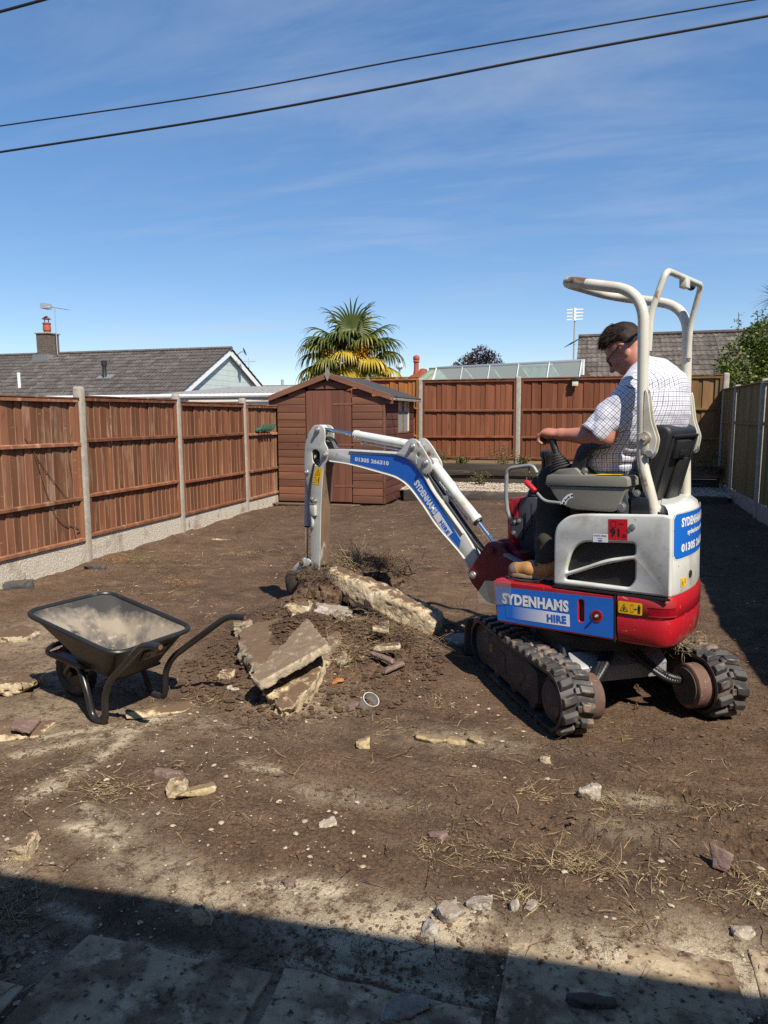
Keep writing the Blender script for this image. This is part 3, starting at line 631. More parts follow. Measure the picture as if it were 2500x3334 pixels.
# left bungalow
CLAD = M('pale green cladding', (.52, .60, .57), (.47, .55, .52), 3, rough=.5)
hl = empty('bungalow', (-18, 24.9, 0)); tag(hl, 'bungalow with grey tiled roof and pale clad gable beyond the left fence', 'house')
def W(p): return (p[0]+18, p[1]-24.9, p[2])
MB().box((-12, -3.3, 0), (4.75, 3.3, 2.35)).build('wall', RENDER, hl)
tile_roof(hl, -12.2, 4.98, -3.72, 2.35, 0, 4.17, TILE, -4+4)
tile_roof(hl, -12.2, 4.98, 3.72, 2.35, 0, 4.17, TILE, 2, name='back_roof', cap=0)
MB().tube([(-12.2, 0, 4.19), (4.98, 0, 4.19)], .1, 10, flat=.7).build('ridge', TILE, hl)
for k in range(9):
    z0 = 2.36+k*.2; h_ = max(.12, (4.1-z0)/(1.82/3.72)); h1 = max(.02, (4.1-z0-.195)/(1.82/3.72))
    MB().prism([(-h_, z0), (h_, z0), (h1, z0+.195), (-h1, z0+.195)], 4.76+.012, 4.79, 'x').build('cladding_board', CLAD, hl, bevel=.004, seg=1)
MB().prism([(-3.4, 2.36), (3.4, 2.36), (0, 4.05)], 4.72, 4.765, 'x').build('gable', CLAD, hl)
for s in (-1, 1):
    MB().prism([(0, 4.15), (s*3.74, 2.32), (s*3.74, 2.1), (0, 3.92)], 4.90, 4.93, 'x').build('barge_board', WHITEP, hl, bevel=.004, seg=1)
    MB().prism([(0, 4.12), (s*3.7, 2.31), (s*3.7, 2.29), (0, 4.10)], 4.70, 4.90, 'x').build('soffit', WHITEP, hl)
MB().tube([(-12.2, -3.80, 2.30), (4.93, -3.80, 2.30)], .06, 8).build('gutter', WHITEP, hl); MB().box((-12.2, -3.75, 2.12), (4.89, -3.72, 2.33)).build('fascia', WHITEP, hl)
BRICK = M('chimney brick', (.16, .12, .09), (.09, .07, .055), 12, rough=.95, bump=.008, bscale=20, spots=[((.32, .3, .26), 16, .62, .7)])
TERRA = M('terracotta', (.36, .085, .045), (.26, .06, .035), 8, rough=.8)
ch = empty('chimney', (-21.2+18, -.12, 4.0), 0, hl)
z = 0
for c_ in range(13):
    off = .06 if c_ % 2 else 0
    for sx, sy, ln, ax in ((-.3, -.3, .6, 0), (-.3, .19, .6, 0), (-.3, -.189, .378, 1), (.19, -.189, .378, 1)):
        nb = 3 if ax == 0 else 2
        for q in range(nb):
            L = ln/nb; lo = (sx+q*L+.004, sy, z+.003) if ax == 0 else (sx, sy+q*L+.004, z+.003); hi = (sx+(q+1)*L-.004, sy+.11, z+.07) if ax == 0 else (sx+.11, sy+(q+1)*L-.004, z+.07)
            MB().box(lo, hi).build('brick', BRICK, ch)
    z += .073
MB().box((-.29, -.29, 0), (.29, .29, .95)).build('stack_core', M('mortar', (.3, .28, .24), rough=.95), ch)
MB().box((-.34, -.34, .95), (.34, .34, 1.0)).build('capping', CONC, ch, bevel=.01); MB().prism([(-.42, -.3), (.42, -.3), (.34, .12), (-.34, .12)], -.5, .5, 'y').build('flashing', LEAD, ch)
MB().lathe([(.13, 1.0), (.13, 1.08), (.16, 1.1), (.15, 1.3), (.13, 1.34), (.165, 1.36), (.165, 1.4), (.12, 1.42), (.1, 1.42)], 18).build('pot', TERRA, ch)
MB().lathe([(.02, 1.62), (.17, 1.55), (.17, 1.57), (.02, 1.68)], 18).build('cowl', TERRA, ch)
for q in range(4): MB().cyl((.1*math.cos(q*1.57), .1*math.sin(q*1.57), 1.41), (.1*math.cos(q*1.57), .1*math.sin(q*1.57), 1.57), .012, 6).build('cowl_strut', BLACKP, ch)
MB().lathe([(.055, 0), (.055, .55), (.062, .56), (.062, .62), (.05, .62)], 14).build('vent_pipe', WHITEP, hl, loc=W((-20.09, 21.88, 2.62)))
MB().lathe([(.13, 0), (.075, .1), (.075, .5), (.1, .51), (.1, .68), (.06, .7)], 14).build('vent_pipe', BLACKP, hl, loc=W((-16.89, 22.51, 2.95)))
MB().box((-.3, -.02, -.02), (.3, .35, .02)).build('flashing', LEAD, hl, loc=W((-16.89, 22.4, 2.99)), rot=(.46, 0, 0))
ALU = M('aerial metal', (.55, .56, .57), rough=.4, metal=.6)
ta = empty('aerial', (-20.62, 24.6, 4.1)); tag(ta, 'thin television aerial on a mast beside the brick chimney', 'aerial')
MB().cyl((0, 0, 0), (0, 0, 1.85), .018, 8).build('mast', ALU, ta); MB().tube([(-.5, 0, 1.95), (0, 0, 1.86), (.7, 0, 1.74)], .014, 6).build('boom', ALU, ta)
for q in range(8): MB().cyl((-.1+q*.1, -.18, 1.885-q*.018), (-.1+q*.1, .18, 1.885-q*.018), .006, 5).build('element', ALU, ta)
MB().box((-.52, -.2, 1.83), (-.28, .2, 2.03)).build('reflector', ALU, ta)
tb = empty('aerial', (-12.95, 25.2, 3.95)); tag(tb, 'small dark dish bracket at the peak of the pale gable', 'aerial')
MB().tube([(0, 0, 0), (.12, .05, .12), (.22, .08, .12)], .012, 6).build('bracket', BLACKP, tb)
MB().lathe([(.02, 0), (.1, .012), (.16, .04), (.155, .045), (.1, .02), (.02, .008)], 16).build('dish', BLACKP, tb, loc=(.24, .08, .12), rot=(0, 1.2, .3))
tcx = empty('aerial', (-19.8, 40, 3)); tag(tcx, 'faint distant aerial above the roofs right of the gable', 'aerial')
MB().cyl((0, 0, 0), (0, 0, 2.15), .02, 6).build('mast', ALU, tcx)
for q in range(5): MB().cyl((-.35+q*.17, -.2, 1.75), (-.35+q*.17, .2, 2.1), .012, 5).build('element', ALU, tcx)
MB().cyl((-.45, 0, 1.93), (.45, 0, 1.93), .014, 5).build('boom', ALU, tcx)
# garage with a corrugated roof between that bungalow and the shed
ga = empty('garage', (-9, 18, 0)); tag(ga, 'low garage with grey corrugated roof and white gutter behind the fence', 'garage')
MB().box((-2.6, .1, 0), (1.9, 4.4, 2.05)).build('wall', RENDER, ga)
cx = np.linspace(-2.75, 2.05, 400); cy_ = np.array([0, 4.6]); CX, CY = np.meshgrid(cx, cy_); CZ = 2.24+CY*.085+.022*np.sin(CX*2*np.pi/.146)
q = np.arange(399); from_np('roof', np.stack([CX, CY, CZ], 2).reshape(-1, 3), np.stack([q, q+1, q+401, q+400], 1), M('fibre cement sheet', (.27, .265, .26), (.17, .165, .16), 5, rough=.95, spots=[((.38, .37, .34), 20, .6, .72)]), ga)
MB().tube([(-2.75, -.06, 2.19), (2.05, -.06, 2.19)], .055, 8).build('gutter', WHITEP, ga); MB().box((-2.75, -.02, 2.08), (2.05, .0, 2.19)).build('fascia', M('grey board', (.35, .35, .34), rough=.7), ga)
fr2 = empty('house', (-12, 32, 0)); tag(fr2, 'distant dark roof with a short flue just left of the shed', 'house')
MB().box((-3, -1.5, 0), (3, 1.5, 2.4)).build('wall', RENDER, fr2); MB().prism([(-2, 2.35), (0, 3.12), (2, 2.35)], -3.2, 3.2, 'x').build('roof', TILE, fr2)
MB().cyl((-2.1, 0, 2.9), (-2.1, 0, 3.38), .07, 10).build('flue', ALU, fr2)
# right bungalow
hr = empty('bungalow', (4, 23.4, -.13)); tag(hr, 'bungalow with weathered brown tiled roof behind the driver', 'house')
MB().box((-4.1, -3.4, 0), (6, 3.4, 2.2)).build('wall', RENDER, hr); MB().prism([(-3.3, 2.2), (3.3, 2.2), (0, 4.0)], -4.12, -4.08, 'x').build('gable', M('dark gable board', (.06, .055, .05), rough=.9), hr)
tile_roof(hr, -4.35, 6, -3.85, 2.05, 0, 4.15, TILEB, -2)
tile_roof(hr, -4.35, 6, 3.85, 2.05, 0, 4.15, TILEB, -2, name='back_roof', cap=0)
MB().tube([(-4.35, 0, 4.17), (6, 0, 4.17)], .1, 10, flat=.7).build('ridge', TILEB, hr)
for s in (-1, 1): MB().prism([(0, 4.12), (s*3.88, 2.0), (s*3.88, 1.85), (0, 3.94)], -4.34, -4.31, 'x').build('barge_board', M('grey barge', (.2, .19, .18), rough=.8), hr)
tv = empty('aerial', (-.43, 21.2, 2.3)); tag(tv, 'white panel television aerial on a mast left of the brown roof', 'aerial')
MB().cyl((0, 0, 0), (0, 0, 2.2), .022, 8).build('mast', M('galvanised mast', (.4, .4, .38), rough=.5, metal=.4), tv)
for q in range(4): MB().box((-.22, -.02, 1.97+q*.09), (.22, .0, 2.005+q*.09)).build('element', WHITEP, tv)
MB().box((-.03, -.05, 1.95), (.03, -.021, 2.3)).build('spine', WHITEP, tv)
MB().tube([(-.1, -.25, 1.28), (.05, .2, 1.42)], .012, 6).build('boom', BLACKP, tv)
for q in range(6): MB().cyl((-.27+q*.03, -.22+q*.08, 1.2+q*.03), (.05+q*.03, -.24+q*.08, 1.36+q*.03), .006, 5).build('element', BLACKP, tv)
MB().tube([(0, 0, .3), (-.2, .0, .1), (-.55, 0, -.1)], .008, 5).build('cable', BLACKP, tv)
# greenhouse with glass roof behind the back fence
GLASS = glassy('greenhouse glass', (.70, .82, .80), .3, .5, 1.18); ALUF = M('aluminium frame', (.5, .53, .53), rough=.4, metal=.3)
gx = (Vector((-.15, 15.65, 0))-Vector((-3.5, 17.0, 0))); gl = gx.length
gh = empty('greenhouse', (-3.5, 17.0, 0), math.atan2(gx.y, gx.x)); tag(gh, 'glass roofed greenhouse showing above the back fence', 'greenhouse')
zt_, zl_ = 2.75, 2.1; dy_ = -.2
MB().box((0, -.02, zt_-.03), (gl, .03, zt_+.025)).build('ridge_rail', ALUF, gh, bevel=.004)
MB().box((-.12, dy_-.02, zl_-.03), (gl+.1, dy_+.02, zl_+.03)).build('eave_rail', ALUF, gh)
nb = 5
for k in range(nb+1):
    x = k*gl/nb; MB().tube([(x, 0, zt_+.01), (x, dy_, zl_+.012)], .02, 6).build('glazing_bar', ALUF, gh)
    MB().cyl((x, dy_, 0), (x, dy_, zl_), .02, 6).build('upright', ALUF, gh); MB().cyl((x, 1.2, 0), (x, 1.2, 2.1), .02, 6).build('upright', ALUF, gh)
    if k < nb:
        MB().raw([(x+.022, -.01, zt_-.004), (x+gl/nb-.022, -.01, zt_-.004), (x+gl/nb-.022, dy_, zl_+.004), (x+.022, dy_, zl_+.004)], [(0, 1, 2, 3)]).build('pane', GLASS, gh)
        MB().raw([(x+.022, .03, zt_-.004), (x+gl/nb-.022, .03, zt_-.004), (x+gl/nb-.022, 1.2, 2.1), (x+.022, 1.2, 2.1)], [(0, 1, 2, 3)]).build('pane', GLASS, gh)
        MB().raw([(x+.022, dy_, .4), (x+gl/nb-.022, dy_, .4), (x+gl/nb-.022, dy_, zl_-.03), (x+.022, dy_, zl_-.03)], [(0, 1, 2, 3)]).build('pane', GLASS, gh)
MB().tube([(0, 0, zt_), (-.12, dy_, zl_)], .028, 6).build('hip_bar', WHITEP, gh)
MB().box((gl-.01, -.03, zt_-.3), (gl+.05, .03, zt_+.02)).build('end_frame', WHITEP, gh)
# green roofed outbuilding, its chimney, and the globe lamp
go = empty('outbuilding', (-4.1, 21.5, 0)); tag(go, 'outbuilding with pale green roof behind the greenhouse', 'outbuilding')
MB().box((-.75, -1.4, 0), (3.2, 1.4, 2.2)).build('wall', RENDER, go)
cx = np.linspace(-.55, 3.3, 300); VV = []
for yy, zz in ((-1.7, 2.25), (0, 3.02), (1.7, 2.25)):
    VV.append(np.stack([cx-(.55 if yy else 0)*(1-(cx+.55)/3.85), np.full(300, yy), zz+.02*np.sin(cx*2*np.pi/.25)], 1))
q = np.arange(299); FF = np.concatenate([np.stack([q, q+1, q+301, q+300], 1), np.stack([q, q+1, q+301, q+300], 1)+300])
from_np('roof', np.concatenate(VV), FF, M('green roofing', (.24, .30, .2), (.17, .22, .15), 6, rough=.8, spots=[((.36, .4, .32), 14, .62, .72)]), go)
MB().box((-.55, -.06, 3.0), (3.3, .06, 3.06)).build('ridge', M('dark ridge', (.1, .11, .1), rough=.8), go)
rc = empty('chimney', (-5.55, 23.8, 2.2)); tag(rc, 'red terracotta chimney pot on a stepped base right of the palm', 'chimney')
MB().prism([(-.3, 0), (.3, 0), (.3, .98), (.2, 1.0), (.1, .98), (.05, .86), (-.15, .8), (-.3, .72)], -.15, .15, 'y').build('base', TERRA, rc, bevel=.02)
MB().lathe([(.12, .75), (.085, .95), (.08, 1.2), (.11, 1.22), (.11, 1.25), (.09, 1.27), (.115, 1.33), (.1, 1.41), (.03, 1.45)], 16).build('pot', TERRA, rc, loc=(-.05, 0, 0))
gm = empty('lamp', (-5.12, 19.7, 0)); tag(gm, 'white globe lamp on a thin pole right of the palm', 'lamp')
MB().cyl((0, 0, 0), (0, 0, 2.9), .03, 8).build('pole', ALU, gm)
MB().lathe([(.02, -.1), (.08, -.07), (.1, 0), (.08, .07), (.02, .1)], 16).build('globe', WHITEP, gm, loc=(0, 0, 3.0)); MB().lathe([(.1, -.02), (.105, 0), (.1, .02)], 16).build('collar', ALU, gm, loc=(0, 0, 2.97))

# ------------------------------------------------------------------ plants
def leafmat(name, c1, c2, c3=None, rough=.45, scale=2.):
    m = M(name, c1, c2, scale, rough=rough, spec=.4, spots=[(c3, 5, .55, .7)] if c3 else ())
    N, K = m.node_tree.nodes, m.node_tree.links; b = N['Principled BSDF']; out = N['Material Output']
    tr = N.new('ShaderNodeBsdfTranslucent'); ms = N.new('ShaderNodeMixShader'); ms.inputs[0].default_value = .28
    src = b.inputs['Base Color'].links[0].from_socket; K.new(src, tr.inputs[0]); K.new(b.outputs[0], ms.inputs[1]); K.new(tr.outputs[0], ms.inputs[2]); K.new(ms.outputs[0], out.inputs[0]); return m
PALMG = leafmat('palm leaf', (.135, .165, .042), (.07, .10, .026)); PALMY = leafmat('palm leaf yellow', (.62, .42, .045), (.34, .30, .04), (.42, .22, .05)); FIBRE = M('palm fibre', (.10, .065, .04), (.05, .035, .022), 14, (1, 1, .2), rough=.95, bump=.02, bscale=30)
PALMM = leafmat('palm leaf turning', (.24, .24, .04), (.10, .13, .03), (.48, .34, .06))
PALMD = leafmat('dead palm leaf', (.22, .15, .08), (.13, .09, .05)); FLOW = M('palm flower', (.72, .40, .03), (.6, .28, .02), 20, rough=.7)
palm = empty('palm_tree', (-5.68, 17.0, 0)); tag(palm, 'fan palm with green and yellowing leaves and orange flower clusters behind the shed', 'palm')
mb = MB(); pr = random.Random(4)
mb.tube([(0, 0, 0), (.02, 0, 1.2), (-.02, .02, 2.2), (.03, 0, 3.15), (.05, 0, 3.45)], [.17, .16, .17, .15, .08], 14); mb.build('trunk', FIBRE, palm)
def frond(az, el, pet, rad, droop, mat, hub, n=34, spread=2.55, seed=0):
    r = random.Random(seed); v = []; f = []
    d = Vector((math.cos(az)*math.cos(el), math.sin(az)*math.cos(el), math.sin(el))); side = Vector((-math.sin(az), math.cos(az), 0)); nrm = d.cross(side)
    hub = Vector(hub); c = hub+d*pet+Vector((0, 0, -.06*pet))
    for k in range(n):
        t = -spread+2*spread*k/(n-1); L = rad*(1-.28*(abs(t)/spread)**2)*r.uniform(.86, 1.05)
        dirv = (d*math.cos(t)+side*math.sin(t)).normalized(); tw = r.uniform(-.25, .25)
        perp = (side*math.cos(t)-d*math.sin(t)).normalized(); b = len(v); m = 6; cur = c.copy(); dd = dirv+nrm*(-.12+.16*math.cos(t))
        bend = droop*r.uniform(.7, 1.4)
        for j in range(m+1):
            s = j/m; wdt = .027*(1.0 if s < .5 else 1-((s-.5)/.5)**1.4*.94)*(.5+.5*min(1, s*4))
            if j:
                dd = (dd+Vector((0, 0, -bend*s*s*.75))).normalized(); cur = cur+dd*(L/m)
            v += [cur-perp*wdt+nrm*.004, cur-nrm*.010, cur+perp*wdt+nrm*.004]
        for j in range(m):
            q = b+j*3; f += [(q, q+1, q+4, q+3), (q+1, q+2, q+5, q+4)]
    mb = MB().raw(v, f); mb.tube([hub, hub+d*pet*.5+Vector((0, 0, -.02)), c], .014, 6); return mb.build('frond', mat, palm, recalc=False, ang=50)
k = 0
view = -1.25   # rough bearing from the palm to the garden
for az, el, pet, rad, dr, mt in [(view+1.5, 1.15, .35, .78, .6, PALMG), (view-1.6, 1.0, .4, .76, .8, PALMG), (view+.2, 1.3, .3, .75, .5, PALMG), (view+2.6, 1.0, .4, .78, .7, PALMG), (view-.2, -1.2, .4, .6, .4, PALMD), (view+.9, -1.1, .45, .6, .4, PALMD), (view-1.1, -1.1, .45, .6, .4, PALMD), (view-1.35, .1, .7, .7, 1.2, PALMM), (view-2.0, .25, .62, .74, 1.1, PALMG), (view+1.9, .3, .62, .74, 1.1, PALMG), (view-.5, .35, .5, .66, 1.3, PALMG), (view+.6, .25, .5, .66, 1.3, PALMM), (view-1.6, -.35, .85, .66, 1.2, PALMY), (view+1.45, -.4, .85, .64, 1.2, PALMY),
        (view+1.7, .55, .55, .74, .8, PALMG), (view-1.7, .5, .55, .76, .9, PALMG), (view+3.1, .6, .5, .75, .7, PALMG),
        (view-1.2, .25, .6, .74, 1.1, PALMG), (view+1.3, .2, .62, .72, 1.1, PALMG), (view, .45, .4, .68, 1.2, PALMM),
        (view-1.5, -.1, .72, .7, 1.3, PALMG), (view+1.55, -.05, .75, .68, 1.4, PALMG), (view-.9, -.25, .6, .68, 1.2, PALMM), (view+.8, -.3, .58, .66, 1.2, PALMY), (view-.25, -.15, .42, .62, 1.3, PALMY),
        (view-.45, -.75, .55, .70, .7, PALMY), (view+.35, -.8, .6, .66, .8, PALMY), (view+1.1, -.6, .7, .66, 1., PALMM), (view-1.2, -.55, .75, .68, 1., PALMM), (view+1.6, -.55, .85, .62, 1.1, PALMM), (view-1.7, -.45, .82, .66, 1.1, PALMG), (view+2.4, -.3, .7, .7, 1.2, PALMG), (view-2.4, -.3, .7, .7, 1.2, PALMG)]:
    frond(az, el, pet*(1.12 if el < .3 else 1), rad*1.1, dr, mt, (.04, 0, 3.30+.12*el), seed=k); k += 1
for q, (az, l, dz) in enumerate([(view-.95, .82, .10), (view-.65, .78, -.12), (view+.55, .80, .10), (view+.75, .78, -.08), (view+.35, .72, -.02), (view-1.25, .7, .02)]):
    r = np.random.RandomState(q); pts = []; sz = []
    for b in range(16):
        a2 = az+r.uniform(-.35, .35); 
        for s in np.linspace(.25, 1, 16):
            pts.append((math.cos(a2)*l*s+r.normal(0, .012), math.sin(a2)*l*s+r.normal(0, .012), 3.22+dz+.12*math.sin(s*2.4)-.28*s*s*(.5+b/16)+r.normal(0, .015))); sz.append(r.uniform(.018, .03))
    o = scatter('flower_cluster', np.array(pts), np.array(sz), FLOW, q, parent=palm); o['kind'] = 'stuff' if False else 'thing'; del o['kind']
    o.location = (0, 0, 0)

def leaf_cloud(name, P, mat, size, seed, parent, aspect=.55, outward=None):
    """leaf-shaped folded quads scattered through a crown"""
    r = np.random.RandomState(seed); n = len(P); P = np.asarray(P)
    d = r.normal(size=(n, 3)); d[:, 2] = d[:, 2]*.7-.1
    if outward is not None: d = d*.8+outward*1.0
    d /= np.linalg.norm(d, axis=1)[:, None]; u = np.cross(d, r.normal(size=(n, 3))); u /= np.linalg.norm(u, axis=1)[:, None]; w = np.cross(d, u)
    s = (size*r.uniform(.6, 1.25, n))[:, None]
    V = np.stack([P, P+d*s*.5+u*s*aspect*.5+w*s*.06, P+d*s, P+d*s*.5-u*s*aspect*.5+w*s*.06], 1).reshape(-1, 3)
    q = 4*np.arange(n); F = np.concatenate([np.stack([q, q+1, q+2], 1), np.stack([q, q+2, q+3], 1)])
    return from_np(name, V, F, mat, parent, smooth=False)
def lobes(r, centres, n, shell=.55):
    out = []; o2 = []; tot = sum(c[3]**2 for c in centres)
    for (x, y, z, R_) in centres:
        m = int(n*R_**2/tot); d = r.normal(size=(m, 3)); d /= np.linalg.norm(d, axis=1)[:, None]; q = R_*(shell+(1-shell)*r.uniform(0, 1, m)**.5)*(1+.18*noise3(d*2.2+x))
        out.append(np.array([x, y, z])+d*q[:, None]); o2.append(d)
    return np.concatenate(out), np.concatenate(o2)
BARK = M('bark', (.09, .07, .05), (.05, .04, .03), 12, rough=.95)
r = np.random.RandomState(8)
bu = empty('bush', (3.2, 15.2, 0)); tag(bu, 'dense light green bush over the right hand fence corner', 'bush')
cs_ = [(-.35, -.2, 2.55, .5), (.0, -.1, 2.95, .42), (.35, -.35, 2.6, .6), (-.45, -.45, 2.15, .42), (.2, -.6, 2.2, .5), (.8, -.2, 2.7, .7), (-.2, -.25, 3.05, .25), (.4, 0, 3.1, .3), (.9, -.5, 2.2, .5), (-.1, -.2, 1.6, .5)]
P, Od = lobes(r, cs_, 17000); leaf_cloud('foliage', P, leafmat('bush leaf', (.17, .215, .035), (.075, .11, .022), (.28, .30, .06)), .075, 1, bu, .6, Od)
mb = MB()
for (x, y, z, R_) in cs_: mb.tube([(0, 0, 0), (x*.4, y*.4, z*.5), (x, y, z)], [.05, .03, .008], 6)
mb.build('branches', BARK, bu)
for sx, sy, sz, L in [(-.52, -.3, 2.95, .55), (-.2, -.25, 3.2, .33), (-.1, -.2, 3.2, .35), (.5, -.1, 3.3, .3)]:
    s_ = MB(); s_.tube([(sx, sy, sz-.3), (sx-.02, sy, sz+L*.5), (sx-.04, sy, sz+L)], .006, 5); s_.build('shoot', BARK, bu)
    n = 60; t = r.uniform(-.3, 1, n); P = np.stack([sx-.04*t+r.normal(0, .045, n), sy+r.normal(0, .045, n), sz+L*t], 1); leaf_cloud('shoot_leaves', P, leafmat('young leaf', (.16, .2, .03), (.09, .13, .02)), .06, 5, bu)
pt_ = empty('copper_tree', (-4.5, 30.5, 0)); tag(pt_, 'dark purple leaved tree in the distance behind the greenhouse', 'tree')
MB().tube([(0, 0, 0), (.05, 0, 1.8), (-.05, 0, 3.2), (.1, 0, 4.1)], [.14, .11, .06, .02], 8).build('trunk', BARK, pt_)
for q in range(9):
    a_ = q*.7; MB().tube([(0, 0, 2.4+.12*q), (.5*math.cos(a_), .5*math.sin(a_), 3.1+.1*q), (1.0*math.cos(a_), .9*math.sin(a_), 3.5+.08*q)], [.04, .02, .008], 5).build('limb', BARK, pt_)
P, Od = lobes(r, [(0, 0, 3.75, .7), (-.55, 0, 3.75, .45), (.55, 0, 3.8, .45), (.1, 0, 4.15, .42), (-.95, 0, 3.68, .22), (.9, 0, 3.65, .3), (0, 0, 3.2, .8), (-.3, .1, 4.0, .3), (.5, 0, 4.1, .28)], 5200, .3)
leaf_cloud('crown', P, M('purple leaf', (.045, .02, .028), (.02, .011, .018), 3, rough=.5), .085, 3, pt_, .7)
co = empty('cordyline', (3.5, 16.0, 0)); tag(co, 'spiky dark cordyline palm at the right edge above the bush', 'palm')
MB().tube([(0, 0, 0), (.03, 0, 2), (0, 0, 3.85)], [.1, .08, .06], 8).build('trunk', FIBRE, co)
v = []; f = []
for q in range(130):
    a_ = r.uniform(0, 6.28); e_ = r.uniform(-.9, 1.5); L = r.uniform(.45, .62); d = Vector((math.cos(a_)*math.cos(e_), math.sin(a_)*math.cos(e_), math.sin(e_))); sd = d.cross(Vector((0, 0, 1))).normalized(); b = len(v); c0 = Vector((0, 0, 3.9)); 
    for j in range(5):
        s = j/4; p = c0+d*L*s+Vector((0, 0, -.12*s*s)); w_2 = .018*(1-s*.95); v += [p-sd*w_2, p+sd*w_2]
    for j in range(4): f.append((b+2*j, b+2*j+1, b+2*j+3, b+2*j+2))
MB().raw(v, f).build('crown', leafmat('cordyline leaf', (.05, .06, .025), (.03, .038, .018)), co, recalc=False)
# security light on the back fence
sl_ = empty('security_light', (-.24, 13.94, 2.24)); tag(sl_, 'small security light fixed to the top of the back fence', 'lamp')
MB().box((-.07, -.05, -.005), (.07, .0, .075)).build('housing', BLACKP, sl_, bevel=.008); MB().box((-.055, -.065, -.085), (.055, -.01, -.006)).build('lens', M('lens', (.6, .55, .4), rough=.3), sl_, bevel=.006)
# weeds on the raised bed
WEED = leafmat('weed leaf', (.17, .16, .05), (.09, .1, .03), (.26, .17, .07))
for q, (x, y, z, s, lb) in enumerate([(-2.75, 13.62, .7, .3, 'low dry weed on the sleepers nearest the shed'), (-1.52, 13.62, .7, .42, 'tall dry weed on the sleepers left of the second post'), (-1.15, 13.6, .7, .2, 'small weed on the sleepers right of the second post'), (-1.9, 13.3, .33, .28, 'green weed growing in the white gravel'), (-.75, 13.2, .33, .35, 'green weed in the gravel behind the grey handrail'), (-2.3, 13.62, .7, .2, 'short grassy weed on the sleepers'), (2.05, 13.4, .62, .5, 'dark ivy hanging at the shaded corner of the right fence')]):
    w0 = empty('weed', (x, y, z)); tag(w0, lb, 'weed'); n = 260
    rr = np.random.RandomState(q+20); t = rr.uniform(0, 1, n); a_ = rr.uniform(0, 6.28, n); sp = s*.55*rr.uniform(.2, 1, n)
    leaf_cloud('leaves', np.stack([np.cos(a_)*sp*(.4+t)*1.3, np.sin(a_)*sp*.5, t*s*(.4+.6*rr.uniform(size=n))], 1), WEED, .045, q, w0)
    sm = MB()
    for j in range(9): sm.tube([(0, 0, -.02), (rr.normal(0, .04), rr.normal(0, .02), s*.5), (rr.normal(0, s*.3), rr.normal(0, .05), s*rr.uniform(.6, 1))], .003, 4)
    sm.build('stems', TWIG, w0)
# overhead cables
CAB = M('black cable', (.012, .012, .014), rough=.6)
def cable(pts, r, label, ext=(1.5, 1.5)):
    P = [Vector(p) for p in pts]; P = [P[0]+(P[0]-P[1])*ext[0]]+P+[P[-1]+(P[-1]-P[-2])*ext[1]]
    tag(MB().tube(spline(P, 10), r, 8).build('overhead_cable', CAB, None), label, 'cable')
cable([(-11.05, 12, 7.16), (-6.39, 12, 7.19), (-2.99, 12, 7.32), (-.05, 12, 7.40), (2.14, 12, 7.45)], .0135, 'thin upper overhead cable crossing the sky')
cable([(-8.78, 9.5, 5.63), (-5.07, 9.5, 5.71), (-2.64, 9.5, 5.82), (-.52, 9.5, 5.94), (1.8, 9.5, 6.04)], .0165, 'thicker lower overhead cable crossing the sky')
cable([(-7.6, 8, 6.62), (-6.9, 8, 6.66), (-6.0, 8, 6.72)], .017, 'short length of cable in the top left corner', (2., 1.))
# ------------------------------------------------------------------ mini excavator
HD, PT = 2.706, .037
EC = Vector((.075, 4.189, G(.075, 4.189)*0))
hx = Vector((math.cos(HD)*math.cos(PT), math.sin(HD)*math.cos(PT), -math.sin(PT))); lyv = Vector((-math.sin(HD), math.cos(HD), 0)); uzv = hx.cross(lyv)
EXM = Matrix(((hx.x, lyv.x, uzv.x, EC.x), (hx.y, lyv.y, uzv.y, EC.y), (hx.z, lyv.z, uzv.z, EC.z), (0, 0, 0, 1)))
ex = empty('mini_excavator'); ex.matrix_world = EXM
tag(ex, 'white and red tracked mini excavator with blue hire stickers digging up the garden', 'excavator')
PWHITE = M('excavator white paint', (.61, .625, .59), (.56, .575, .54), 3, rough=.38, spec=.5, coat=.25, spots=[((.42, .37, .29), 5, .52, .72), ((.26, .2, .14), 16, .66, .74), ((.10, .08, .06), 45, .70, .74, (1, 1, .3)), ((.16, .12, .09), 30, .68, .71, (.12, 1, 1)), ((.30, .23, .16), 3, .58, .8)])
PBOOM = M('boom grey white paint', (.50, .51, .47), (.44, .45, .42), 4, rough=.42, coat=.15, spots=[((.33, .29, .23), 5, .52, .7), ((.2, .13, .08), 22, .62, .70), ((.15, .10, .07), 60, .66, .72)])
PARM = M('worn arm paint', (.47, .48, .44), (.40, .41, .38), 4, rough=.5, spots=[((.17, .11, .07), 14, .60, .72), ((.13, .09, .06), 50, .66, .74)])
PWORN = M('rusty worn face', (.16, .10, .06), (.23, .15, .095), 10, (1, 1, .2), rough=.8, spots=[((.45, .46, .42), 9, .60, .68, (1, 1, .35)), ((.09, .06, .04), 30, .6, .7)])
PROPS = M('frame cream paint', (.60, .58, .49), (.55, .53, .44), 3, rough=.4, coat=.2, spots=[((.45, .40, .30), 4, .5, .7), ((.24, .13, .055), 12, .64, .70), ((.12, .07, .04), 45, .70, .74)])
PRUST = M('frame rust', (.22, .11, .045), (.50, .46, .36), 16, rough=.8, lo=.42, hi=.58)
PRED = M('excavator red paint', (.40, .010, .018), (.34, .008, .015), 3, rough=.3, spec=.5, coat=.5, spots=[((.26, .05, .045), 4, .52, .72), ((.60, .34, .30), 30, .66, .70, (.4, 1, 1)), ((.17, .10, .07), 6, .58, .74), ((.20, .12, .085), 12, .66, .76)])
PRED2 = M('dull red casting', (.20, .008, .014), (.14, .008, .012), 6, rough=.5, spots=[((.09, .05, .035), 15, .58, .7)])
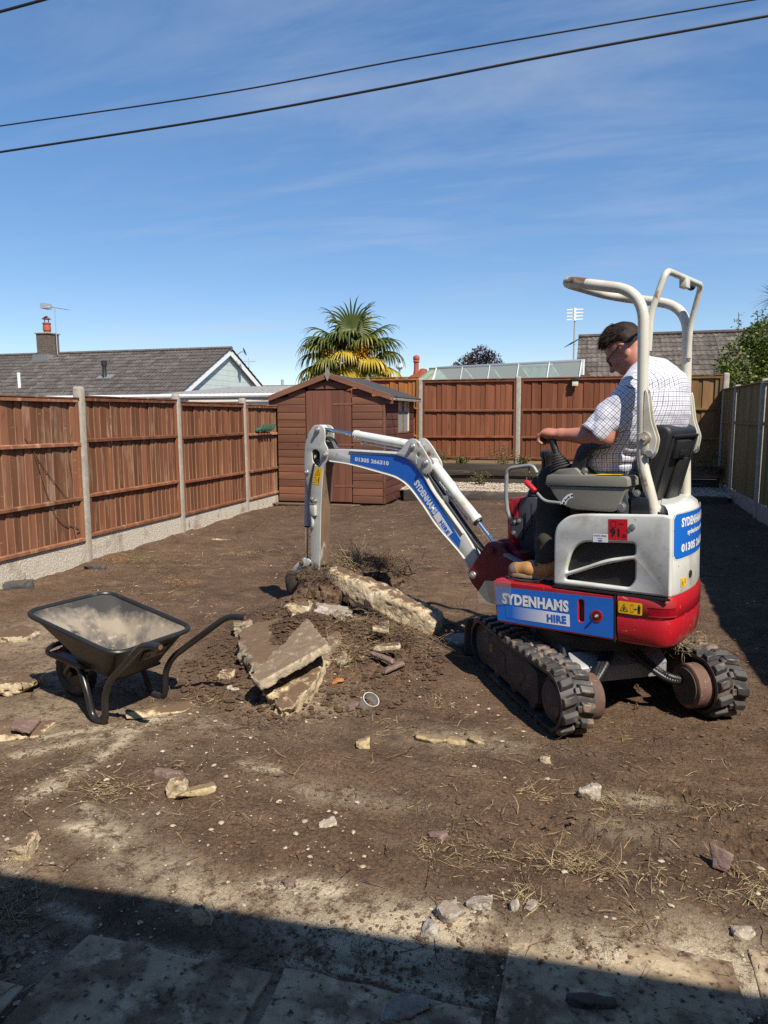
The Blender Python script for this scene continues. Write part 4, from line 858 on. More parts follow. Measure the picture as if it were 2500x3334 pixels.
BLUE = M('blue vinyl', (.010, .135, .56), (.009, .125, .52), 3, rough=.28, coat=.3); WHV = M('white vinyl', (.72, .74, .76), rough=.3); YEL = M('yellow sticker', (.80, .46, .012), (.74, .42, .01), 8, rough=.4); BLK = M('black print', (.012, .012, .012), rough=.5)
REDV = M('red sticker', (.55, .012, .02), rough=.35); GREYP = M('console grey plastic', (.225, .215, .18), (.20, .19, .16), 4, rough=.5, spots=[((.11, .10, .08), 9, .62, .8)])
RUB = M('black rubber', (.022, .022, .022), (.03, .028, .026), 12, rough=.6, spots=[((.10, .075, .055), 9, .6, .75)])
TRK = M('track rubber', (.035, .034, .034), (.022, .021, .021), 9, rough=.55, rnd=.2, spots=[((.13, .095, .07), 7, .52, .68)])
LUGM = M('track lug rubber', (.05, .048, .047), (.03, .029, .029), 8, rough=.5, rnd=.25, spots=[((.17, .125, .09), 14, .50, .62)])
STEEL = M('galvanised bolt', (.5, .5, .48), rough=.35, metal=.8); CHROME = M('chrome rod', (.75, .75, .76), rough=.12, metal=1); VINYL = M('seat vinyl', (.013, .013, .014), (.019, .019, .02), 6, rough=.5, bump=.001, bscale=300)
TFRAME = M('track frame dirty', (.085, .065, .05), (.05, .04, .033), 6, rough=.85, spots=[((.15, .11, .08), 8, .55, .7)]); DRUM = M('rusty drum', (.17, .085, .055), (.09, .055, .042), 8, rough=.8, spots=[((.36, .3, .25), 25, .6, .7)])
DKGREY = M('dark grey plastic', (.05, .055, .062), (.04, .044, .05), 5, rough=.55); GALV = M('grey painted tube', (.26, .27, .275), (.2, .21, .215), 10, rough=.4, spots=[((.1, .08, .07), 30, .64, .7)])

def plate(name, outer, holes, y, th, mat, parent, bev=.0, flip=False):
    """flat plate in the x-z plane with holes; outer face at y"""
    cu = bpy.data.curves.new(name, 'CURVE'); cu.dimensions = '2D'; cu.fill_mode = 'BOTH'; cu.extrude = th/2-bev; cu.bevel_depth = bev; cu.bevel_resolution = 2
    for lp in [outer]+list(holes):
        sp = cu.splines.new('POLY'); sp.points.add(len(lp)-1)
        for p, q in zip(sp.points, lp): p.co = (q[0], q[1], 0, 1)
        sp.use_cyclic_u = True
    if bev: cu.offset = -bev
    ob = bpy.data.objects.new(name, cu); COL.objects.link(ob); bpy.context.view_layer.update()
    me = bpy.data.meshes.new_from_object(ob.evaluated_get(bpy.context.evaluated_depsgraph_get())); bpy.data.objects.remove(ob); bpy.data.curves.remove(cu)
    co = np.empty(len(me.vertices)*3, np.float32); me.vertices.foreach_get('co', co); co = co.reshape(-1, 3)
    co = np.stack([co[:, 0], y-th/2+co[:, 2], co[:, 1]], 1); me.vertices.foreach_set('co', co.astype(np.float32).ravel()); me.update()
    bm = bmesh.new(); bm.from_mesh(me); bmesh.ops.remove_doubles(bm, verts=bm.verts, dist=.0003); finish(bm, 0, ang=38); bm.to_mesh(me); bm.free()
    me.materials.clear(); me.materials.append(mat); return put(name, me, parent)
def flat(name, poly, y, mat, parent, th=.0012): return MB().prism(poly, y-th, y, 'y').build(name, mat, parent)
def side_text(name, txt, mat, parent, p0, p1, hgt, y, bold=.02, up=None, wscale=1):
    """letters on a left-hand face; p0 -> p1 is the baseline in (x,z)"""
    a = Vector(p0); b = Vector(p1); d = (b-a); wd = d.length; d.normalize(); u = Vector((-d.y, d.x)) if up is None else Vector(up).normalized()
    if up is None and d.x < 0: u = Vector((d.y, -d.x))
    return lettering(name, txt, mat, parent, hgt, wd*wscale, bold, mapper=lambda s, t: (a.x+d.x*s+u.x*t, y, a.y+d.y*s+u.y*t))
def bolt(parent, p, r=.012, l=.012, axis='y', mat=None, name='bolt'):
    p = Vector(p); dv_ = {'y': Vector((0, 1, 0)), 'x': Vector((1, 0, 0)), 'z': Vector((0, 0, 1))}[axis]
    mb = MB(); mb.cyl(p-dv_*.004, p+dv_*.003, r*1.5, 16); mb.cyl(p+dv_*.0029, p+dv_*l, r, 6); return mb.build(name, mat or STEEL, parent)
def pin(parent, p, r, l, mat, name='pin'):
    x, y, z = p; mb = MB(); mb.tube([(x, y-l, z), (x, y+l-.004, z), (x, y+l, z)], [r, r, r*.85], 20); mb.tube([(x, y+l-.001, z), (x, y+l+.012, z), (x, y+l+.016, z)], [r*.62, r*.6, r*.4], 14); return mb.build(name, mat, parent)

# --- undercarriage: level on the soil, turned from the upper works
uc = empty('undercarriage', parent=ex); TH = R(119.7); TB = Vector((.075, 4.189, .0))
uc.matrix_local = EXM.inverted() @ (Matrix.Translation(TB) @ Matrix.Rotation(TH, 4, 'Z'))
XR, XF, RB, RW = -.455, .475, .152, .18
def loop(rad, n=14):
    P = []
    L = XF-XR
    for k in range(26): t = k/26; P.append((XR+L*t, rad[0]))              # bottom run, marked by side flag
    return P
def track_path(r, ds=.01):
    """stadium path of radius r about wheel centres; returns points and tangents by arc length"""
    L = XF-XR; per = 2*L+2*math.pi*r; n = int(per/ds); out = []
    for k in range(n):
        s = per*k/n
        if s < L: x, z, tx, tz = XR+s, -r, 1, 0
        elif s < L+math.pi*r: a = (s-L)/r; x, z, tx, tz = XF+r*math.sin(a), -r*math.cos(a), math.cos(a), math.sin(a)
        elif s < 2*L+math.pi*r: q = s-L-math.pi*r; sag = .012*math.sin(math.pi*q/L); x, z, tx, tz = XF-q, r-sag, -1, 0
        else: a = (s-2*L-math.pi*r)/r; x, z, tx, tz = XR-r*math.sin(a), r*math.cos(a), -math.cos(a), -math.sin(a)
        out.append((x, z, tx, tz))
    return out, per
def lug_mesh(sgn):
    # tapered chevron block: x along travel, y across, z out
    w, l, h = .080, .060, .026; sk = .010*sgn
    v = [(-l/2-sk, -w/2, 0), (l/2-sk, -w/2, 0), (l/2+sk, w/2, 0), (-l/2+sk, w/2, 0), (-l/2*.62-sk*.8, -w/2*.86, h), (l/2*.62-sk*.8, -w/2*.86, h), (l/2*.62+sk*.8, w/2*.86, h), (-l/2*.62+sk*.8, w/2*.86, h)]
    me = MB().raw(v, [(0, 3, 2, 1), (4, 5, 6, 7), (0, 1, 5, 4), (1, 2, 6, 5), (2, 3, 7, 6), (3, 0, 4, 7)]).mesh('lug', .004, 1); me.materials.append(LUGM); return me
LUGS = (lug_mesh(1), lug_mesh(-1)); cb = MB().cbox((0, 0, .008), (.034, .026, .018)).mesh('lug', .003, 1); cb.materials.append(LUGM)
ZC = RB+.023
for side, (ya, yb) in ((1, (.335, .515)), (-1, (-.545, -.365))):
    ym = (ya+yb)/2; tk = empty('track', (0, ym, ZC), 0, uc)
    pts, per = track_path(RB, .02); n = len(pts); v = []; f = []
    for x, z, tx, tz in pts:
        nx_, nz_ = tz, -tx
        for yy, rr in ((-.09, -.018), (-.09, 0), (.09, 0), (.09, -.018)): v.append((x+nx_*rr, yy, z+nz_*rr))
    for i in range(n):
        j = (i+1) % n
        for k in range(4): k2 = (k+1) % 4; f.append((i*4+k, i*4+k2, j*4+k2, j*4+k))
    MB().raw(v, f).build('belt', TRK, tk, ang=40)
    lp, per = track_path(RB, per/68); 
    for k, (x, z, tx, tz) in enumerate(lp):
        ang = math.atan2(tz, tx)
        o = put('lug', LUGS[k % 2], tk, (x, (.048 if k % 2 else -.048), z), (0, -ang+math.pi, 0))
        if k % 2 == 0: put('lug', cb, tk, (x, .0, z), (0, -ang+math.pi, 0))
    yo = side*.092
    # side frame, wheels
    fr = fillet2([(XR+.135, -.075), (XR+.15, .09), (XR+.28, .112), (XF-.05, .112), (XF+.08, .06), (XF+.10, -.03), (XF+.04, -.105), (XR+.2, -.105)], .035, 4)
    MB().prism(fr, -.076, .076, 'y').build('side_frame', TFRAME, tk, bevel=.008, seg=2)
    for q in range(3):
        xx = XR+.22+q*.24; MB().tube([(xx, -.07, -.095), (xx, .07, -.095)], .040, 18).build('roller', TFRAME, tk, bevel=.004, limit=50)
    MB().tube([(XF, -.066, 0), (XF, .066, 0)], RB-.02, 26).build('idler', TFRAME, tk, bevel=.008, limit=50)
    MB().tube([(XR, -.05, 0), (XR, .05, 0)], RB-.022, 26).build('sprocket', TFRAME, tk, bevel=.006, limit=50)
    if side > 0: MB().tube([(XR, .05, 0), (XR, .074, 0), (XR, .08, 0)], [.098, .098, .085], 26).build('hub_cover', TFRAME, tk)
    inn = -side; MB().tube([(XR, inn*.06, 0), (XR, inn*.165, 0), (XR, inn*.172, 0)], [.118, .118, .105], 30).build('drive_motor', DRUM, tk); MB().tube([(XR, inn*.1722, 0), (XR, inn*.178, 0)], .098, 28).build('motor_face', TFRAME, tk)
    if side > 0:
        MB().prism([(XF-.18, .0), (XF-.13, .0), (XF-.13, .05), (XF-.18, .05)], .0765, .0785, 'y').build('sticker', M('dirty yellow sticker', (.32, .2, .02), (.12, .09, .05), 30, rough=.7), tk)
        MB().prism(fillet2([(XF-.28, -.06), (XF-.36, -.06), (XF-.38, .0), (XF-.36, .055), (XF-.27, .055)], .02, 3), .0765, .080, 'y').build('access_cover', TFRAME, tk)
        for q in (-.02, -.3, -.5): bolt(tk, (XF-.08+q, .077, -.045), .008, .008, mat=TFRAME)
# cross beams, slew ring, hoses, blade
MB().box((-.2, -.3, .16), (.22, .3, .36)).box((-.14, -.48, .17), (-.04, .48, .27)).box((.08, -.48, .17), (.18, .48, .27)).build('cross_frame', DKGREY, uc, bevel=.012)
MB().prism([(-.22, .33), (-.30, .26), (-.30, .18), (-.2, .15)], -.28, .28, 'y').build('rear_plate', GALV, uc, bevel=.004)
MB().lathe([(.30, .34), (.33, .35), (.33, .42), (.30, .455)], 40).build('slew_ring', BLACKP, uc)
def hose(parent, pts, r, name='hose', rib=.011, mat=None):
    P = spline(pts, 14); L = [0]
    mb = MB(); rs = [r*(1+.16*(1 if (i % 2) else -1)) for i in range(len(P))]
    return mb.tube(P, rs, 10).build(name, mat or BLACKP, parent, ang=80)
for q in range(3):
    hose(uc, [(-.25, .02+.03*q, .36), (-.36, .12+.03*q, .32-.02*q), (-.42, .22+.012*q, .24), (-.44, .30, .19+.012*q)], .016)
for q in range(2): hose(uc, [(-.25, -.05-.03*q, .35), (-.36, -.14-.03*q, .25), (-.42, -.22, .20+.02*q), (-.44, -.3, .2)], .016)
MB().prism([(.70, .03), (.735, .02), (.75, .10), (.742, .2), (.70, .28), (.675, .28), (.715, .19), (.72, .1)], -.52, .52, 'y').build('dozer_blade', TFRAME, uc, bevel=.004)
for yy in (-.2, .2): MB().prism([(.2, .16), (.2, .24), (.71, .17), (.71, .1)], yy-.03, yy+.03, 'y').build('blade_arm', TFRAME, uc, bevel=.005)

# --- upper frame: plan outline, rear counterweight
def rear_plan(x0, off=0, n=40, xr=-.618):
    """half plan from (x0,.375) round the corner to the middle of the rear, mirrored"""
    ctrl = [(x0, .375), (-.42, .375), (-.515, .366), (-.563, .335), (-.582, .26), (-.586, .12), (-.576, 0), (-.556, -.1), (-.53, -.2), (-.49, -.295), (-.43, -.35), (-.31, -.375)]
    S = [Vector((p.x, p.y)) for p in spline([(p[0], p[1], 0) for p in ctrl], 8)]
    if off:
        out = []
        for i, p in enumerate(S):
            t = (S[min(i+1, len(S)-1)]-S[max(i-1, 0)]).normalized(); out.append(p+Vector((-t.y, t.x))*-off*1.0 if False else p+Vector((t.y, -t.x))*-off)
        S = out
    return S
_pl = rear_plan(-.31)
_cl = [0]
for i in range(1, len(_pl)): _cl.append(_cl[-1]+(_pl[i]-_pl[i-1]).length)
def rear_pt(s, z, off=0):
    """point on the rear wall at arc length s from x = -.31 on the left side"""
    s = max(0, min(_cl[-1]-1e-6, s)); i = max(j for j in range(len(_cl)) if _cl[j] <= s); i = min(i, len(_pl)-2); t = (s-_cl[i])/(_cl[i+1]-_cl[i]); p = _pl[i].lerp(_pl[i+1], t)
    tg = (_pl[min(i+2, len(_pl)-1)]-_pl[max(i-1, 0)]).normalized(); nrm = Vector((tg.y, -tg.x)); nrm = nrm if nrm.dot(p-Vector((-.2, 0))) > 0 else -nrm
    q = p+nrm*off; return Vector((q.x, q.y, z))
def s_of_x(x):   # along the straight left side
    return -.31-x
def rear_loft(name, prof, mat, parent, s0=0, s1=None, ns=64, cap=True):
    """prof: list of (z, offset)"""
    s1 = s1 if s1 is not None else _cl[-1]; v = []; f = []
    for z, of in prof:
        for k in range(ns+1):
            v.append(rear_pt(s0+(s1-s0)*k/ns, z, of))
    m = ns+1
    for j in range(len(prof)-1):
        for k in range(ns): f.append((j*m+k, j*m+k+1, (j+1)*m+k+1, (j+1)*m+k))
    if cap: f.append(tuple(range(m))[::-1]); f.append(tuple(range((len(prof)-1)*m, len(prof)*m)))
    return MB().raw(v, f).build(name, mat, parent, ang=45)
def rear_patch(name, s0, s1, z0, z1, off, mat, parent, rc=.0, ns=20):
    """thin sticker hugging the rear wall, corners clipped by rc"""
    v = []; f = []; cols = []
    for k in range(ns+1):
        s = s0+(s1-s0)*k/ns; e = min(s-s0, s1-s); c_ = 0
        if rc and e < rc: c_ = rc-math.sqrt(max(0, rc*rc-(rc-e)**2))
        v += [rear_pt(s, z0+c_, off), rear_pt(s, z1-c_, off)]
    for k in range(ns): f.append((2*k, 2*k+2, 2*k+3, 2*k+1))
    return MB().raw(v, f).build(name, mat, parent, recalc=False, ang=60)
up_ = ex
cw = rear_loft('counterweight', [(.437, -.03), (.442, -.012), (.455, 0), (.50, .006), (.575, .010), (.583, .004), (.592, .004), (.60, .012), (.655, .014), (.685, .008), (.698, -.004), (.699, -.03)], PRED, ex, s0=.006)
rear_patch('reflector', s_of_x(-.478)+.0, s_of_x(-.478)+.118, .607, .645, .0145, M('red reflector', (.30, .004, .012), (.2, .003, .01), 60, rough=.12, coat=.8), cw, .012)
fp = [(a, b) for a, b in ((0, .602), (0, .650))]
for z0_, z1_ in ((.600, .6065), (.6455, .652)): rear_patch('reflector_frame', s_of_x(-.474), s_of_x(-.474)+.127, z0_, z1_, .017, PRED, cw)
rear_patch('warning_sticker', .014, .135, .600, .662, .0155, YEL, cw, .004)
def rear_poly(name, pts, off, mat, parent): return MB().raw([rear_pt(s, z, off) for s, z in pts], [tuple(range(len(pts)))]).build(name, mat, parent, recalc=False)
def ring2(pts, w):  # outline of a polygon as quads
    c = Vector((sum(p[0] for p in pts)/len(pts), sum(p[1] for p in pts)/len(pts))); inn = [tuple(c+(Vector(p)-c)*(1-w)) for p in pts]; n = len(pts)
    return [(pts[i], pts[(i+1) % n], inn[(i+1) % n], inn[i]) for i in range(n)]
def man_icon(x, z, h, q=1):
    return [[(x-.14*h, z+.42*h), (x+.14*h, z+.42*h), (x+.14*h, z+.80*h), (x-.14*h, z+.80*h)], [(x-.12*h, z), (x-.02*h, z), (x-.02*h, z+.42*h), (x-.12*h, z+.42*h)], [(x+.02*h, z), (x+.12*h, z), (x+.12*h, z+.42*h), (x+.02*h, z+.42*h)], [(x-.08*h, z+.84*h), (x+.08*h, z+.84*h), (x+.08*h, z+h), (x-.08*h, z+h)]]
def icons(name, polys, mp, mat, parent):
    mb = MB()
    for p in polys: mb.raw([mp(a, b) for a, b in p], [tuple(range(len(p)))])
    return mb.build(name, mat, parent, recalc=False)
tri = ring2([(.022, .611), (.066, .611), (.044, .650)], .22)+ring2([(.078, .611), (.093, .611), (.093, .65), (.078, .65)], .12)+[[(.044-.004, .618), (.044+.004, .618), (.044+.003, .633), (.044-.003, .633)], [(.097, .627), (.109, .627), (.109, .632), (.097, .632)]]+man_icon(.120, .608, .045)
icons('warning_print', tri, lambda s, z: rear_pt(s, z, .0168), BLK, cw)
# left skirt panel with the blue hire sticker
MB().prism([(.40, -.36), (.40, .365), (-.315, .365), (-.40, .33), (-.40, -.33), (-.315, -.36)], .452, .672, 'z').build('upper_frame', PRED2, ex)
sk = plate('side_skirt', fillet2([(.425, .683), (.398, .44), (-.307, .447), (-.305, .678)], [.018, .02, .008, .008], 4), [fillet2([(-.105, .636), (-.134, .638), (-.134, .522), (-.105, .518)], .0135, 5)], .383, .022, PRED, ex, .005)
MB().box((-.14, .345, .51), (-.1, .362, .65)).build('slot_back', BLACKP, sk)
bl = plate('hire_sticker', fillet2([(.407, .648), (.392, .452), (-.300, .4575), (-.298, .6665)], .008, 3), [fillet2([(-.100, .641), (-.139, .643), (-.139, .517), (-.100, .513)], .016, 5)], .3845, .0012, BLUE, sk)
def grad_mat():
    m = bpy.data.materials.new('fading white print'); m.use_nodes = True; N, K = m.node_tree.nodes, m.node_tree.links; b = N['Principled BSDF']; b.inputs['Roughness'].default_value = .3
    t = N.new('ShaderNodeTexCoord'); s = N.new('ShaderNodeSeparateXYZ'); K.new(t.outputs['Object'], s.inputs[0]); r = N.new('ShaderNodeMapRange'); r.inputs[1].default_value = .30; r.inputs[2].default_value = .06; K.new(s.outputs['X'], r.inputs[0])
    x = N.new('ShaderNodeMix'); x.data_type = 'RGBA'; x.inputs['A'].default_value = (.010, .135, .56, 1); x.inputs['B'].default_value = (.72, .74, .76, 1); K.new(r.outputs[0], x.inputs[0]); K.new(x.outputs['Result'], b.inputs['Base Color']); return m
flat('hire_band', [(.34, .475), (.34, .546), (-.053, .548), (-.055, .482)], .3856, grad_mat(), sk)
side_text('lettering', 'SYDENHAMS', WHV, sk, (.360, .5535), (-.050, .560), .064, .3866, .05)
side_text('lettering', 'HIRE', BLUE, sk, (.078, .489), (-.037, .4945), .044, .3866, .05)
MB().tube([(-.207, .384, .564), (-.207, .388, .564)], .032, 24).build('lock_cup', PRED, sk); MB().tube([(-.207, .3885, .564), (-.207, .3892, .564)], .023, 20).build('lock_recess', M('dark red', (.1, .004, .006), rough=.5), sk); pin(sk, (-.207, .386, .564), .011, .006, STEEL, 'lock')
MB().box((-.30, .379, .440), (-.3075, .386, .685)).build('panel_gap', BLACKP, sk)
# clear plastic film flapping at the front corner of the sticker
FILM = glassy('clear film', (.97, .97, .98), .12, .16)
fm = MB().raw([(.47, .395, .676), (.30, .3885, .687), (.30, .3885, .56), (.43, .392, .538), (.445, .40, .60), (.515, .41, .598), (.50, .415, .545)], [(0, 1, 2, 3, 4), (0, 4, 5), (4, 3, 6, 5)]).build('plastic_film', FILM, sk, recalc=False, smooth=False)
# deck and front edge
MB().prism(fillet2([(.42, -.37), (.42, .37), (.02, .37), (.02, -.37)], .02, 3), .674, .686, 'z').build('deck', PRED, ex, bevel=.003)
MB().prism(fillet2([(.36, .1), (.38, .33), (.16, .345), (.07, .33), (.07, .1)], .03, 3), .6865, .694, 'z').build('floor_mat', RUB, ex, bevel=.003)
MB().tube(spline([(.30, .352, .694), (.2, .356, .695), (.13, .357, .71), (.09, .357, .745)], 5), .006, 6).build('mat_edge', RUB, ex)
# engine hood, left side cover with two grille openings
hood = [(.045, .700), (.038, .985), (.02, 1.03), (-.035, 1.075), (-.10, 1.092), (-.535, 1.108), (-.579, 1.10), (-.579, .704)]
g1 = fillet2([(-.030, .775), (-.034, .80), (-.06, .89), (-.12, .945), (-.402, .957), (-.402, .898), (-.25, .865), (-.12, .81)], [.012, .02, .04, .04, .016, .02, .05, .05], 5)
g2 = fillet2([(-.026, .733), (-.03, .752), (-.13, .792), (-.26, .842), (-.402, .878), (-.402, .775), (-.372, .73)], [.012, .014, .05, .05, .02, .02, .02], 5)
hp = plate('hood_cover', fillet2(hood, [.02, .05, .05, .05, .08, .03, .012, .012], 5), [g1, g2], .379, .034, PWHITE, ex, .013)
def grille_mat():
    m = M('grille mesh', (.012, .012, .013), rough=.5); N, K = m.node_tree.nodes, m.node_tree.links; b = N['Principled BSDF']
    t = N.new('ShaderNodeTexCoord'); mp_ = N.new('ShaderNodeMapping'); mp_.inputs['Scale'].default_value = (1, 1, 1); K.new(t.outputs['Object'], mp_.inputs[0]); fac = None
    s = N.new('ShaderNodeSeparateXYZ'); K.new(mp_.outputs[0], s.inputs[0]); outs = []
    for ax in ('X', 'Z'):
        mu = N.new('ShaderNodeMath'); mu.operation = 'MULTIPLY'; mu.inputs[1].default_value = 230.; K.new(s.outputs[ax], mu.inputs[0]); fr_n = N.new('ShaderNodeMath'); fr_n.operation = 'FRACT'; K.new(mu.outputs[0], fr_n.inputs[0]); g = N.new('ShaderNodeMath'); g.operation = 'GREATER_THAN'; g.inputs[1].default_value = .62; K.new(fr_n.outputs[0], g.inputs[0]); outs.append(g.outputs[0])
    mxn = N.new('ShaderNodeMath'); mxn.operation = 'MAXIMUM'; K.new(outs[0], mxn.inputs[0]); K.new(outs[1], mxn.inputs[1])
    x = N.new('ShaderNodeMix'); x.data_type = 'RGBA'; x.inputs['A'].default_value = (.004, .004, .005, 1); x.inputs['B'].default_value = (.026, .022, .019, 1); K.new(mxn.outputs[0], x.inputs[0]); K.new(x.outputs['Result'], b.inputs['Base Color']); return m
GRM = grille_mat()
MB().prism([(-.125, .715), (-.41, .715), (-.41, .965), (-.125, .965)], .3440, .3448, 'y').build('grille', GRM, hp); MB().prism([(-.02, .715), (-.124, .715), (-.124, .965), (-.02, .965)], .3440, .3445, 'y').build('grille_back', BLACKP, hp)
MB().prism(fillet2([(.03, .70), (.026, .985), (-.035, 1.066), (-.10, 1.085), (-.44, 1.10), (-.44, .70)], .03, 3), -.33, .343, 'y').build('hood_body', PWHITE, ex, bevel=.01)
MB().box((-.575, .3705, .688), (.04, .384, .6985)).build('hood_seal', BLACKP, ex)
MB().box((-.56, .20, .70), (-.42, .343, 1.098)).build('hood_rear', PWHITE, ex, bevel=.01)
st = flat('noise_sticker', [(-.266, 1.074), (-.266, .969), (-.365, .972), (-.365, 1.078)], .3802, REDV, hp)
side_text('lettering', '91', BLK, st, (-.275, .983), (-.325, .984), .045, .3806, .05); side_text('lettering', 'dB', BLK, st, (-.335, .983), (-.358, .984), .018, .3806, .02); side_text('lettering', 'Lwa', BLK, st, (-.315, 1.046), (-.345, 1.047), .014, .3806, .01)
icons('print', ring2([(-.278, 1.035), (-.278, 1.06), (-.292, 1.068), (-.306, 1.06), (-.306, 1.035), (-.292, 1.028)], .18), lambda a, b: (a, .3807, b), BLK, st)
st = flat('fuel_sticker', [(-.183, .990), (-.183, .950), (-.262, .953), (-.262, .994)], .3802, WHV, hp)
side_text('lettering', 'WHITE DIESEL', M('dark red print', (.2, .01, .02), rough=.5), st, (-.187, .979), (-.258, .982), .008, .3806, .01); side_text('lettering', 'ONLY', M('dark red print', (.2, .01, .02), rough=.5), st, (-.208, .967), (-.236, .968), .007, .3806, .01)
flat('print', [(-.212, .955), (-.212, .962), (-.233, .963), (-.233, .956)], .3806, BLUE, st)
bolt(hp, (-.389, .379, 1.04), .011, .008)
# rear white cover (round the corner) with rubber seam and decal
sA = s_of_x(-.31)+.0
S0 = (_cl[-1]/2)-.372  # where the rear cover starts, just behind the side cover
S0 = next(_cl[i] for i in range(len(_pl)) if _pl[i].x < -.545)
rc_ = rear_loft('rear_cover', [(.701, -.03), (.7015, -.002), (.715, .004), (.86, .004), (1.085, .001), (1.125, -.010), (1.145, -.035), (1.15, -.075)], PWHITE, ex, s0=S0+.008, s1=_cl[-1])
MB().tube([rear_pt(S0, .702, .007), rear_pt(S0, .9, .007), rear_pt(S0, 1.08, .006), rear_pt(S0-.01, 1.104, -.004), rear_pt(S0-.05, 1.112, -.04), rear_pt(S0-.12, 1.110, -.12)], .006, 8).build('rubber_seam', BLACKP, ex)
MB().prism([(-.36, -.31), (-.40, .318), (-.52, .305), (-.545, .2), (-.54, 0), (-.49, -.2), (-.44, -.29)], 1.10, 1.146, 'z').build('tank_top', PWHITE, ex, bevel=.015)
d0 = S0+.034; d1 = next(_cl[i] for i in range(len(_pl)) if _pl[i].y < -.285)
rear_patch('lip', d0-.006, d1+.006, .876, 1.112, .0048, PWHITE, rc_, .03, 40)
dec = rear_patch('hire_sticker', d0, d1, .884, 1.105, .0062, BLUE, rc_, .024, 48)
wdt = d1-d0
lettering('lettering', 'SYDENHAMS HIRE', WHV, rc_, .046, wdt*.80, .05, mapper=lambda a, b: tuple(rear_pt(d0+wdt*.10+a, 1.036+b, .0074)))
lettering('lettering', 'sydenhams.co.uk', WHV, rc_, .034, wdt*.56, .04, mapper=lambda a, b: tuple(rear_pt(d0+wdt*.22+a, .984+b, .0074)))
lettering('lettering', '01305 266310', WHV, rc_, .042, wdt*.74, .05, mapper=lambda a, b: tuple(rear_pt(d0+wdt*.10+a, .912+b, .0074)))
ys_ = rear_patch('warning_sticker', S0+.10, S0+.165, .735, .782, .0062, YEL, rc_, .003)
icons('warning_print', ring2([(S0+.106, .742), (S0+.132, .742), (S0+.119, .770)], .2)+ring2([(S0+.143, .755), (S0+.150, .748), (S0+.157, .755), (S0+.157, .766), (S0+.150, .773), (S0+.143, .766)], .25)+[[(S0+.117, .747), (S0+.121, .747), (S0+.120, .761), (S0+.118, .761)]], lambda s, z: rear_pt(s, z, .0072), BLK, rc_)
pp = rear_pt(S0+.225, .785, .0); MB().tube([rear_pt(S0+.225, .785, .0), rear_pt(S0+.225, .785, .009)], .019, 18).build('plug', BLACKP, rc_)
# --- left console with lever, armrest and stickers
con = plate('console', fillet2([(.083, 1.234), (.066, 1.225), (.042, 1.179), (-.0, 1.136), (-.064, 1.112), (-.276, 1.109), (-.305, 1.118), (-.346, 1.222), (-.352, 1.234)], [.004, .01, .03, .03, .03, .012, .012, .01, .004], 4), [], .367, .13, GREYP, ex, .006)
MB().prism(fillet2([(.09, 1.2365), (.083, 1.285), (.07, 1.294), (-.345, 1.288), (-.359, 1.278), (-.362, 1.2365)], .008, 3), .228, .374, 'y').build('console_lid', GREYP, con, bevel=.008)
MB().prism(fillet2([(.075, 1.29), (.02, 1.322), (-.07, 1.33), (-.115, 1.29)], .01, 3), .24, .355, 'y').build('lever_base', GREYP, con, bevel=.006)
flat_y = MB().prism([(-.19, .26), (-.33, .26), (-.33, .35), (-.19, .35)], 1.2915, 1.2925, 'z').build('top_sticker', YEL, con, rot=(0, .012, 0))
mb = MB(); cx_, cy2 = .035, .30
for q in range(6):
    t = q/5; zc = 1.325+.068*t; rr = .062*(1-.55*t); xo = .035+.025*t
    mb.lathe([(rr*.75, -.008), (rr, -.002), (rr, .002), (rr*.75, .01)], 20, Matrix.Translation((xo, cy2, zc)) @ Matrix.Rotation(.35, 4, 'Y'))
mb.build('lever_boot', RUB, con)
MB().tube([(.055, .30, 1.385), (.075, .30, 1.44), (.088, .30, 1.485)], [.017, .019, .021], 14).build('joystick', BLACKP, con)
MB().tube([(.070, .30, 1.425), (.072, .30, 1.430)], .0205, 14).build('joystick_ring', BLACKP, con)
MB().prism(fillet2([(-.028, 1.318), (-.065, 1.300), (-.10, 1.318), (-.136, 1.42), (-.20, 1.425), (-.235, 1.432), (-.235, 1.452), (-.10, 1.457), (-.073, 1.438)], [.01, .01, .01, .03, .01, .01, .01, .02, .02], 4), .27, .325, 'y').build('armrest', BLACKP, con, bevel=.008)
bolt(con, (-.115, .33, 1.315), .011, .014)
MB().tube(fillet([(.204, .378, 1.252), (.142, .378, 1.198), (.095, .378, 1.150), (-.0, .374, 1.144)], .04, 5)[4:], .0085, 8).build('lock_lever', GALV, con); MB().tube([(.208, .378, 1.255), (.200, .378, 1.249), (.150, .378, 1.206), (.146, .378, 1.203)], [.010, .0155, .014, .010], 12).build('lever_grip', M('red rubber grip', (.5, .015, .02), rough=.35), con)
arc = []; 
for k in range(9):
    a_ = R(95+k*10.5); arc.append((-.075+.075*math.sin(R(10+k*9)), 1.13+.068*math.cos(R(10+k*9))))
inn = [(-.075+(p[0]+.075)*.66, 1.13+(p[1]-1.13)*.66) for p in arc]; inn = [(p[0], p[1]) for p in inn]
flat('lock_sticker', arc+inn[::-1], .3682, WHV, con)
icons('print', [[(-.042, 1.172), (-.030, 1.160), (-.026, 1.164), (-.038, 1.176)], [(-.022, 1.140), (-.010, 1.140), (-.010, 1.150), (-.022, 1.150)], [(-.066, 1.180), (-.056, 1.180), (-.056, 1.190), (-.066, 1.190)], [(-.05, 1.184), (-.046, 1.168), (-.036, 1.178)], [(-.018, 1.166), (-.034, 1.162), (-.024, 1.152)]], lambda a, b: (a, .3687, b), BLK, con)
bk = MB().prism(fillet2([(-.30, 1.09), (-.29, 1.16), (-.335, 1.225), (-.355, 1.14), (-.35, 1.09)], .012, 3), .25, .35, 'y').build('console_bracket', DKGREY, ex, bevel=.004)
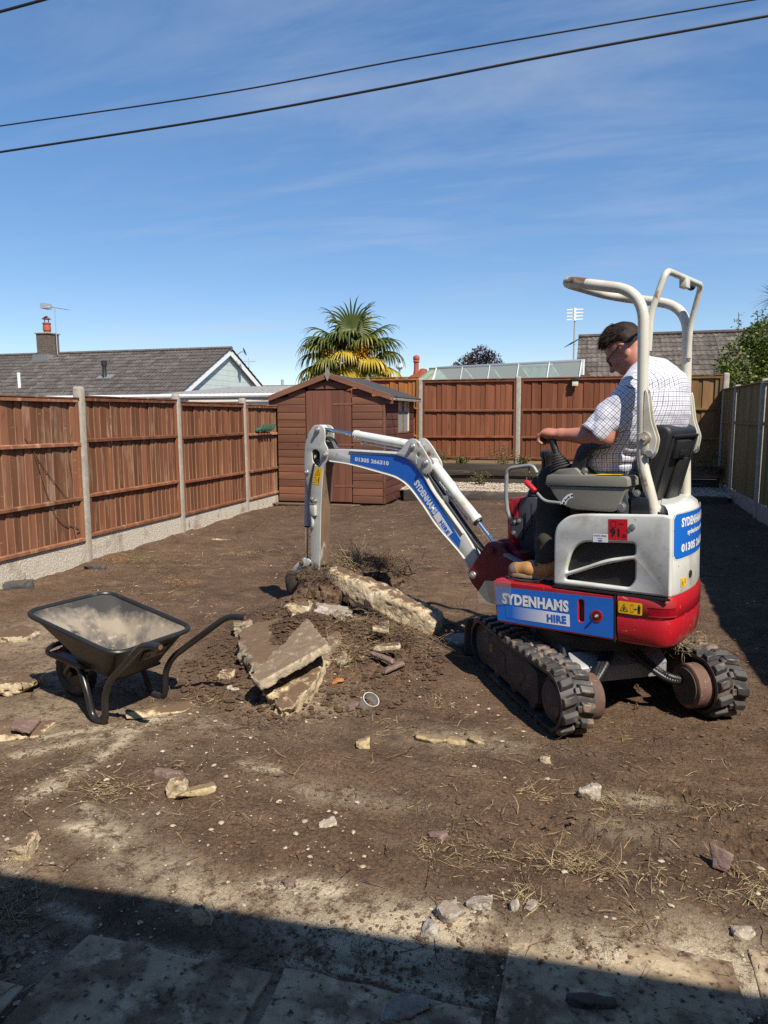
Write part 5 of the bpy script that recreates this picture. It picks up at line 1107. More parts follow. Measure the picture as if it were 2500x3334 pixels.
bolt(bk, (-.322, .351, 1.135), .017, .016); MB().box((-.463, .25, 1.10), (-.362, .345, 1.188)).build('black_box', BLACKP, ex, bevel=.012); bolt(ex, (-.395, .34, 1.205), .012, .012)
MB().prism(fillet2([(-.36, 1.19), (-.385, 1.225), (-.41, 1.215), (-.45, 1.19)], .008, 3), .325, .333, 'y').build('stay', DKGREY, ex)
MB().lathe([(.055, 0), (.062, .006), (.055, .012), (.062, .018), (.05, .026)], 20).build('bellows', RUB, ex, loc=(-.41, .30, 1.075))
for q in range(2): MB().tube([(.175+.034*q, .18-.02*q, 1.29), (.172+.034*q, .18-.02*q, 1.37), (.172+.034*q, .18-.02*q, 1.385), (.172+.034*q, .18-.02*q, 1.41), (.172+.034*q, .18-.02*q, 1.42)], [.018, .018, .027, .026, .008], 12).build('control_lever', BLACKP, ex)
MB().prism([(.22, 1.1), (.22, 1.31), (.12, 1.33), (.06, 1.1)], .06, .2, 'y').build('lever_console', BLACKP, ex, bevel=.01)
# --- seat
seat = empty('seat', (0, 0, 0), 0, ex)
MB().prism(fillet2([(-.31, 1.14), (-.352, 1.47), (-.40, 1.535), (-.47, 1.545), (-.515, 1.515), (-.505, 1.44), (-.40, 1.115)], [.03, .05, .04, .04, .03, .04, .03], 5), -.205, .205, 'y').build('backrest', VINYL, seat, bevel=.022, seg=3)
MB().prism(fillet2([(-.33, 1.10), (-.33, 1.19), (.10, 1.215), (.13, 1.19), (.11, 1.11)], .03, 4), -.225, .225, 'y').build('cushion', VINYL, seat, bevel=.02, seg=3)
sb = Matrix(((1, 0, 0, 0), (0, 1, 0, 0), (0, 0, 1, 0), (0, 0, 0, 1)))
def back_pt(t, y, o): # on the sloping rear face of the backrest; t 0 bottom - 1 top
    a_ = Vector((-.408, 1.13)); b_ = Vector((-.515, 1.50)); d_ = (b_-a_); n_ = Vector((-d_.y, d_.x)).normalized(); p = a_+d_*t+n_*o; return (p.x, y, p.y)
for yy0, yy1, t0, t1, o0, o1, nm in ((-.185, .185, .93, .975, .004, .016, 'back_rim'), (.165, .185, .04, .93, .004, .014, 'back_rim'), (-.185, -.165, .04, .93, .004, .014, 'back_rim'), (-.05, .13, .66, .90, .004, .03, 'pocket'), (.0, .09, .70, .78, .031, .036, 'pocket_flap'), (-.12, .02, .05, .64, .0035, .022, 'back_ridge')):
    v = [back_pt(t0, yy0, o0), back_pt(t0, yy1, o0), back_pt(t1, yy1, o0), back_pt(t1, yy0, o0), back_pt(t0, yy0, o1), back_pt(t0, yy1, o1), back_pt(t1, yy1, o1), back_pt(t1, yy0, o1)]
    MB().raw(v, [(0, 3, 2, 1), (4, 5, 6, 7), (0, 1, 5, 4), (1, 2, 6, 5), (2, 3, 7, 6), (3, 0, 4, 7)]).build(nm, VINYL, seat, bevel=.005)
MB().tube(spline([(-.36, .206, 1.14), (-.40, .208, 1.3), (-.44, .208, 1.44), (-.47, .206, 1.515)], 6), .006, 6).build('piping', BLACKP, seat); MB().box((-.40, -.12, 1.06), (-.1, .18, 1.13)).build('seat_mount', BLACKP, seat)
# --- roll-over frame
rp = empty('roll_frame', (0, 0, 0), 0, ex); py = .318; tr = .0265
low = fillet([(-.481, py, 1.09), (-.458, py, 1.19), (-.410, py, 1.36), (-.411, py, 1.50)], .12, 6)
MB().tube(low, tr, 16).build('post', PROPS, rp); MB().tube([(-.42, -py, 1.07), (-.412, -py, 1.5)], tr, 16).build('post', PROPS, rp)
hoop = fillet([(-.411, py, 1.502), (-.413, py, 2.185), (.035, py, 2.305), (.035, -py, 2.305), (-.413, -py, 2.185), (-.411, -py, 1.502)], [.15, .16, .16, .15], 10)
MB().tube(hoop, tr, 18).build('hoop', PROPS, rp)
MB().tube([p+Vector((.0, 0, .002)) for p in hoop[12:19]], tr+.0006, 18, caps=False).build('rust_patch', M('rust on frame', (.50, .44, .33), (.15, .07, .03), 9, rough=.6, lo=.40, hi=.50), rp)
for s in (1, -1):
    gp = fillet2([(-.432, 1.72), (-.445, 1.70), (-.462, 1.56), (-.492, 1.47), (-.478, 1.40), (-.455, 1.38), (-.425, 1.40), (-.425, 1.6)], .02, 4)
    for q in (0, 1): MB().prism(gp, s*py-.004+(q*2-1)*.021, s*py+.004+(q*2-1)*.021, 'y').build('gusset', PROPS, rp, bevel=.002, seg=1)
    MB().tube([(-.435, s*py-.034, 1.478), (-.435, s*py+.034, 1.478)], .030, 18).build('hinge_boss', PRUST, rp)
    MB().prism(fillet2([(-.418, 1.495), (-.45, 1.495), (-.452, 1.42), (-.42, 1.395)], .012, 3), s*(py+.0255)-.0035, s*(py+.0255)+.0035, 'y').build('latch', PROPS, rp, bevel=.001)
    bolt(rp, (-.435, s*(py+.03), 1.478) if s > 0 else (-.435, -py-.04, 1.478), .012, .01, mat=PROPS); bolt(rp, (-.458, s*(py+.012), 1.402), .017, .022, mat=GALV)
MB().tube([Vector((-.449, py, 1.215)), Vector((-.416, py, 1.335))], tr+.0005, 16, caps=False).build('rust_streak', PRUST, rp)
gb_ = .262
guard = fillet([(-.428, .292, 1.90), (-.437, .29, 2.075), (-.50, .262, 2.275), (-.50, -.262, 2.275), (-.437, -.29, 2.075), (-.428, -.292, 1.90)], [.05, .045, .045, .05], 6)
MB().tube(guard, .016, 12).build('guard_bar', PROPS, rp)
for s in (1, -1): MB().prism([(-.425, 1.885), (-.437, 1.885), (-.44, 1.98), (-.425, 2.0)], s*.30-.006, s*.30+.006, 'y').build('weld_tab', PROPS, rp, bevel=.002)
MB().box((-.518, -.03, 2.225), (-.482, .03, 2.272)).build('lamp_bracket', PROPS, rp, bevel=.003); MB().tube([(-.50, -.03, 2.248), (-.50, -.105, 2.248), (-.50, -.115, 2.248)], [.019, .022, .012], 12).build('work_lamp', BLACKP, rp)
# --- front right tower, handrail, pedals
tw = empty('front_tower', (0, 0, 0), 0, ex)
MB().prism(fillet2([(.625, 1.0), (.605, 1.105), (.52, 1.115), (.548, 1.06), (.55, .66), (.62, .66)], .012, 3), -.30, -.12, 'y').build('tower_panel', PRED, tw, bevel=.008)
MB().prism(fillet2([(.546, 1.058), (.515, 1.11), (.42, 1.115), (.40, 1.09), (.42, .66), (.548, .66)], .012, 3), -.30, -.124, 'y').build('tower_inner', DKGREY, tw, bevel=.008)
MB().lathe([(.045, 0), (.05, .01), (.042, .02), (.045, .03), (.035, .045), (.03, .08), (.012, .12)], 18).build('gaiter', RUB, tw, loc=(.47, -.2, 1.113)); MB().cyl((.47, -.2, 1.2), (.465, -.2, 1.24), .01, 8).build('lever', BLACKP, tw)
plate('rail_plate', fillet2([(.59, .985), (.512, .985), (.512, .855), (.545, .848), (.59, .88)], .015, 3), [], -.112, .007, DKGREY, tw)
for xz in ((.535, .965), (.575, .885), (.57, .955)): bolt(tw, (xz[0], -.111, xz[1]), .009, .008)
MB().tube(fillet([(.572, -.10, .95), (.61, -.10, 1.01), (.622, -.10, 1.12), (.612, -.10, 1.295), (.43, -.10, 1.318), (.40, -.10, 1.27)], [.05, .08, .045, .04], 6), .0125, 12).build('handrail', GALV, tw)
MB().tube([(.44, -.10, 1.08), (.44, -.10, .96), (.50, -.10, .885)], .006, 8).build('rod', BLACKP, tw)
MB().prism(fillet2([(.525, .06), (.525, .12), (.375, .12), (.375, .06)], .02, 3), -.004, .004, 'z').build('pedal', GALV, ex, loc=(.0, 0, .755), rot=(0, .0, 0)).matrix_basis = Matrix.Translation((.45, .09, .757)) @ Matrix.Rotation(-.36, 4, 'Y') @ Matrix.Translation((-.45, -.09, 0))
MB().tube([(.43, .09, .745), (.42, .09, .68)], .008, 8).build('pedal_post', BLACKP, ex)
# --- swing bracket
sb_ = fillet2([(.785, .585), (.80, .64), (.68, .80), (.655, .84), (.60, .856), (.555, .83), (.50, .77), (.44, .75), (.42, .52), (.50, .44), (.66, .46)], .03, 4)
MB().prism(sb_, .042, .088, 'y').prism(sb_, -.088, -.042, 'y').build('swing_bracket', PRED2, ex, bevel=.008)
MB().prism([(.60, .50), (.60, .70), (.36, .72), (.36, .48)], -.06, .06, 'y').build('swing_post', PRED2, ex, bevel=.01); MB().cyl((.46, 0, .42), (.46, 0, .79), .055, 20).build('swing_pin', PRED2, ex)
pin(ex, (.611, 0, .80), .036, .094, PRED2); pin(ex, (.758, 0, .625), .026, .096, STEEL)
# --- boom
boom = empty('boom', (0, 0, 0), 0, ex)
bo = [(2.125, 1.40), (2.105, 1.428), (2.06, 1.438), (1.835, 1.433), (1.42, 1.412), (1.33, 1.398), (1.262, 1.365), (1.20, 1.312), (1.15, 1.25), (1.08, 1.150), (.854, .846+.05), (.791, .812), (.722, .685), (.716, .63), (.735, .598), (.765, .588), (.795, .605), (.812, .65), (.869, .733), (1.065, .912), (1.178, 1.046), (1.294, 1.165), (1.402, 1.225), (1.606, 1.271), (1.841, 1.316), (2.048, 1.342), (2.10, 1.356), (2.122, 1.378)]
MB().prism(bo, -.048, .048, 'y').build('boom_box', PBOOM, boom, bevel=.006, seg=2, limit=40)
rim_in = [(x, z) for x, z in bo]
# side ribs: the pressed lower edge catches the light
edge = [(2.048, 1.342), (1.841, 1.318), (1.606, 1.273), (1.402, 1.227), (1.294, 1.167), (1.178, 1.048), (1.065, .914), (.869, .735), (.815, .66)]
MB().tube(spline([(x, .0505, z+.006) for x, z in edge], 5), .006, 6).build('lower_weld', PWHITE, boom)
tope = [(1.835, 1.431), (1.42, 1.408), (1.33, 1.394), (1.262, 1.361), (1.20, 1.308), (1.15, 1.246), (1.08, 1.146), (.854, .890)]
MB().tube(spline([(x, .0505, z-.008) for x, z in tope], 5), .006, 6).build('upper_weld', PBOOM, boom)
dc = [(1.833, 1.400), (1.40, 1.388), (1.33, 1.375), (1.275, 1.347), (1.215, 1.296), (1.16, 1.232), (1.08, 1.118), (.875, .835), (.888, .782), (1.062, .950), (1.178, 1.080), (1.294, 1.196), (1.402, 1.252), (1.606, 1.296), (1.836, 1.336)]
flat('hire_sticker', dc, .0495, BLUE, boom, .001)
side_text('lettering', '01305 266310', WHV, boom, (1.79, 1.349), (1.468, 1.318), .030, .0502, .045)
side_text('lettering', 'SYDENHAMS', WHV, boom, (1.252, 1.196), (1.088, .990), .050, .0502, .05, up=(-.78, .62))
flat('hire_band', [(1.091, .983), (1.046, 1.019), (.937, .882), (.982, .846)], .0499, WHV, boom, .0006)
side_text('lettering', 'HIRE', BLUE, boom, (1.046, .941), (.982, .861), .033, .0505, .05, up=(-.78, .62))
side_text('lettering', 'P-CODEX', M('dull red print', (.3, .1, .08), rough=.6), boom, (1.985, 1.385), (1.925, 1.38), .012, .0494, .01) if False else None
eb = fillet2([(1.40, 1.398), (1.345, 1.425), (1.285, 1.490), (1.25, 1.503), (1.215, 1.497), (1.165, 1.447), (1.093, 1.345), (1.083, 1.305), (1.10, 1.27), (1.135, 1.262), (1.17, 1.275), (1.25, 1.355)], .015, 3)
plate('elbow_plate', eb, [[(1.194+.018*math.cos(t*.628), 1.392+.018*math.sin(t*.628)) for t in range(10)]], .062, .012, PBOOM, boom, .002); plate('elbow_plate', eb, [[(1.194+.018*math.cos(t*.628), 1.392+.018*math.sin(t*.628)) for t in range(10)]], -.05, .012, PBOOM, boom, .002)
flat('small_sticker', [(1.222, 1.365), (1.212, 1.37), (1.205, 1.335), (1.215, 1.33)], .0628, M('pale blue sticker', (.4, .6, .68), rough=.4), boom)
pin(boom, (1.243, 0, 1.448), .024, .068, STEEL); pin(boom, (1.137, 0, 1.339), .024, .068, STEEL); pin(boom, (2.092, 0, 1.396), .027, .062, STEEL)
def ram(parent, a, b, t, r, rod, name='cylinder', y=0):
    a = Vector((a[0], y, a[1])); b = Vector((b[0], y, b[1])); m = a.lerp(b, t); d = (b-a).normalized(); e = empty(name, (0, 0, 0), 0, parent)
    MB().tube([a+d*.02, a+d*.03, m-d*.03, m-d*.028, m-d*.002, m], [r*.9, r, r, r*1.12, r*1.12, r*.95], 20).build('barrel', PWHITE if name != 'bucket_cylinder' else PBOOM, e)
    MB().tube([m-d*.004, m+d*.012], r*.92, 18).build('gland', BLACKP, e); MB().tube([m+d*.01, b], rod, 14).build('rod', CHROME, e)
    for p_ in (a, b): MB().tube([p_+Vector((0, -.03, 0)), p_+Vector((0, .03, 0))], r*.95, 18).build('eye', PBOOM, e)
    n_ = Vector((-d.z, 0, d.x)); n_ = -n_ if n_.z > 0 else n_
    for q in (.06, .86):
        p_ = a.lerp(m, q)+n_*r; MB().tube([p_, p_+n_*.014, p_+n_*.02+Vector((0, .012, 0))], .011, 8).build('port', PBOOM, e)
    MB().tube([a.lerp(m, .08)+n_*(r+.012)+Vector((0, .01, 0)), a.lerp(m, .5)+n_*(r+.014)+Vector((0, .012, 0)), a.lerp(m, .84)+n_*(r+.012)+Vector((0, .01, 0))], .006, 8).build('pipe', PBOOM, e)
    return e
ram(boom, (1.262, 1.450), (2.168, 1.592), .62, .033, .0145, 'arm_cylinder'); ram(boom, (1.125, 1.335), (.625, .800), .70, .036, .016, 'boom_cylinder')
for q, off in enumerate((-.018, .0, .018)):
    MB().tube(spline([(2.02, off, 1.436), (2.06, off, 1.50), (2.13, off, 1.52), (2.20, off, 1.46), (2.21, off, 1.36)], 6), .011, 8).build('hose', BLACKP, boom)
for q in (-.022, .022): MB().tube(spline([(1.15, q, 1.262), (1.02, q, 1.10), (.88, q, .93), (.78, q, .82), (.68, q, .72)], 6), .010, 8).build('hose', BLACKP, boom)
MB().box((.985, -.02, 1.075), (1.03, .03, 1.12)).build('hose_clamp', STEEL, boom, bevel=.004)
# --- arm
arm = empty('arm', (0, 0, 0), 0, ex)
ao = fillet2([(2.20, 1.622), (2.14, 1.622), (2.092, 1.60), (2.085, 1.54), (2.098, 1.49), (2.062, 1.437), (2.07, 1.36), (2.118, 1.30), (2.158, 1.057), (2.20, .56), (2.215, .49), (2.275, .49), (2.302, .56), (2.284, .803), (2.285, 1.075), (2.315, 1.225), (2.328, 1.289), (2.316, 1.461), (2.268, 1.566)], [.02, .03, .03, .03, .02, .02, .03, .03, .1, .02, .02, .02, .02, .1, .05, .05, .05, .1, .05], 4)
slot = fillet2([(2.238, 1.43), (2.19, 1.442), (2.148, 1.415), (2.152, 1.322), (2.20, 1.310), (2.238, 1.35)], .022, 4)
for yy in (.052, -.040): plate('arm_side', ao, [slot], yy, .012, PARM, arm, .002)
MB().prism([(2.125, 1.29), (2.163, 1.057), (2.205, .56), (2.222, .495), (2.27, .495), (2.297, .56), (2.279, .803), (2.280, 1.075), (2.306, 1.225)], -.0385, .0385, 'y').build('arm_box', PWORN, arm)
MB().prism([(2.085, 1.36), (2.112, 1.295), (2.151, 1.055), (2.195, .54), (2.201, .54), (2.157, 1.056), (2.118, 1.30), (2.091, 1.362)], -.045, .045, 'y').build('arm_rear_plate', PWORN, arm, bevel=.002)
MB().prism([(2.30, 1.24), (2.31, 1.46), (2.262, 1.56), (2.20, 1.615), (2.19, 1.605), (2.25, 1.55), (2.298, 1.455), (2.29, 1.24)], -.0385, .0385, 'y').build('arm_head', PARM, arm)
stk = flat('warning_sticker', fillet2([(2.205, 1.300), (2.127, 1.296), (2.165, 1.166), (2.242, 1.172)], .006, 2), .0532, YEL, arm)
mpA = lambda u, w: (2.205-.078*u-.037*-(1-w)-.0, .0538, 1.30-.128*(1-w)-.002*u)
icons('warning_print', ring2([(.15, .55), (.85, .55), (.5, .92)], .2)+ring2([(.1, .1), (.38, .1), (.38, .42), (.1, .42)], .12)+[[(.48, .24), (.62, .24), (.62, .28), (.48, .28)], [(.44, .26), (.5, .2), (.5, .32)], [(.46, .60), (.54, .60), (.52, .78), (.48, .78)]]+man_icon(.78, .06, .42), mpA, BLK, arm)
pin(arm, (2.158, 0, 1.585), .024, .064, STEEL); pin(arm, (2.30, 0, 1.262), .022, .062, STEEL); pin(arm, (2.245, 0, .525), .03, .058, TFRAME)
ram(arm, (2.335, 1.262), (2.405, .552), .60, .027, .013, 'bucket_cylinder', .0)
cb_ = MB(); cb_.box((2.20, .053, .93), (2.255, .085, 1.01)); cb_.build('valve_block', PBOOM, arm, bevel=.006)
for q in range(3): MB().tube([(2.215+.016*q, .07, 1.005), (2.215+.016*q, .075, 1.03)], .011, 8).build('hose_fitting', STEEL, arm)
MB().tube(spline([(2.225, .07, 1.03), (2.26, .07, 1.08), (2.25, .06, 1.2), (2.215, .05, 1.33)], 6), .009, 8).build('hose', BLACKP, arm); MB().tube(spline([(2.24, .07, .93), (2.24, .07, .86), (2.27, .06, .82)], 6), .012, 8).build('hose', PBOOM, arm)
for q, (x_, z_) in enumerate(((2.26, 1.055), (2.215, 1.045))): bolt(arm, (x_, .054, z_), .011, .02)
# --- bucket and link
bk_ = empty('bucket', (0, 0, 0), 0, ex)
lk = fillet2([(2.29, .565), (2.33, .585), (2.42, .56), (2.50, .50), (2.525, .455), (2.50, .43), (2.46, .465), (2.40, .51), (2.32, .525)], .015, 3)
for s in (-1, 1): MB().prism(lk, s*.052-.008, s*.052+.008, 'y').build('tipping_link', PARM, bk_, bevel=.003)
pin(bk_, (2.395, 0, .545), .024, .065, TFRAME); pin(bk_, (2.50, 0, .455), .022, .07, TFRAME)
bs = [(2.25, .54), (2.33, .50), (2.48, .48), (2.52, .42), (2.50, .30), (2.40, .18), (2.22, .12), (2.06, .13), (1.98, .17), (1.99, .185), (2.07, .155), (2.21, .148), (2.375, .205), (2.468, .315), (2.485, .41), (2.455, .45), (2.24, .46)]
MB().prism(bs, -.14, .14, 'y').build('bucket_shell', TFRAME, bk_, bevel=.004)
for s in (-1, 1): MB().prism([(2.24, .46), (2.46, .45), (2.485, .40), (2.468, .315), (2.375, .205), (2.21, .148), (2.06, .15), (2.10, .30)], s*.145-.006, s*.145+.006, 'y').build('bucket_side', TFRAME, bk_, bevel=.002)
for q in range(4): MB().prism([(2.02, .135), (2.02, .17), (1.92, .16)], -.12+q*.08-.018, -.12+q*.08+.018, 'y').build('tooth', TFRAME, bk_, bevel=.003)
# ------------------------------------------------------------------ driver: bodies and clothes grown as distance fields
def seg(p, a, b, ra, rb, sy=1.0):
    a = np.array(a, float); b = np.array(b, float); q = p-a; d = b-a
    t = np.clip((q@d)/(d@d), 0, 1); w = q-t[:, None]*d
    if sy != 1: w = w*np.array([1, sy, 1])
    return np.sqrt((w*w).sum(1))-(ra+(rb-ra)*t)
def chain(p, pts, k=.03, sy=1.0):
    r = None
    for (a, ra), (b, rb) in zip(pts[:-1], pts[1:]):
        s = seg(p, a, b, ra, rb, sy); r = s if r is None else smin(r, s, k)
    return r
def ell(p, c, r, F=None):
    q = p-np.array(c, float)
    if F is not None: q = q@F.T
    r = np.array(r, float); k0 = np.sqrt(((q/r)**2).sum(1)); k1 = np.sqrt(((q/(r*r))**2).sum(1))+1e-9
    return k0*(k0-1)/k1
def smin(a, b, k): h = np.clip(.5+.5*(b-a)/k, 0, 1); return b*(1-h)+a*h-k*h*(1-h)
def smax(a, b, k): return -smin(-a, -b, k)
def field(f, lo, hi, h, B=12, pad=.014):
    lo = np.array(lo); n = (np.ceil((np.array(hi)-lo)/h).astype(int)//B+1)*B+1
    vol = np.full(n, 1., np.float32); nb = (n-1)//B
    bi = np.stack(np.meshgrid(*[np.arange(k) for k in nb], indexing='ij'), -1).reshape(-1, 3)
    d = f(lo+(bi*B+B/2)*h); half = B*h*.87+pad
    g = np.stack(np.meshgrid(*[np.arange(B+1)]*3, indexing='ij'), -1).reshape(-1, 3)
    near = np.abs(d) < half
    for b in bi[(~near) & (d < 0)]: vol[b[0]*B:b[0]*B+B+1, b[1]*B:b[1]*B+B+1, b[2]*B:b[2]*B+B+1] = -1
    nb_ = bi[near]
    for c in range(0, len(nb_), 60):
        ch = nb_[c:c+60]; idx = (ch[:, None]*B+g[None]).reshape(-1, 3); vol[idx[:, 0], idx[:, 1], idx[:, 2]] = f(lo+idx*h)
    return vol, lo
def nets(vol, lo, h):
    s = vol < 0; c = [(i, j, k) for i in (0, 1) for j in (0, 1) for k in (0, 1)]; sh = tuple(x-1 for x in vol.shape)
    sl = lambda A, o: A[o[0]:o[0]+sh[0], o[1]:o[1]+sh[1], o[2]:o[2]+sh[2]]
    cnt = sum(sl(s, o).astype(np.int8) for o in c); act = (cnt > 0) & (cnt < 8); I = np.argwhere(act); idx = np.full(sh, -1, np.int64); idx[act] = np.arange(len(I))
    pos = np.zeros((len(I), 3)); n = np.zeros(len(I))
    for a in c:
        for ax in range(3):
            if a[ax]: continue
            b = list(a); b[ax] = 1; va = vol[tuple((I+a).T)]; vb = vol[tuple((I+b).T)]; m = (va < 0) != (vb < 0)
            t = np.where(m, va/np.where(m, va-vb, 1), 0); q = np.array(a, float)[None]+0*pos; q[:, ax] = t; pos += q*m[:, None]; n += m
    V = lo+(I+pos/n[:, None])*h; Q = []
    for ax in range(3):
        u, w = (ax+1) % 3, (ax+2) % 3; e = [slice(None)]*3; e2 = [slice(None)]*3; e[ax] = slice(0, -1); e2[ax] = slice(1, None)
        a_, b_ = s[tuple(e)], s[tuple(e2)]; E = np.argwhere(a_ != b_); E = E[(E[:, u] > 0) & (E[:, w] > 0) & (E[:, u] < sh[u]) & (E[:, w] < sh[w])]
        du = np.zeros(3, int); du[u] = 1; dw = np.zeros(3, int); dw[w] = 1
        q = np.stack([idx[tuple((E-du-dw).T)], idx[tuple((E-dw).T)], idx[tuple(E.T)], idx[tuple((E-du).T)]], 1)
        fl = ~a_[tuple(E.T)]; q[fl] = q[fl][:, ::-1]; Q.append(q)
    return V, np.concatenate(Q)
def relax(V, Q, it=2, lam=.5):
    E = np.concatenate([Q[:, [0, 1]], Q[:, [1, 2]], Q[:, [2, 3]], Q[:, [3, 0]]]); 
    for _ in range(it):
        A = np.zeros_like(V); n = np.zeros(len(V)); np.add.at(A, E[:, 0], V[E[:, 1]]); np.add.at(A, E[:, 1], V[E[:, 0]]); np.add.at(n, E[:, 0], 1); np.add.at(n, E[:, 1], 1)
        V = V+lam*(A/np.maximum(n, 1)[:, None]-V)
    return V
def grow(name, f, lo, hi, h, mat, parent, it=2):
    vol, o = field(f, lo, hi, h); V, Q = nets(vol, o, h); V = relax(V, Q, it); return from_np(name, V, Q, mat, parent)

man = empty('person'); man.matrix_world = EXM
tag(man, 'person in a white checked shirt and dark trousers sitting at the digger controls, head bowed', 'person')
def skin_mat():
    m = M('skin', (.46, .20, .135), (.40, .155, .105), 9, rough=.5, spec=.4, bump=.0008, bscale=160, spots=[((.36, .11, .075), 5, .55, .75)])
    b = m.node_tree.nodes['Principled BSDF']; b.inputs['Subsurface Weight'].default_value = .12; b.inputs['Subsurface Radius'].default_value = (.012, .004, .002); b.inputs['Subsurface Scale'].default_value = .5; return m
SKIN = skin_mat()
yw = .06; pitch_h = R(38)
Fh = np.array([math.cos(yw)*math.cos(pitch_h), math.sin(yw)*math.cos(pitch_h), -math.sin(pitch_h)]); Sh = np.array([-math.sin(yw), math.cos(yw), 0.]); Uh = np.cross(Fh, Sh); FR = np.stack([Fh, Sh, Uh])
HC = np.array([-.182, .0, 1.948])
def hp_(f, s, u): return HC+Fh*f+Sh*s+Uh*u
HANDS = {}
def hand_parts(p, wr, sgn, stick):
    """palm over the lever top, four fingers curled down in front of it, thumb on the inside"""
    w = np.array(wr); pal = w+np.array([.055, 0, .004])
    d = ell(p, pal, (.054, .046, .030)); d = smin(d, ell(p, pal+np.array([.022, 0, .006]), (.036, .047, .026)), .012)
    L = (.92, 1.0, .97, .82); ks = []
    for i in range(4):
        y = (-.035+.0235*i)*-sgn; k = pal+np.array([.040-.004*abs(i-1.4), y, .006]); a = k+np.array([.026*L[i], 0, -.014]); b = a+np.array([.002, 0, -.034*L[i]]); c = b+np.array([-.020*L[i], 0, -.010])
        fg = chain(p, [(k, .0125), (a, .0115), (b, .0102), (c, .009)], .004); d = smin(d, fg, .005)
    t0 = pal+np.array([-.02, -sgn*.036, -.006]); t1 = t0+np.array([.03, -sgn*.008, -.016]); t2 = t1+np.array([.022, sgn*.012, -.010])
    return smin(d, chain(p, [(t0, .014), (t1, .0115), (t2, .009)], .006), .008)
WL, WR = (.040, .292, 1.505), (.045, -.285, 1.50)
def body(p):
    d = ell(p, hp_(-.018, 0, .030), (.101, .076, .092), FR)                                     # skull
    d = smin(d, ell(p, hp_(.030, 0, -.035), (.064, .058, .078), FR), .04)                        # face
    d = smin(d, ell(p, hp_(.052, 0, -.092), (.036, .036, .026), FR), .03)                        # chin
    d = smin(d, ell(p, hp_(.0, 0, -.07), (.06, .062, .045), FR), .03)                            # jaw
    d = smin(d, seg(p, hp_(.084, 0, -.004), hp_(.112, 0, -.044), .010, .0145), .014)             # nose
    d = smin(d, ell(p, hp_(.094, 0, -.046), (.014, .020, .010), FR), .008)
    d = smin(d, ell(p, hp_(.082, 0, .012), (.016, .052, .011), FR), .014)                        # brow
    for s in (-1, 1):
        d = smax(d, -ell(p, hp_(.098, s*.031, -.008), (.020, .019, .012), FR), .012)             # eye hollow
        d = smin(d, ell(p, hp_(.079, s*.031, -.009), (.012, .012, .012), FR), .003)
        d = smin(d, ell(p, hp_(.050, s*.046, -.035), (.03, .02, .024), FR), .02)                 # cheek
        e = ell(p, hp_(-.022, s*.079, -.014), (.021, .009, .034), FR); e = smax(e, -ell(p, hp_(-.018, s*.090, -.010), (.012, .008, .021), FR), .004); d = smin(d, e, .006)
        d = smin(d, ell(p, hp_(-.014, s*.077, -.044), (.010, .007, .012), FR), .006)             # ear lobe
    d = smax(d, -ell(p, hp_(.100, 0, -.068), (.012, .024, .0025), FR), .004)                     # mouth line
    d = smin(d, ell(p, hp_(.087, 0, -.063), (.010, .021, .006), FR), .004); d = smin(d, ell(p, hp_(.083, 0, -.075), (.010, .018, .006), FR), .004)
    d = smin(d, chain(p, [((-.32, 0, 1.80), .075), ((-.255, 0, 1.885), .060), (tuple(hp_(-.05, 0, -.03)), .058)], .03), .03)
    d = smin(d, chain(p, [((-.19, 0, 1.26), .13), ((-.20, 0, 1.42), .14), ((-.31, 0, 1.60), .14), ((-.345, 0, 1.74), .11), ((-.32, 0, 1.80), .07)], .05, .85), .05)
    for s, w, el in ((1, WL, (-.205, .285, 1.487)), (-1, WR, (-.20, -.28, 1.475))):
        d = smin(d, chain(p, [((-.32, s*.08, 1.76), .06), ((-.315, s*.195, 1.705), .062), (el, .049), ], .03), .03)
        m1 = np.array(el)*.62+np.array(w)*.38
        d = smin(d, chain(p, [(el, .050), (tuple(m1), .048), (w, .030), (tuple(np.array(w)+np.array([.02, 0, .0])), .025)], .02), .02)
        d = smin(d, hand_parts(p, w, s, None), .014)
        d = smin(d, chain(p, [((-.2, s*.10, 1.24), .10), ((.15, s*.185, 1.245), .065), ((.135, s*.245, .84), .045), ((.12, s*.25, .75), .04)], .03), .03)
        d = smin(d, seg(p, (.12, s*.25, .745), (.33, s*.26, .725), .038, .028), .02)
    return d
bd = grow('body', body, (-.62, -.42, .66), (.46, .42, 2.12), .0048, SKIN, man, 1)
# --- hair
def hair(p):
    q = (p-HC)@FR.T
    d = ell(p, hp_(-.022, 0, .036), (.104, .082, .094), FR)+.006*fbm3(p*np.array([18, 26, 18]), 2, 4)-.010*sst(.02, .1, q[:, 2])-.002
    # keep hair above a line from the forehead over the ear down to the nape
    lim = np.where(q[:, 0] > .02, .052+.42*(q[:, 0]-.02), np.where(q[:, 0] > -.045, .02+.5*(q[:, 0]+.045), .005-1.9*(-.045-q[:, 0])))+.006*noise3(p*60, 3)
    d = smax(d, lim-q[:, 2], .01)
    ear = ell(p, hp_(-.022, .088, -.014), (.027, .025, .036), FR)
    return smax(d, -ear, .006)
HAIRM = M('dark brown hair', (.032, .019, .012), (.015, .010, .008), 40, (1, 1, .4), rough=.6, spec=.2, bump=.004, bscale=120, spots=[((.07, .04, .024), 26, .58, .72)])
hr_ = grow('hair', hair, HC-.16, HC+.17, .0042, HAIRM, man, 1)
hr2 = random.Random(3); mb = MB()
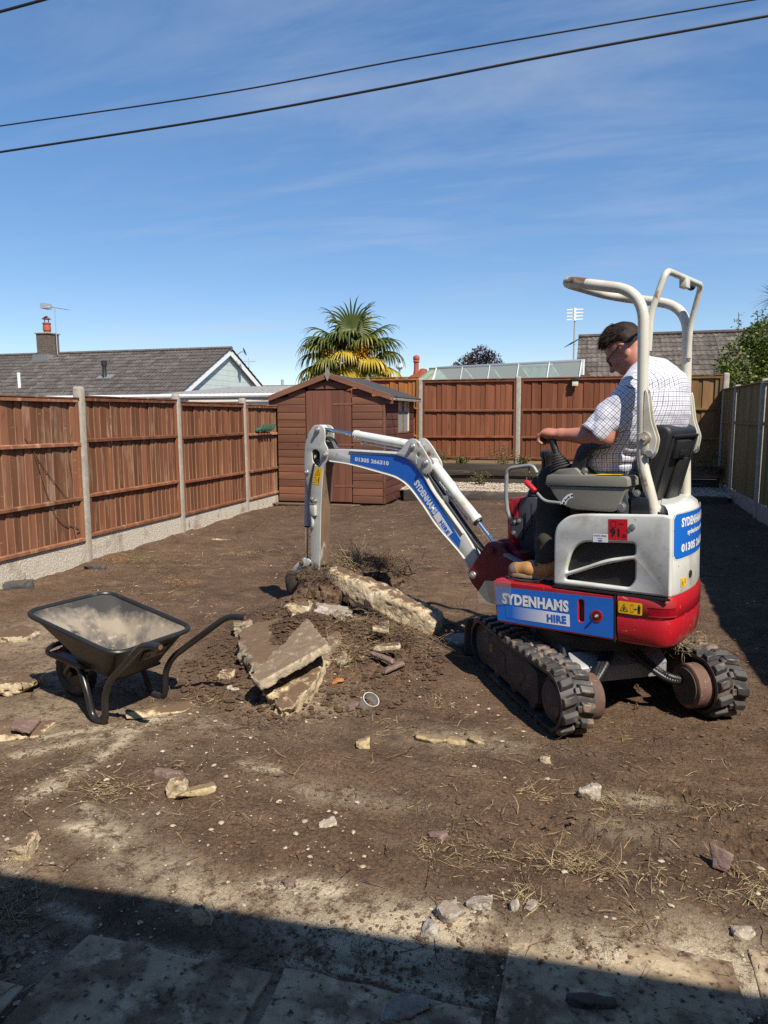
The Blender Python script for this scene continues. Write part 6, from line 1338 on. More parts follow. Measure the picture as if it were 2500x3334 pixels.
for k in range(1700):
    th = hr2.uniform(-2.4, 2.4); ph = hr2.uniform(.15, 1.45); dq = np.array([math.cos(th)*math.cos(ph), math.sin(th)*math.cos(ph), math.sin(ph)])
    if dq[0] > .55 and dq[2] < .6: continue
    b0 = hp_(-.022+.108*dq[0]*.97, .086*dq[1]*.97, .036+.106*dq[2]*.97); L = hr2.uniform(.02, .05); dirn = FR.T@(dq*.35+np.array([.85+hr2.uniform(-.25, .25), hr2.uniform(-.25, .25), .05+hr2.uniform(-.2, .2)])-dq*float(dq@np.array([.85, 0, .05]))*.8); dirn /= np.linalg.norm(dirn)
    p1 = b0+dirn*L*.5; p2 = p1+(dirn+np.array([hr2.uniform(-.25, .25), hr2.uniform(-.2, .2), -.5]))*L*.45
    mb.tube([b0, p1, p2], [.0026, .0022, .0005], 3, caps=False)
mb.build('hair_locks', HAIRM, hr_, recalc=False)
# --- glasses
gl_ = empty('glasses', (0, 0, 0), 0, man)
for s in (-1, 1):
    MB().tube([hp_(-.026, s*.083, .006), hp_(.0, s*.083, .008), hp_(.05, s*.078, .001), hp_(.094, s*.062, -.006)], .0032, 6).build('temple', BLACKP, gl_)
    el_ = [hp_(.100-.012*abs(math.cos(a)), s*(.031+.024*math.cos(a)), -.012+.016*math.sin(a)) for a in np.linspace(0, 2*math.pi, 20)]
    MB().tube(el_, .0022, 6, caps=False).build('rim', BLACKP, gl_); MB().raw(el_[:-1], [tuple(range(19))]).build('lens', glassy('lens', (.95, .95, .95), .02, .05), gl_)
MB().tube([hp_(.10, -.008, -.006), hp_(.106, 0, -.004), hp_(.10, .008, -.006)], .002, 6).build('bridge', BLACKP, gl_)
# --- shirt
SE = np.array([-.152, .292, 1.50]); SS = np.array([-.315, .198, 1.700])    # sleeve end and shoulder
def shirt(p):
    d = chain(p, [((-.175, 0, 1.27), .172), ((-.18, 0, 1.40), .186), ((-.275, 0, 1.535), .196), ((-.33, 0, 1.640), .188), ((-.355, 0, 1.735), .146), ((-.325, 0, 1.805), .088)], .05, .80)
    for s in (1, -1):
        d = smin(d, chain(p, [((-.335, s*.05, 1.80), .075), ((-.325, s*.17, 1.745), .076)], .03), .05)
        a = SS*np.array([1, s, 1]); b = SE*np.array([1, s, 1]); mid = a*.45+b*.55
        sl = chain(p, [(a, .083), (mid+np.array([0, .004*s, 0]), .083), (b, .079)], .02)
        ax = (b-mid)/np.linalg.norm(b-mid); t = (p-b)@ax
        sl = smax(sl, t-.004, .006)                                     # cuff
        inner = seg(p, mid, b+ax*.1, .060, .067); sl = smax(sl, -np.maximum(inner, -(t+.055)), .006)
        d = smin(d, sl, .035)
    # belly sag over the belt, hem line
    hem = 1.262+.16*np.clip(p[:, 0]+.36, 0, .3)+.012*np.sin(p[:, 1]*22)
    d = smax(d, hem-p[:, 2], .008)
    # neck opening
    d = smax(d, -seg(p, (-.31, 0, 1.80), (-.20, 0, 1.95), .066, .078), .008)
    # folds: soft creases around the waist and from the armpit
    n = noise3(p*np.array([9, 9, 22.])+3, 5); n2 = noise3(p*np.array([14, 14, 9.]), 8)
    n3 = noise3(p*np.array([5, 5, 11.])+9, 21); d = d-.013*np.abs(n)*sst(1.66, 1.40, p[:, 2])-.008*np.abs(n2)-.008*np.abs(n3)-.002*fbm3(p*30, 2, 2)+.006
    # collar
    ax0 = np.array([-.322, 0, 1.808]); ax1 = np.array([-.262, 0, 1.874]); u = (ax1-ax0)/np.linalg.norm(ax1-ax0); q = p-ax0; t = q@u; w = q-t[:, None]*u; rr = np.sqrt((w*w*np.array([1, .95, 1])).sum(1))
    col = np.abs(rr-(.079-.10*np.clip(t, 0, .1)))-.0045; col = np.maximum(col, np.maximum(t-.046-.10*np.clip(-q[:, 0]*0+.0, 0, 1), -t-.03)); col2 = np.abs(rr-(.074+.24*np.clip(.05-t, 0, .06)))-.004; col2 = np.maximum(col2, np.maximum(t-.05, .006-t))
    front = (-(w[:, 0])-(-.066))                                        # open at the throat
    col = np.maximum(np.minimum(col, col2), -(.066-w[:, 0]*1.0))
    return smin(d, col, .006)
def shirt_mat():
    m = bpy.data.materials.new('checked cotton'); m.use_nodes = True; N, K = m.node_tree.nodes, m.node_tree.links; b = N['Principled BSDF']; b.inputs['Roughness'].default_value = .9; b.inputs['Specular IOR Level'].default_value = .15; b.inputs['Sheen Weight'].default_value = .15
    t = N.new('ShaderNodeUVMap'); t.uv_map = 'cloth'; s = N.new('ShaderNodeSeparateXYZ'); K.new(t.outputs[0], s.inputs[0])
    def line(ax, per, w, ph=0):
        a = N.new('ShaderNodeMath'); a.operation = 'MULTIPLY_ADD'; a.inputs[1].default_value = 1/per; a.inputs[2].default_value = ph; K.new(s.outputs[ax], a.inputs[0]); f = N.new('ShaderNodeMath'); f.operation = 'FRACT'; K.new(a.outputs[0], f.inputs[0])
        g = N.new('ShaderNodeMath'); g.operation = 'SUBTRACT'; g.inputs[1].default_value = .5; K.new(f.outputs[0], g.inputs[0]); h = N.new('ShaderNodeMath'); h.operation = 'ABSOLUTE'; K.new(g.outputs[0], h.inputs[0])
        r = N.new('ShaderNodeMapRange'); r.inputs[1].default_value = w/per*.5; r.inputs[2].default_value = w/per*.5*.6; r.inputs[3].default_value = 0; r.inputs[4].default_value = 1; K.new(h.outputs[0], r.inputs[0]); return r.outputs[0]
    def mx(f, A, B):
        x = N.new('ShaderNodeMix'); x.data_type = 'RGBA'; K.new(f, x.inputs[0])
        for k, q in (('A', A), ('B', B)):
            if isinstance(q, tuple): x.inputs[k].default_value = _c(q)
            else: K.new(q, x.inputs[k])
        return x.outputs['Result']
    P_ = .0235; c = mx(line('X', P_, .0042, .5), (.70, .69, .71), (.42, .44, .60)); c = mx(line('Y', P_, .0042, .5), c, (.42, .44, .60))
    c = mx(line('Y', P_, .0032), c, (.05, .055, .10)); c = mx(line('X', P_, .0032), c, (.05, .055, .10)); K.new(c, b.inputs['Base Color']); return m
sh_ = grow('shirt', shirt, (-.60, -.42, 1.20), (-.06, .42, 1.93), .0052, shirt_mat(), man, 2)
def cloth_uv(o):
    me = o.data; nv = len(me.vertices); co = np.empty(nv*3, np.float32); me.vertices.foreach_get('co', co); co = co.reshape(-1, 3).astype(float)
    lv = np.empty(len(me.loops), np.int32); me.loops.foreach_get('vertex_index', lv); fc = co[lv.reshape(-1, 4)].mean(1)
    lab = np.zeros(len(fc), int)
    for i, s in ((1, 1), (2, -1)):
        a = SS*np.array([1, s, 1]); b = SE*np.array([1, s, 1]); d = b-a; t = ((fc-a)@d)/(d@d); w = np.linalg.norm((fc-a)-np.clip(t, -.05, 1.2)[:, None]*d, axis=1); lab[(t > .0) & (w < .105) & (fc[:, 1]*s > .16)] = i
    ll = np.repeat(lab, 4); P = co[lv]; uv = np.zeros((len(lv), 2))
    # torso: around the spine and along it
    sx = np.interp(P[:, 2], [1.2, 1.4, 1.535, 1.635, 1.74, 1.9], [-.185, -.195, -.275, -.325, -.345, -.28]); sl = np.interp(P[:, 2], [1.2, 1.6, 1.75, 1.9], [0, 0, .35, 1.0])
    ang = np.arctan2(P[:, 1], -(P[:, 0]-sx)); uv[:, 0] = ang*.19; uv[:, 1] = P[:, 2]-.55*np.maximum(0, P[:, 2]-1.70)*0+sl*0
    yoke = P[:, 2] > 1.72; uv[yoke, 1] = 1.72+(P[yoke, 2]-1.72)*1.0+.75*(P[yoke, 0]+.45); uv[yoke, 0] = P[yoke, 1]
    for i, s in ((1, 1), (2, -1)):
        m = ll == i; a = SS*np.array([1, s, 1]); b = SE*np.array([1, s, 1]); d = (b-a)/np.linalg.norm(b-a); q = P[m]-a; t = q@d; w = q-t[:, None]*d; e1 = np.cross(d, [0, 0, 1]); e1 /= np.linalg.norm(e1); e2 = np.cross(d, e1); uv[m, 0] = np.arctan2(w@e1, w@e2)*.082; uv[m, 1] = t
    L_ = me.uv_layers.new(name='cloth'); L_.data.foreach_set('uv', uv.astype(np.float32).ravel())
cloth_uv(sh_)
# --- trousers, belt, boots
def trousers(p):
    d = ell(p, (-.20, 0, 1.245), (.165, .215, .125))
    for s in (1, -1):
        leg = chain(p, [((-.20, s*.105, 1.235), .112), ((-.05, s*.145, 1.245), .10), ((.135, s*.178, 1.238), .089), ((.135, s*.205, 1.05), .083), ((.130, s*.238, .90), .080), ((.128, s*.246, .800), .083)], .03)
        leg = smax(leg, .812+.01*np.sin(p[:, 0]*30)-p[:, 2], .006); d = smin(d, leg, .03)
    n = noise3(p*np.array([7, 7, 16.])+7, 12); return d-.010*np.abs(n)*sst(1.3, 1.0, p[:, 2])-.006*np.abs(noise3(p*np.array([16, 16, 7.]), 3))-.003*fbm3(p*28, 2, 6)
TROU = M('dark work trousers', (.055, .05, .038), (.036, .033, .026), 6, rough=.9, spec=.15, bump=.001, bscale=400, spots=[((.13, .10, .06), 5.5, .66, .78), ((.045, .04, .034), 11, .55, .75)])
grow('trousers', trousers, (-.56, -.36, .77), (.30, .36, 1.42), .006, TROU, man, 2)
LEATH = M('tan boot leather', (.46, .235, .075), (.36, .175, .055), 12, rough=.65, bump=.001, bscale=120, spots=[((.24, .13, .06), 16, .6, .75)]); TOE = M('scuffed toe guard', (.20, .135, .085), (.13, .09, .06), 20, rough=.7); SOLE = M('boot sole', (.36, .25, .15), (.24, .17, .11), 14, rough=.8)
for s, ox, oy, rz_ in ((1, .115, .262, .10), (-1, .16, -.16, -.1)):
    bt = empty('boot', (ox, oy, .694), rz_, man)
    def upper(p):
        d = chain(p, [((.0, 0, .16), .055), ((.005, 0, .08), .052), ((.02, 0, .055), .047), ((.12, 0, .052), .046), ((.215, 0, .042), .043)], .03); d = smax(d, .020-p[:, 2], .006); d = smax(d, p[:, 2]-.165, .006)
        d = smax(d, -seg(p, (0, 0, .12), (0, 0, .25), .042, .044), .004); return d-.0025*np.abs(noise3(p*np.array([30, 20, 30]), 2))*sst(.18, .08, p[:, 0])
    grow('upper', upper, (-.08, -.08, 0), (.29, .08, .19), .0045, LEATH, bt, 1)
    def toe(p):
        d = seg(p, (.12, 0, .052), (.215, 0, .042), .0485, .0455); return smax(smax(d, .019-p[:, 2], .005), (.178-p[:, 0])+(p[:, 2]-.03)*.5, .006)
    grow('toe_guard', toe, (.1, -.08, 0), (.29, .08, .12), .0045, TOE, bt, 1)
    so = fillet2([(-.058, -.035), (-.05, -.045), (.06, -.042), (.15, -.05), (.23, -.042), (.268, 0), (.23, .042), (.15, .05), (.06, .042), (-.05, .045), (-.058, .035)], .02, 3)
    MB().prism(so, .008, .030, 'z').build('sole', SOLE, bt, bevel=.004)
    for k in range(9):
        x = -.035+k*.034; MB().box((x, -.043, 0), (x+.02, .043, .0085)).build('tread', RUB, bt, bevel=.002)
    for k in range(5): MB().tube([(.05+.02*k, -.022, .096-.006*k), (.056+.02*k, 0, .102-.006*k), (.05+.02*k, .022, .096-.006*k)], .0028, 6).build('lace', BLACKP, bt)
    MB().tube(spline([(.06, .012, .105), (.085, .03, .10), (.075, .045, .085), (.055, .03, .098)], 5), .0025, 6).build('lace', BLACKP, bt)
# ------------------------------------------------------------------ wheelbarrow
wb = empty('wheelbarrow', (-2.317, 3.195, G(-2.317, 3.195)), math.atan2(.269, -.963)); tag(wb, 'black wheelbarrow with a dirty cement stained tub standing on the soil', 'wheelbarrow')
BLKPAINT = M('chipped black paint', (.014, .014, .015), (.022, .021, .021), 10, rough=.3, spec=.5, spots=[((.09, .07, .055), 24, .66, .74), ((.20, .18, .15), 45, .73, .77)])
TUBO = M('tub outside', (.014, .014, .015), (.02, .02, .02), 6, rough=.4, spots=[((.085, .072, .06), 6, .64, .75), ((.3, .27, .22), 40, .74, .78)])
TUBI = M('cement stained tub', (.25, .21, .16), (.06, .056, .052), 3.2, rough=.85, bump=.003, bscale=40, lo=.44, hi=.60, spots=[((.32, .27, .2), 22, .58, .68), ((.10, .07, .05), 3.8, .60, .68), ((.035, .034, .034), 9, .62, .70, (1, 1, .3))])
def ring_rect(x0, x1, w0, w1, z0, z1, rad, n=6):
    """rounded quad loop; w0/z0 at the handle end x0, w1/z1 at the wheel end x1"""
    P = fillet2([(x0, -w0), (x1, -w1), (x1, w1), (x0, w0)], rad, n)
    return [Vector((p[0], p[1], z0+(z1-z0)*(p[0]-x0)/(x1-x0))) for p in P]
LV = [(-.20, .535, .262, .272, .432, .545, .10), (-.165, .47, .245, .252, .40, .50, .10), (-.09, .33, .19, .195, .30, .37, .09), (-.055, .26, .155, .16, .248, .275, .07), (-.03, .225, .12, .12, .240, .255, .06)]
def tub(off, name, mat, lift=0):
    L = [ring_rect(a+off, b-off, c_-off, d_-off, e+lift, f_+lift, g) for a, b, c_, d_, e, f_, g in LV]; n = len(L[0]); mb = MB(); v = [p for l in L for p in l]; f = []
    for j in range(len(L)-1):
        for k in range(n): f.append((j*n+k, j*n+(k+1) % n, (j+1)*n+(k+1) % n, (j+1)*n+k))
    f.append(tuple(range((len(L)-1)*n, len(L)*n))); return mb.raw(v, f).build(name, mat, wb, ang=60, recalc=False), L
def residue_shade(m):
    # cement stain on black plastic; the dark towards the rims also paints inner shade
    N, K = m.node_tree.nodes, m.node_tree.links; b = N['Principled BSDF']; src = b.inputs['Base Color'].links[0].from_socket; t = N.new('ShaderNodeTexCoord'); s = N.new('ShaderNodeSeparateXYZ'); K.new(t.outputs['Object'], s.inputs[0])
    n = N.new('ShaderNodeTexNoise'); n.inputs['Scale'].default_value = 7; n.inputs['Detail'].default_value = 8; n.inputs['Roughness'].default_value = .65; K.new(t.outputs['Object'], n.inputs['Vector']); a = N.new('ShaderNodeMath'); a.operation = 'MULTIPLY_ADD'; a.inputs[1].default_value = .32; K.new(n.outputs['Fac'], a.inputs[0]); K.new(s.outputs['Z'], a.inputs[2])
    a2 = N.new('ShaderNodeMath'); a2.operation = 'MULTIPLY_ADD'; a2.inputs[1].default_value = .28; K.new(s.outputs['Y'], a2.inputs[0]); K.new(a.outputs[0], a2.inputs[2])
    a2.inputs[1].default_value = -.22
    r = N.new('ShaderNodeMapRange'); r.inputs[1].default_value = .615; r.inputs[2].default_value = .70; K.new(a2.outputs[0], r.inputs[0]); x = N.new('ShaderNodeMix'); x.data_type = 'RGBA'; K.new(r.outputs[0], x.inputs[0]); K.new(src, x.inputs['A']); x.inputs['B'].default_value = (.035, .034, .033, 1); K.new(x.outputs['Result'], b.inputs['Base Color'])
residue_shade(TUBI)
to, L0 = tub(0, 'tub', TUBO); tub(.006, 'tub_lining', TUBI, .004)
rim = L0[0]+[L0[0][0]]; MB().tube([p+Vector((0, 0, .004)) for p in rim], .0135, 10).build('rim', TUBO, wb)
HZ = .545
for s in (1, -1):
    fr_ = fillet([(-.555, s*.285, HZ), (-.43, s*.28, HZ-.01), (-.07, s*.205, .262), (-.015, s*.2, .16), (-.012, s*.198, .017), (.095, s*.195, .017), (.15, s*.185, .17), (.23, s*.16, .262), (.40, s*.10, .235)], [.06, .07, .06, .05, .05, .06, .05], 7)
    MB().tube(fr_, .0178, 12).build('frame_tube', BLKPAINT, wb)
    MB().tube([Vector((-.556, s*.285, HZ)), Vector((-.5565, s*.285, HZ))], .0125, 12).build('tube_mouth', RUST, wb)
    MB().tube([(.40, s*.10, .235), (.47, s*.075, .18), (.50, s*.07, .15)], .013, 10).build('wheel_stay', BLKPAINT, wb)
MB().tube(fillet([(.20, .17, .275), (.58, .14, .285), (.66, .0, .285), (.58, -.14, .285), (.20, -.17, .275)], .09, 6), .013, 10, flat=1.2).build('front_bar', BLKPAINT, wb)
MB().box((.30, -.12, .262), (.60, .12, .268)).build('front_plate', BLKPAINT, wb, bevel=.002)
MB().box((-.02, -.17, .225), (.02, .17, .240)).box((.18, -.15, .228), (.22, .15, .243)).build('cross_brace', BLKPAINT, wb)
wh = empty('wheel', (.50, 0, .152), 0, wb); RX = Matrix.Rotation(math.pi/2, 4, 'X')
MB().lathe([(.095, -.034), (.125, -.040), (.148, -.028), (.155, 0), (.148, .028), (.125, .040), (.095, .034)], 36, RX, cap=False).build('tyre', RUB, wh)
MB().lathe([(.03, -.05), (.035, -.02), (.09, -.026), (.097, -.034), (.097, .034), (.09, .026), (.035, .02), (.03, .05)], 28, RX).build('hub', BLKPAINT, wh)
for k in range(26):
    a = k*2*math.pi/26; MB().cbox((0, 0, .153), (.014, .05, .008), Matrix.Rotation(a, 4, 'Y')).build('tread', RUB, wh)
stk_ = MB(); pz = lambda y, t: (-.2-.001+.028*(1-t)*1.2+.0, y, .40-.09*(1-t))
def rear_face(y, t):  # on the sloping handle-end wall, t 0 low .. 1 high
    a = Vector((-.0915, y*.9, .302)); b = Vector((-.166, y, .398)); p = a.lerp(b, t); return (p.x-.004, p.y, p.z)
MB().raw([rear_face(.05, .15), rear_face(-.13, .15), rear_face(-.13, .8), rear_face(.05, .8)], [(0, 1, 2, 3)]).build('maker_sticker', M('worn grey sticker', (.09, .085, .075), (.05, .05, .048), 20, rough=.6), wb, recalc=False)
for q in (((.03, .25), (-.11, .25), (-.11, .36), (.03, .36)), ((.03, .58), (-.11, .58), (-.11, .7), (.03, .7)), ((-.01, .36), (-.05, .36), (-.05, .58), (-.01, .58))):
    MB().raw([tuple(Vector(rear_face(*p))+Vector((-.0012, 0, -.0008))) for p in q], [(0, 1, 2, 3)]).build('emblem', M('pale emblem', (.24, .2, .13), rough=.6), wb, recalc=False)

# ------------------------------------------------------------------ rubble
def rub_mat(name, c1, c2, c3, dirt=(.13, .086, .056), amt=1.0, sc=7):
    m = M(name, c1, c2, sc, rough=.95, bump=.006, bscale=70, spec=.1, spots=[(c3, 16, .56, .68), (tuple(v*.45 for v in c2), 60, .60, .68)])
    N, K = m.node_tree.nodes, m.node_tree.links; b = N['Principled BSDF']; src = b.inputs['Base Color'].links[0].from_socket
    g = N.new('ShaderNodeNewGeometry'); s = N.new('ShaderNodeSeparateXYZ'); K.new(g.outputs['True Normal'], s.inputs[0]); n = N.new('ShaderNodeTexNoise'); n.inputs['Scale'].default_value = 13; n.inputs['Detail'].default_value = 9; n.inputs['Roughness'].default_value = .72; t = N.new('ShaderNodeTexCoord'); K.new(t.outputs['Object'], n.inputs['Vector'])
    a = N.new('ShaderNodeMath'); a.operation = 'MULTIPLY_ADD'; a.inputs[1].default_value = 1.6; K.new(n.outputs['Fac'], a.inputs[0]); K.new(s.outputs['Z'], a.inputs[2]); r = N.new('ShaderNodeMapRange'); r.inputs[1].default_value = 1.44; r.inputs[2].default_value = 1.70; r.inputs[4].default_value = amt; K.new(a.outputs[0], r.inputs[0])
    x = N.new('ShaderNodeMix'); x.data_type = 'RGBA'; K.new(r.outputs[0], x.inputs[0]); K.new(src, x.inputs['A']); x.inputs['B'].default_value = _c(dirt); K.new(x.outputs['Result'], b.inputs['Base Color']); return m
CREAM = rub_mat('cream mortar concrete', (.54, .44, .28), (.34, .27, .18), (.64, .57, .44), sc=13); SLABM = rub_mat('soiled paving slab', (.34, .285, .21), (.22, .18, .13), (.5, .44, .34), amt=.96, sc=18); GREYR = rub_mat('grey concrete lump', (.42, .38, .33), (.30, .27, .23), (.52, .49, .45), amt=.55); PURP = rub_mat('purple brown brick', (.22, .15, .135), (.165, .115, .105), (.3, .24, .22), amt=.5); YELR = rub_mat('yellow sandy fragment', (.45, .36, .20), (.34, .265, .15), (.54, .46, .3), amt=.7); WHST = rub_mat('white stone', (.52, .47, .39), (.38, .33, .27), (.6, .56, .5), amt=.5); ORNG = rub_mat('orange pot shard', (.48, .2, .075), (.4, .16, .06), (.5, .27, .13), amt=.3); DKST = rub_mat('dark slate', (.07, .068, .07), (.05, .048, .05), (.1, .1, .1), amt=.6)
SLABA = rub_mat('scuffed slab', (.44, .37, .27), (.32, .26, .18), (.56, .50, .40), dirt=(.17, .12, .082), amt=.9, sc=18)
def chunk(name, label, cat, loc, size, seed, mat, rot=(0, 0, 0), rough=.12, h=None, cuts=5, group=None):
    """broken lump: rounded box trimmed by random planes and roughened"""
    r = np.random.RandomState(seed); s = np.array(size)/2; pl = []
    for _ in range(cuts):
        n = r.normal(size=3); n /= np.linalg.norm(n); pl.append((n, r.uniform(.55, .85)))
    h = h or max(.006, float(np.max(size))/26)
    def f(p):
        q = p/s; d = np.max(np.abs(q), axis=1)-1
        for n, k in pl: d = np.maximum(d, q@n-k*1.25)
        d = d*s.min(); return d+rough*s.min()*(fbm3(p*(2.2/ s.mean())*.5, 3, seed)*.75+.5*fbm3(p*(4.5/s.mean()), 2, seed+2))
    vol, o = field(f, -s*1.35, s*1.35, h, B=8, pad=float(np.max(size))); V, Q = nets(vol, o, h); V = relax(V, Q, 1)
    ob = from_np(name, V, Q, mat); bm = bmesh.new(); bm.from_mesh(ob.data); finish(bm, 0, ang=24, recalc=False); bm.to_mesh(ob.data); bm.free()
    ob.location = loc; ob.rotation_euler = rot; tag(ob, label, cat, group); return ob
def slab3(name, label, pts, t, seed, mat, rough=.013, h=.0095, ragged=(), cat='slab'):
    """paving slab fragment given by the corners of its upper face (anticlockwise from above)"""
    P = np.array(pts, float); c0 = P.mean(0); u, sv, vt = np.linalg.svd(P-c0); nrm = vt[2] if vt[2][2] > 0 else -vt[2]; e1 = P[1]-P[0]; e1 -= nrm*(e1@nrm); e1 /= np.linalg.norm(e1); e2 = np.cross(nrm, e1)
    q2 = np.stack([(P-c0)@e1, (P-c0)@e2], 1); hp = []
    for i in range(len(q2)):
        a, b = q2[i], q2[(i+1) % len(q2)]; d = (b-a)/np.linalg.norm(b-a); n = np.array([d[1], -d[0]]); hp.append((n, n@a, i in ragged))
    lo = np.array([q2[:, 0].min()-.03, q2[:, 1].min()-.03, -t-.03]); hi = np.array([q2[:, 0].max()+.03, q2[:, 1].max()+.03, .03])
    def f(p):
        w = fbm3(p*16, 3, seed); w2 = noise3(p*70, seed+4); d = np.maximum(p[:, 2], -t-p[:, 2])+rough*.35*w+.002*w2
        for n, k, rg in hp: d = smax(d, p[:, :2]@n-k+(rough*2.6*w if rg else rough*.6*w)+.003*w2, .006)
        return d
    vol, o = field(f, lo, hi, h, B=8, pad=.06); V, Q = nets(vol, o, h); V = relax(V, Q, 1, .15); ob = from_np(name, V, Q, mat); bm = bmesh.new(); bm.from_mesh(ob.data); finish(bm, 0, ang=26, recalc=False); bm.to_mesh(ob.data); bm.free()
    ob.matrix_world = Matrix(((e1[0], e2[0], nrm[0], c0[0]), (e1[1], e2[1], nrm[1], c0[1]), (e1[2], e2[2], nrm[2], c0[2]), (0, 0, 0, 1))); tag(ob, label, cat); return ob
def ccw(P):
    c0 = np.mean(P, 0); return sorted(P, key=lambda p: math.atan2(p[1]-c0[1], p[0]-c0[0]))
slab3('paving_slab', 'tilted soil covered paving slab on top of the rubble pile', ccw([(-1.735, 3.403, .20), (-1.625, 3.99, .365), (-1.365, 3.66, .335), (-1.647, 3.335, .185)]), .055, 1, SLABA)
slab3('paving_slab', 'lower slab with a crumbly cream end sticking out of the pile towards the viewer', ccw([(-1.664, 3.45, .095), (-1.525, 3.355, .06), (-1.43, 3.43, .07), (-1.43, 3.56, .12), (-1.37, 3.80, .20), (-1.52, 3.78, .20)]), .11, 2, CREAM, .02, ragged=(0, 1, 4, 5))
slab3('paving_slab', 'largest soil buried slab at the back left of the rubble pile', ccw([(-2.164, 4.083, .20), (-2.13, 4.30, .225), (-1.983, 4.40, .235), (-1.657, 4.42, .235), (-1.449, 4.146, .22), (-1.50, 3.75, .20), (-1.832, 3.647, .15), (-2.029, 3.874, .175)]), .11, 3, SLABM, .014, .013, ragged=(0, 1, 7))
slab3('paving_slab', 'small upright slab piece right of the tilted slab', ccw([(-1.464, 4.183, .13), (-1.402, 4.409, .205), (-1.345, 4.39, .19), (-1.39, 4.17, .115)]), .06, 4, GREYR)
for k, (a, b, z, w, lb, mt) in enumerate([((-1.287, 4.25), (-1.186, 4.28), .10, .045, 'topmost pale brick piece in the stack by the concrete beam', CREAM), ((-1.26, 4.13), (-1.07, 4.16), .085, .06, 'long flat cream brick piece below the topmost one', CREAM), ((-1.25, 4.10), (-1.09, 4.05), .055, .05, 'dark purple brick strip under the cream piece', PURP), ((-1.14, 3.975), (-1.05, 4.12), .045, .05, 'purple brick strip leaning forward at the front of the stack', PURP)]):
    L = math.hypot(b[0]-a[0], b[1]-a[1]); chunk('brick_fragment', lb, 'brick', ((a[0]+b[0])/2, (a[1]+b[1])/2, max(z, G((a[0]+b[0])/2, (a[1]+b[1])/2)+.03+(.09-.03*k))), (L, w, .032), 30+k, mt, (.2-.1*k, .12*(-1)**k, math.atan2(b[1]-a[1], b[0]-a[0])), .1, cuts=3)
chunk('concrete_lump', 'cream lump at the far left end of the pile', 'rubble', (-1.93, 4.52, .27), (.20, .13, .09), 41, CREAM, (.1, .1, .4), .2); chunk('concrete_lump', 'flat pale lump at the back of the pile below the bucket', 'rubble', (-1.66, 4.56, .26), (.27, .11, .06), 42, GREYR, (0, .1, .2), .2)
chunk('concrete_lump', 'dark block of old concrete under the bucket', 'rubble', (-1.93, 4.93, .17), (.22, .2, .22), 43, GREYR, (.2, .1, .5), .14); chunk('soil_clod', 'big brown clod between the slab and the beam', 'clod', (-1.55, 4.75, .12), (.2, .16, .14), 44, SOIL, (.1, .4, .3), .25)
chunk('paving_slab', 'broken slab corner lying under the low end of the concrete beam', 'slab', (-.83, 4.80, .035), (.26, .2, .05), 45, GREYR, (.1, -.1, .5), .12); chunk('paving_slab', 'brown slab corner poking out right of the root clump', 'slab', (-1.02, 4.42, .045), (.2, .17, .05), 46, SLABM, (.25, .1, .9), .12)
# the lifted concrete beam
BA, BB = np.array([-.95, 4.78, .125]), np.array([-1.86, 5.05, .405])
def beam(p):
    d = p[:, 0]; L = np.linalg.norm(BB-BA); t = np.clip(p[:, 0]/L, 0, 1); w = fbm3(p*9, 4, 6); w2 = fbm3(p*34, 2, 3)
    prof = np.interp(t, [0, .08, .3, .55, .75, 1], [.075, .10, .105, .095, .085, .07]); yy = np.abs(p[:, 1])-prof*.95; zz = np.abs(p[:, 2])-prof; q = smax(yy, zz, .05); q = smax(q, np.abs(p[:, 0]-L/2)-L/2, .05)
    hole = ell(p, (.36*L, -.07, .05), (.055, .05, .04)); return smax(q+.011*w+.009*np.abs(w2)-.004, -hole, .015)
LB = float(np.linalg.norm(BB-BA)); vol, o = field(beam, (-.1, -.18, -.18), (LB+.1, .18, .18), .0095, B=8, pad=.06); V, Q = nets(vol, o, .0095); bb = from_np('concrete_beam', relax(V, Q, 1, .3), Q, CREAM)
ex_ = Vector((BB-BA).tolist()).normalized(); ey_ = Vector((0, 0, 1)).cross(ex_).normalized(); ez_ = ex_.cross(ey_); bb.matrix_world = Matrix(((ex_.x, ey_.x, ez_.x, BA[0]), (ex_.y, ey_.y, ez_.y, BA[1]), (ex_.z, ey_.z, ez_.z, BA[2]), (0, 0, 0, 1)))
tag(bb, 'long rough lump of cream concrete foundation held up in the bucket', 'concrete')
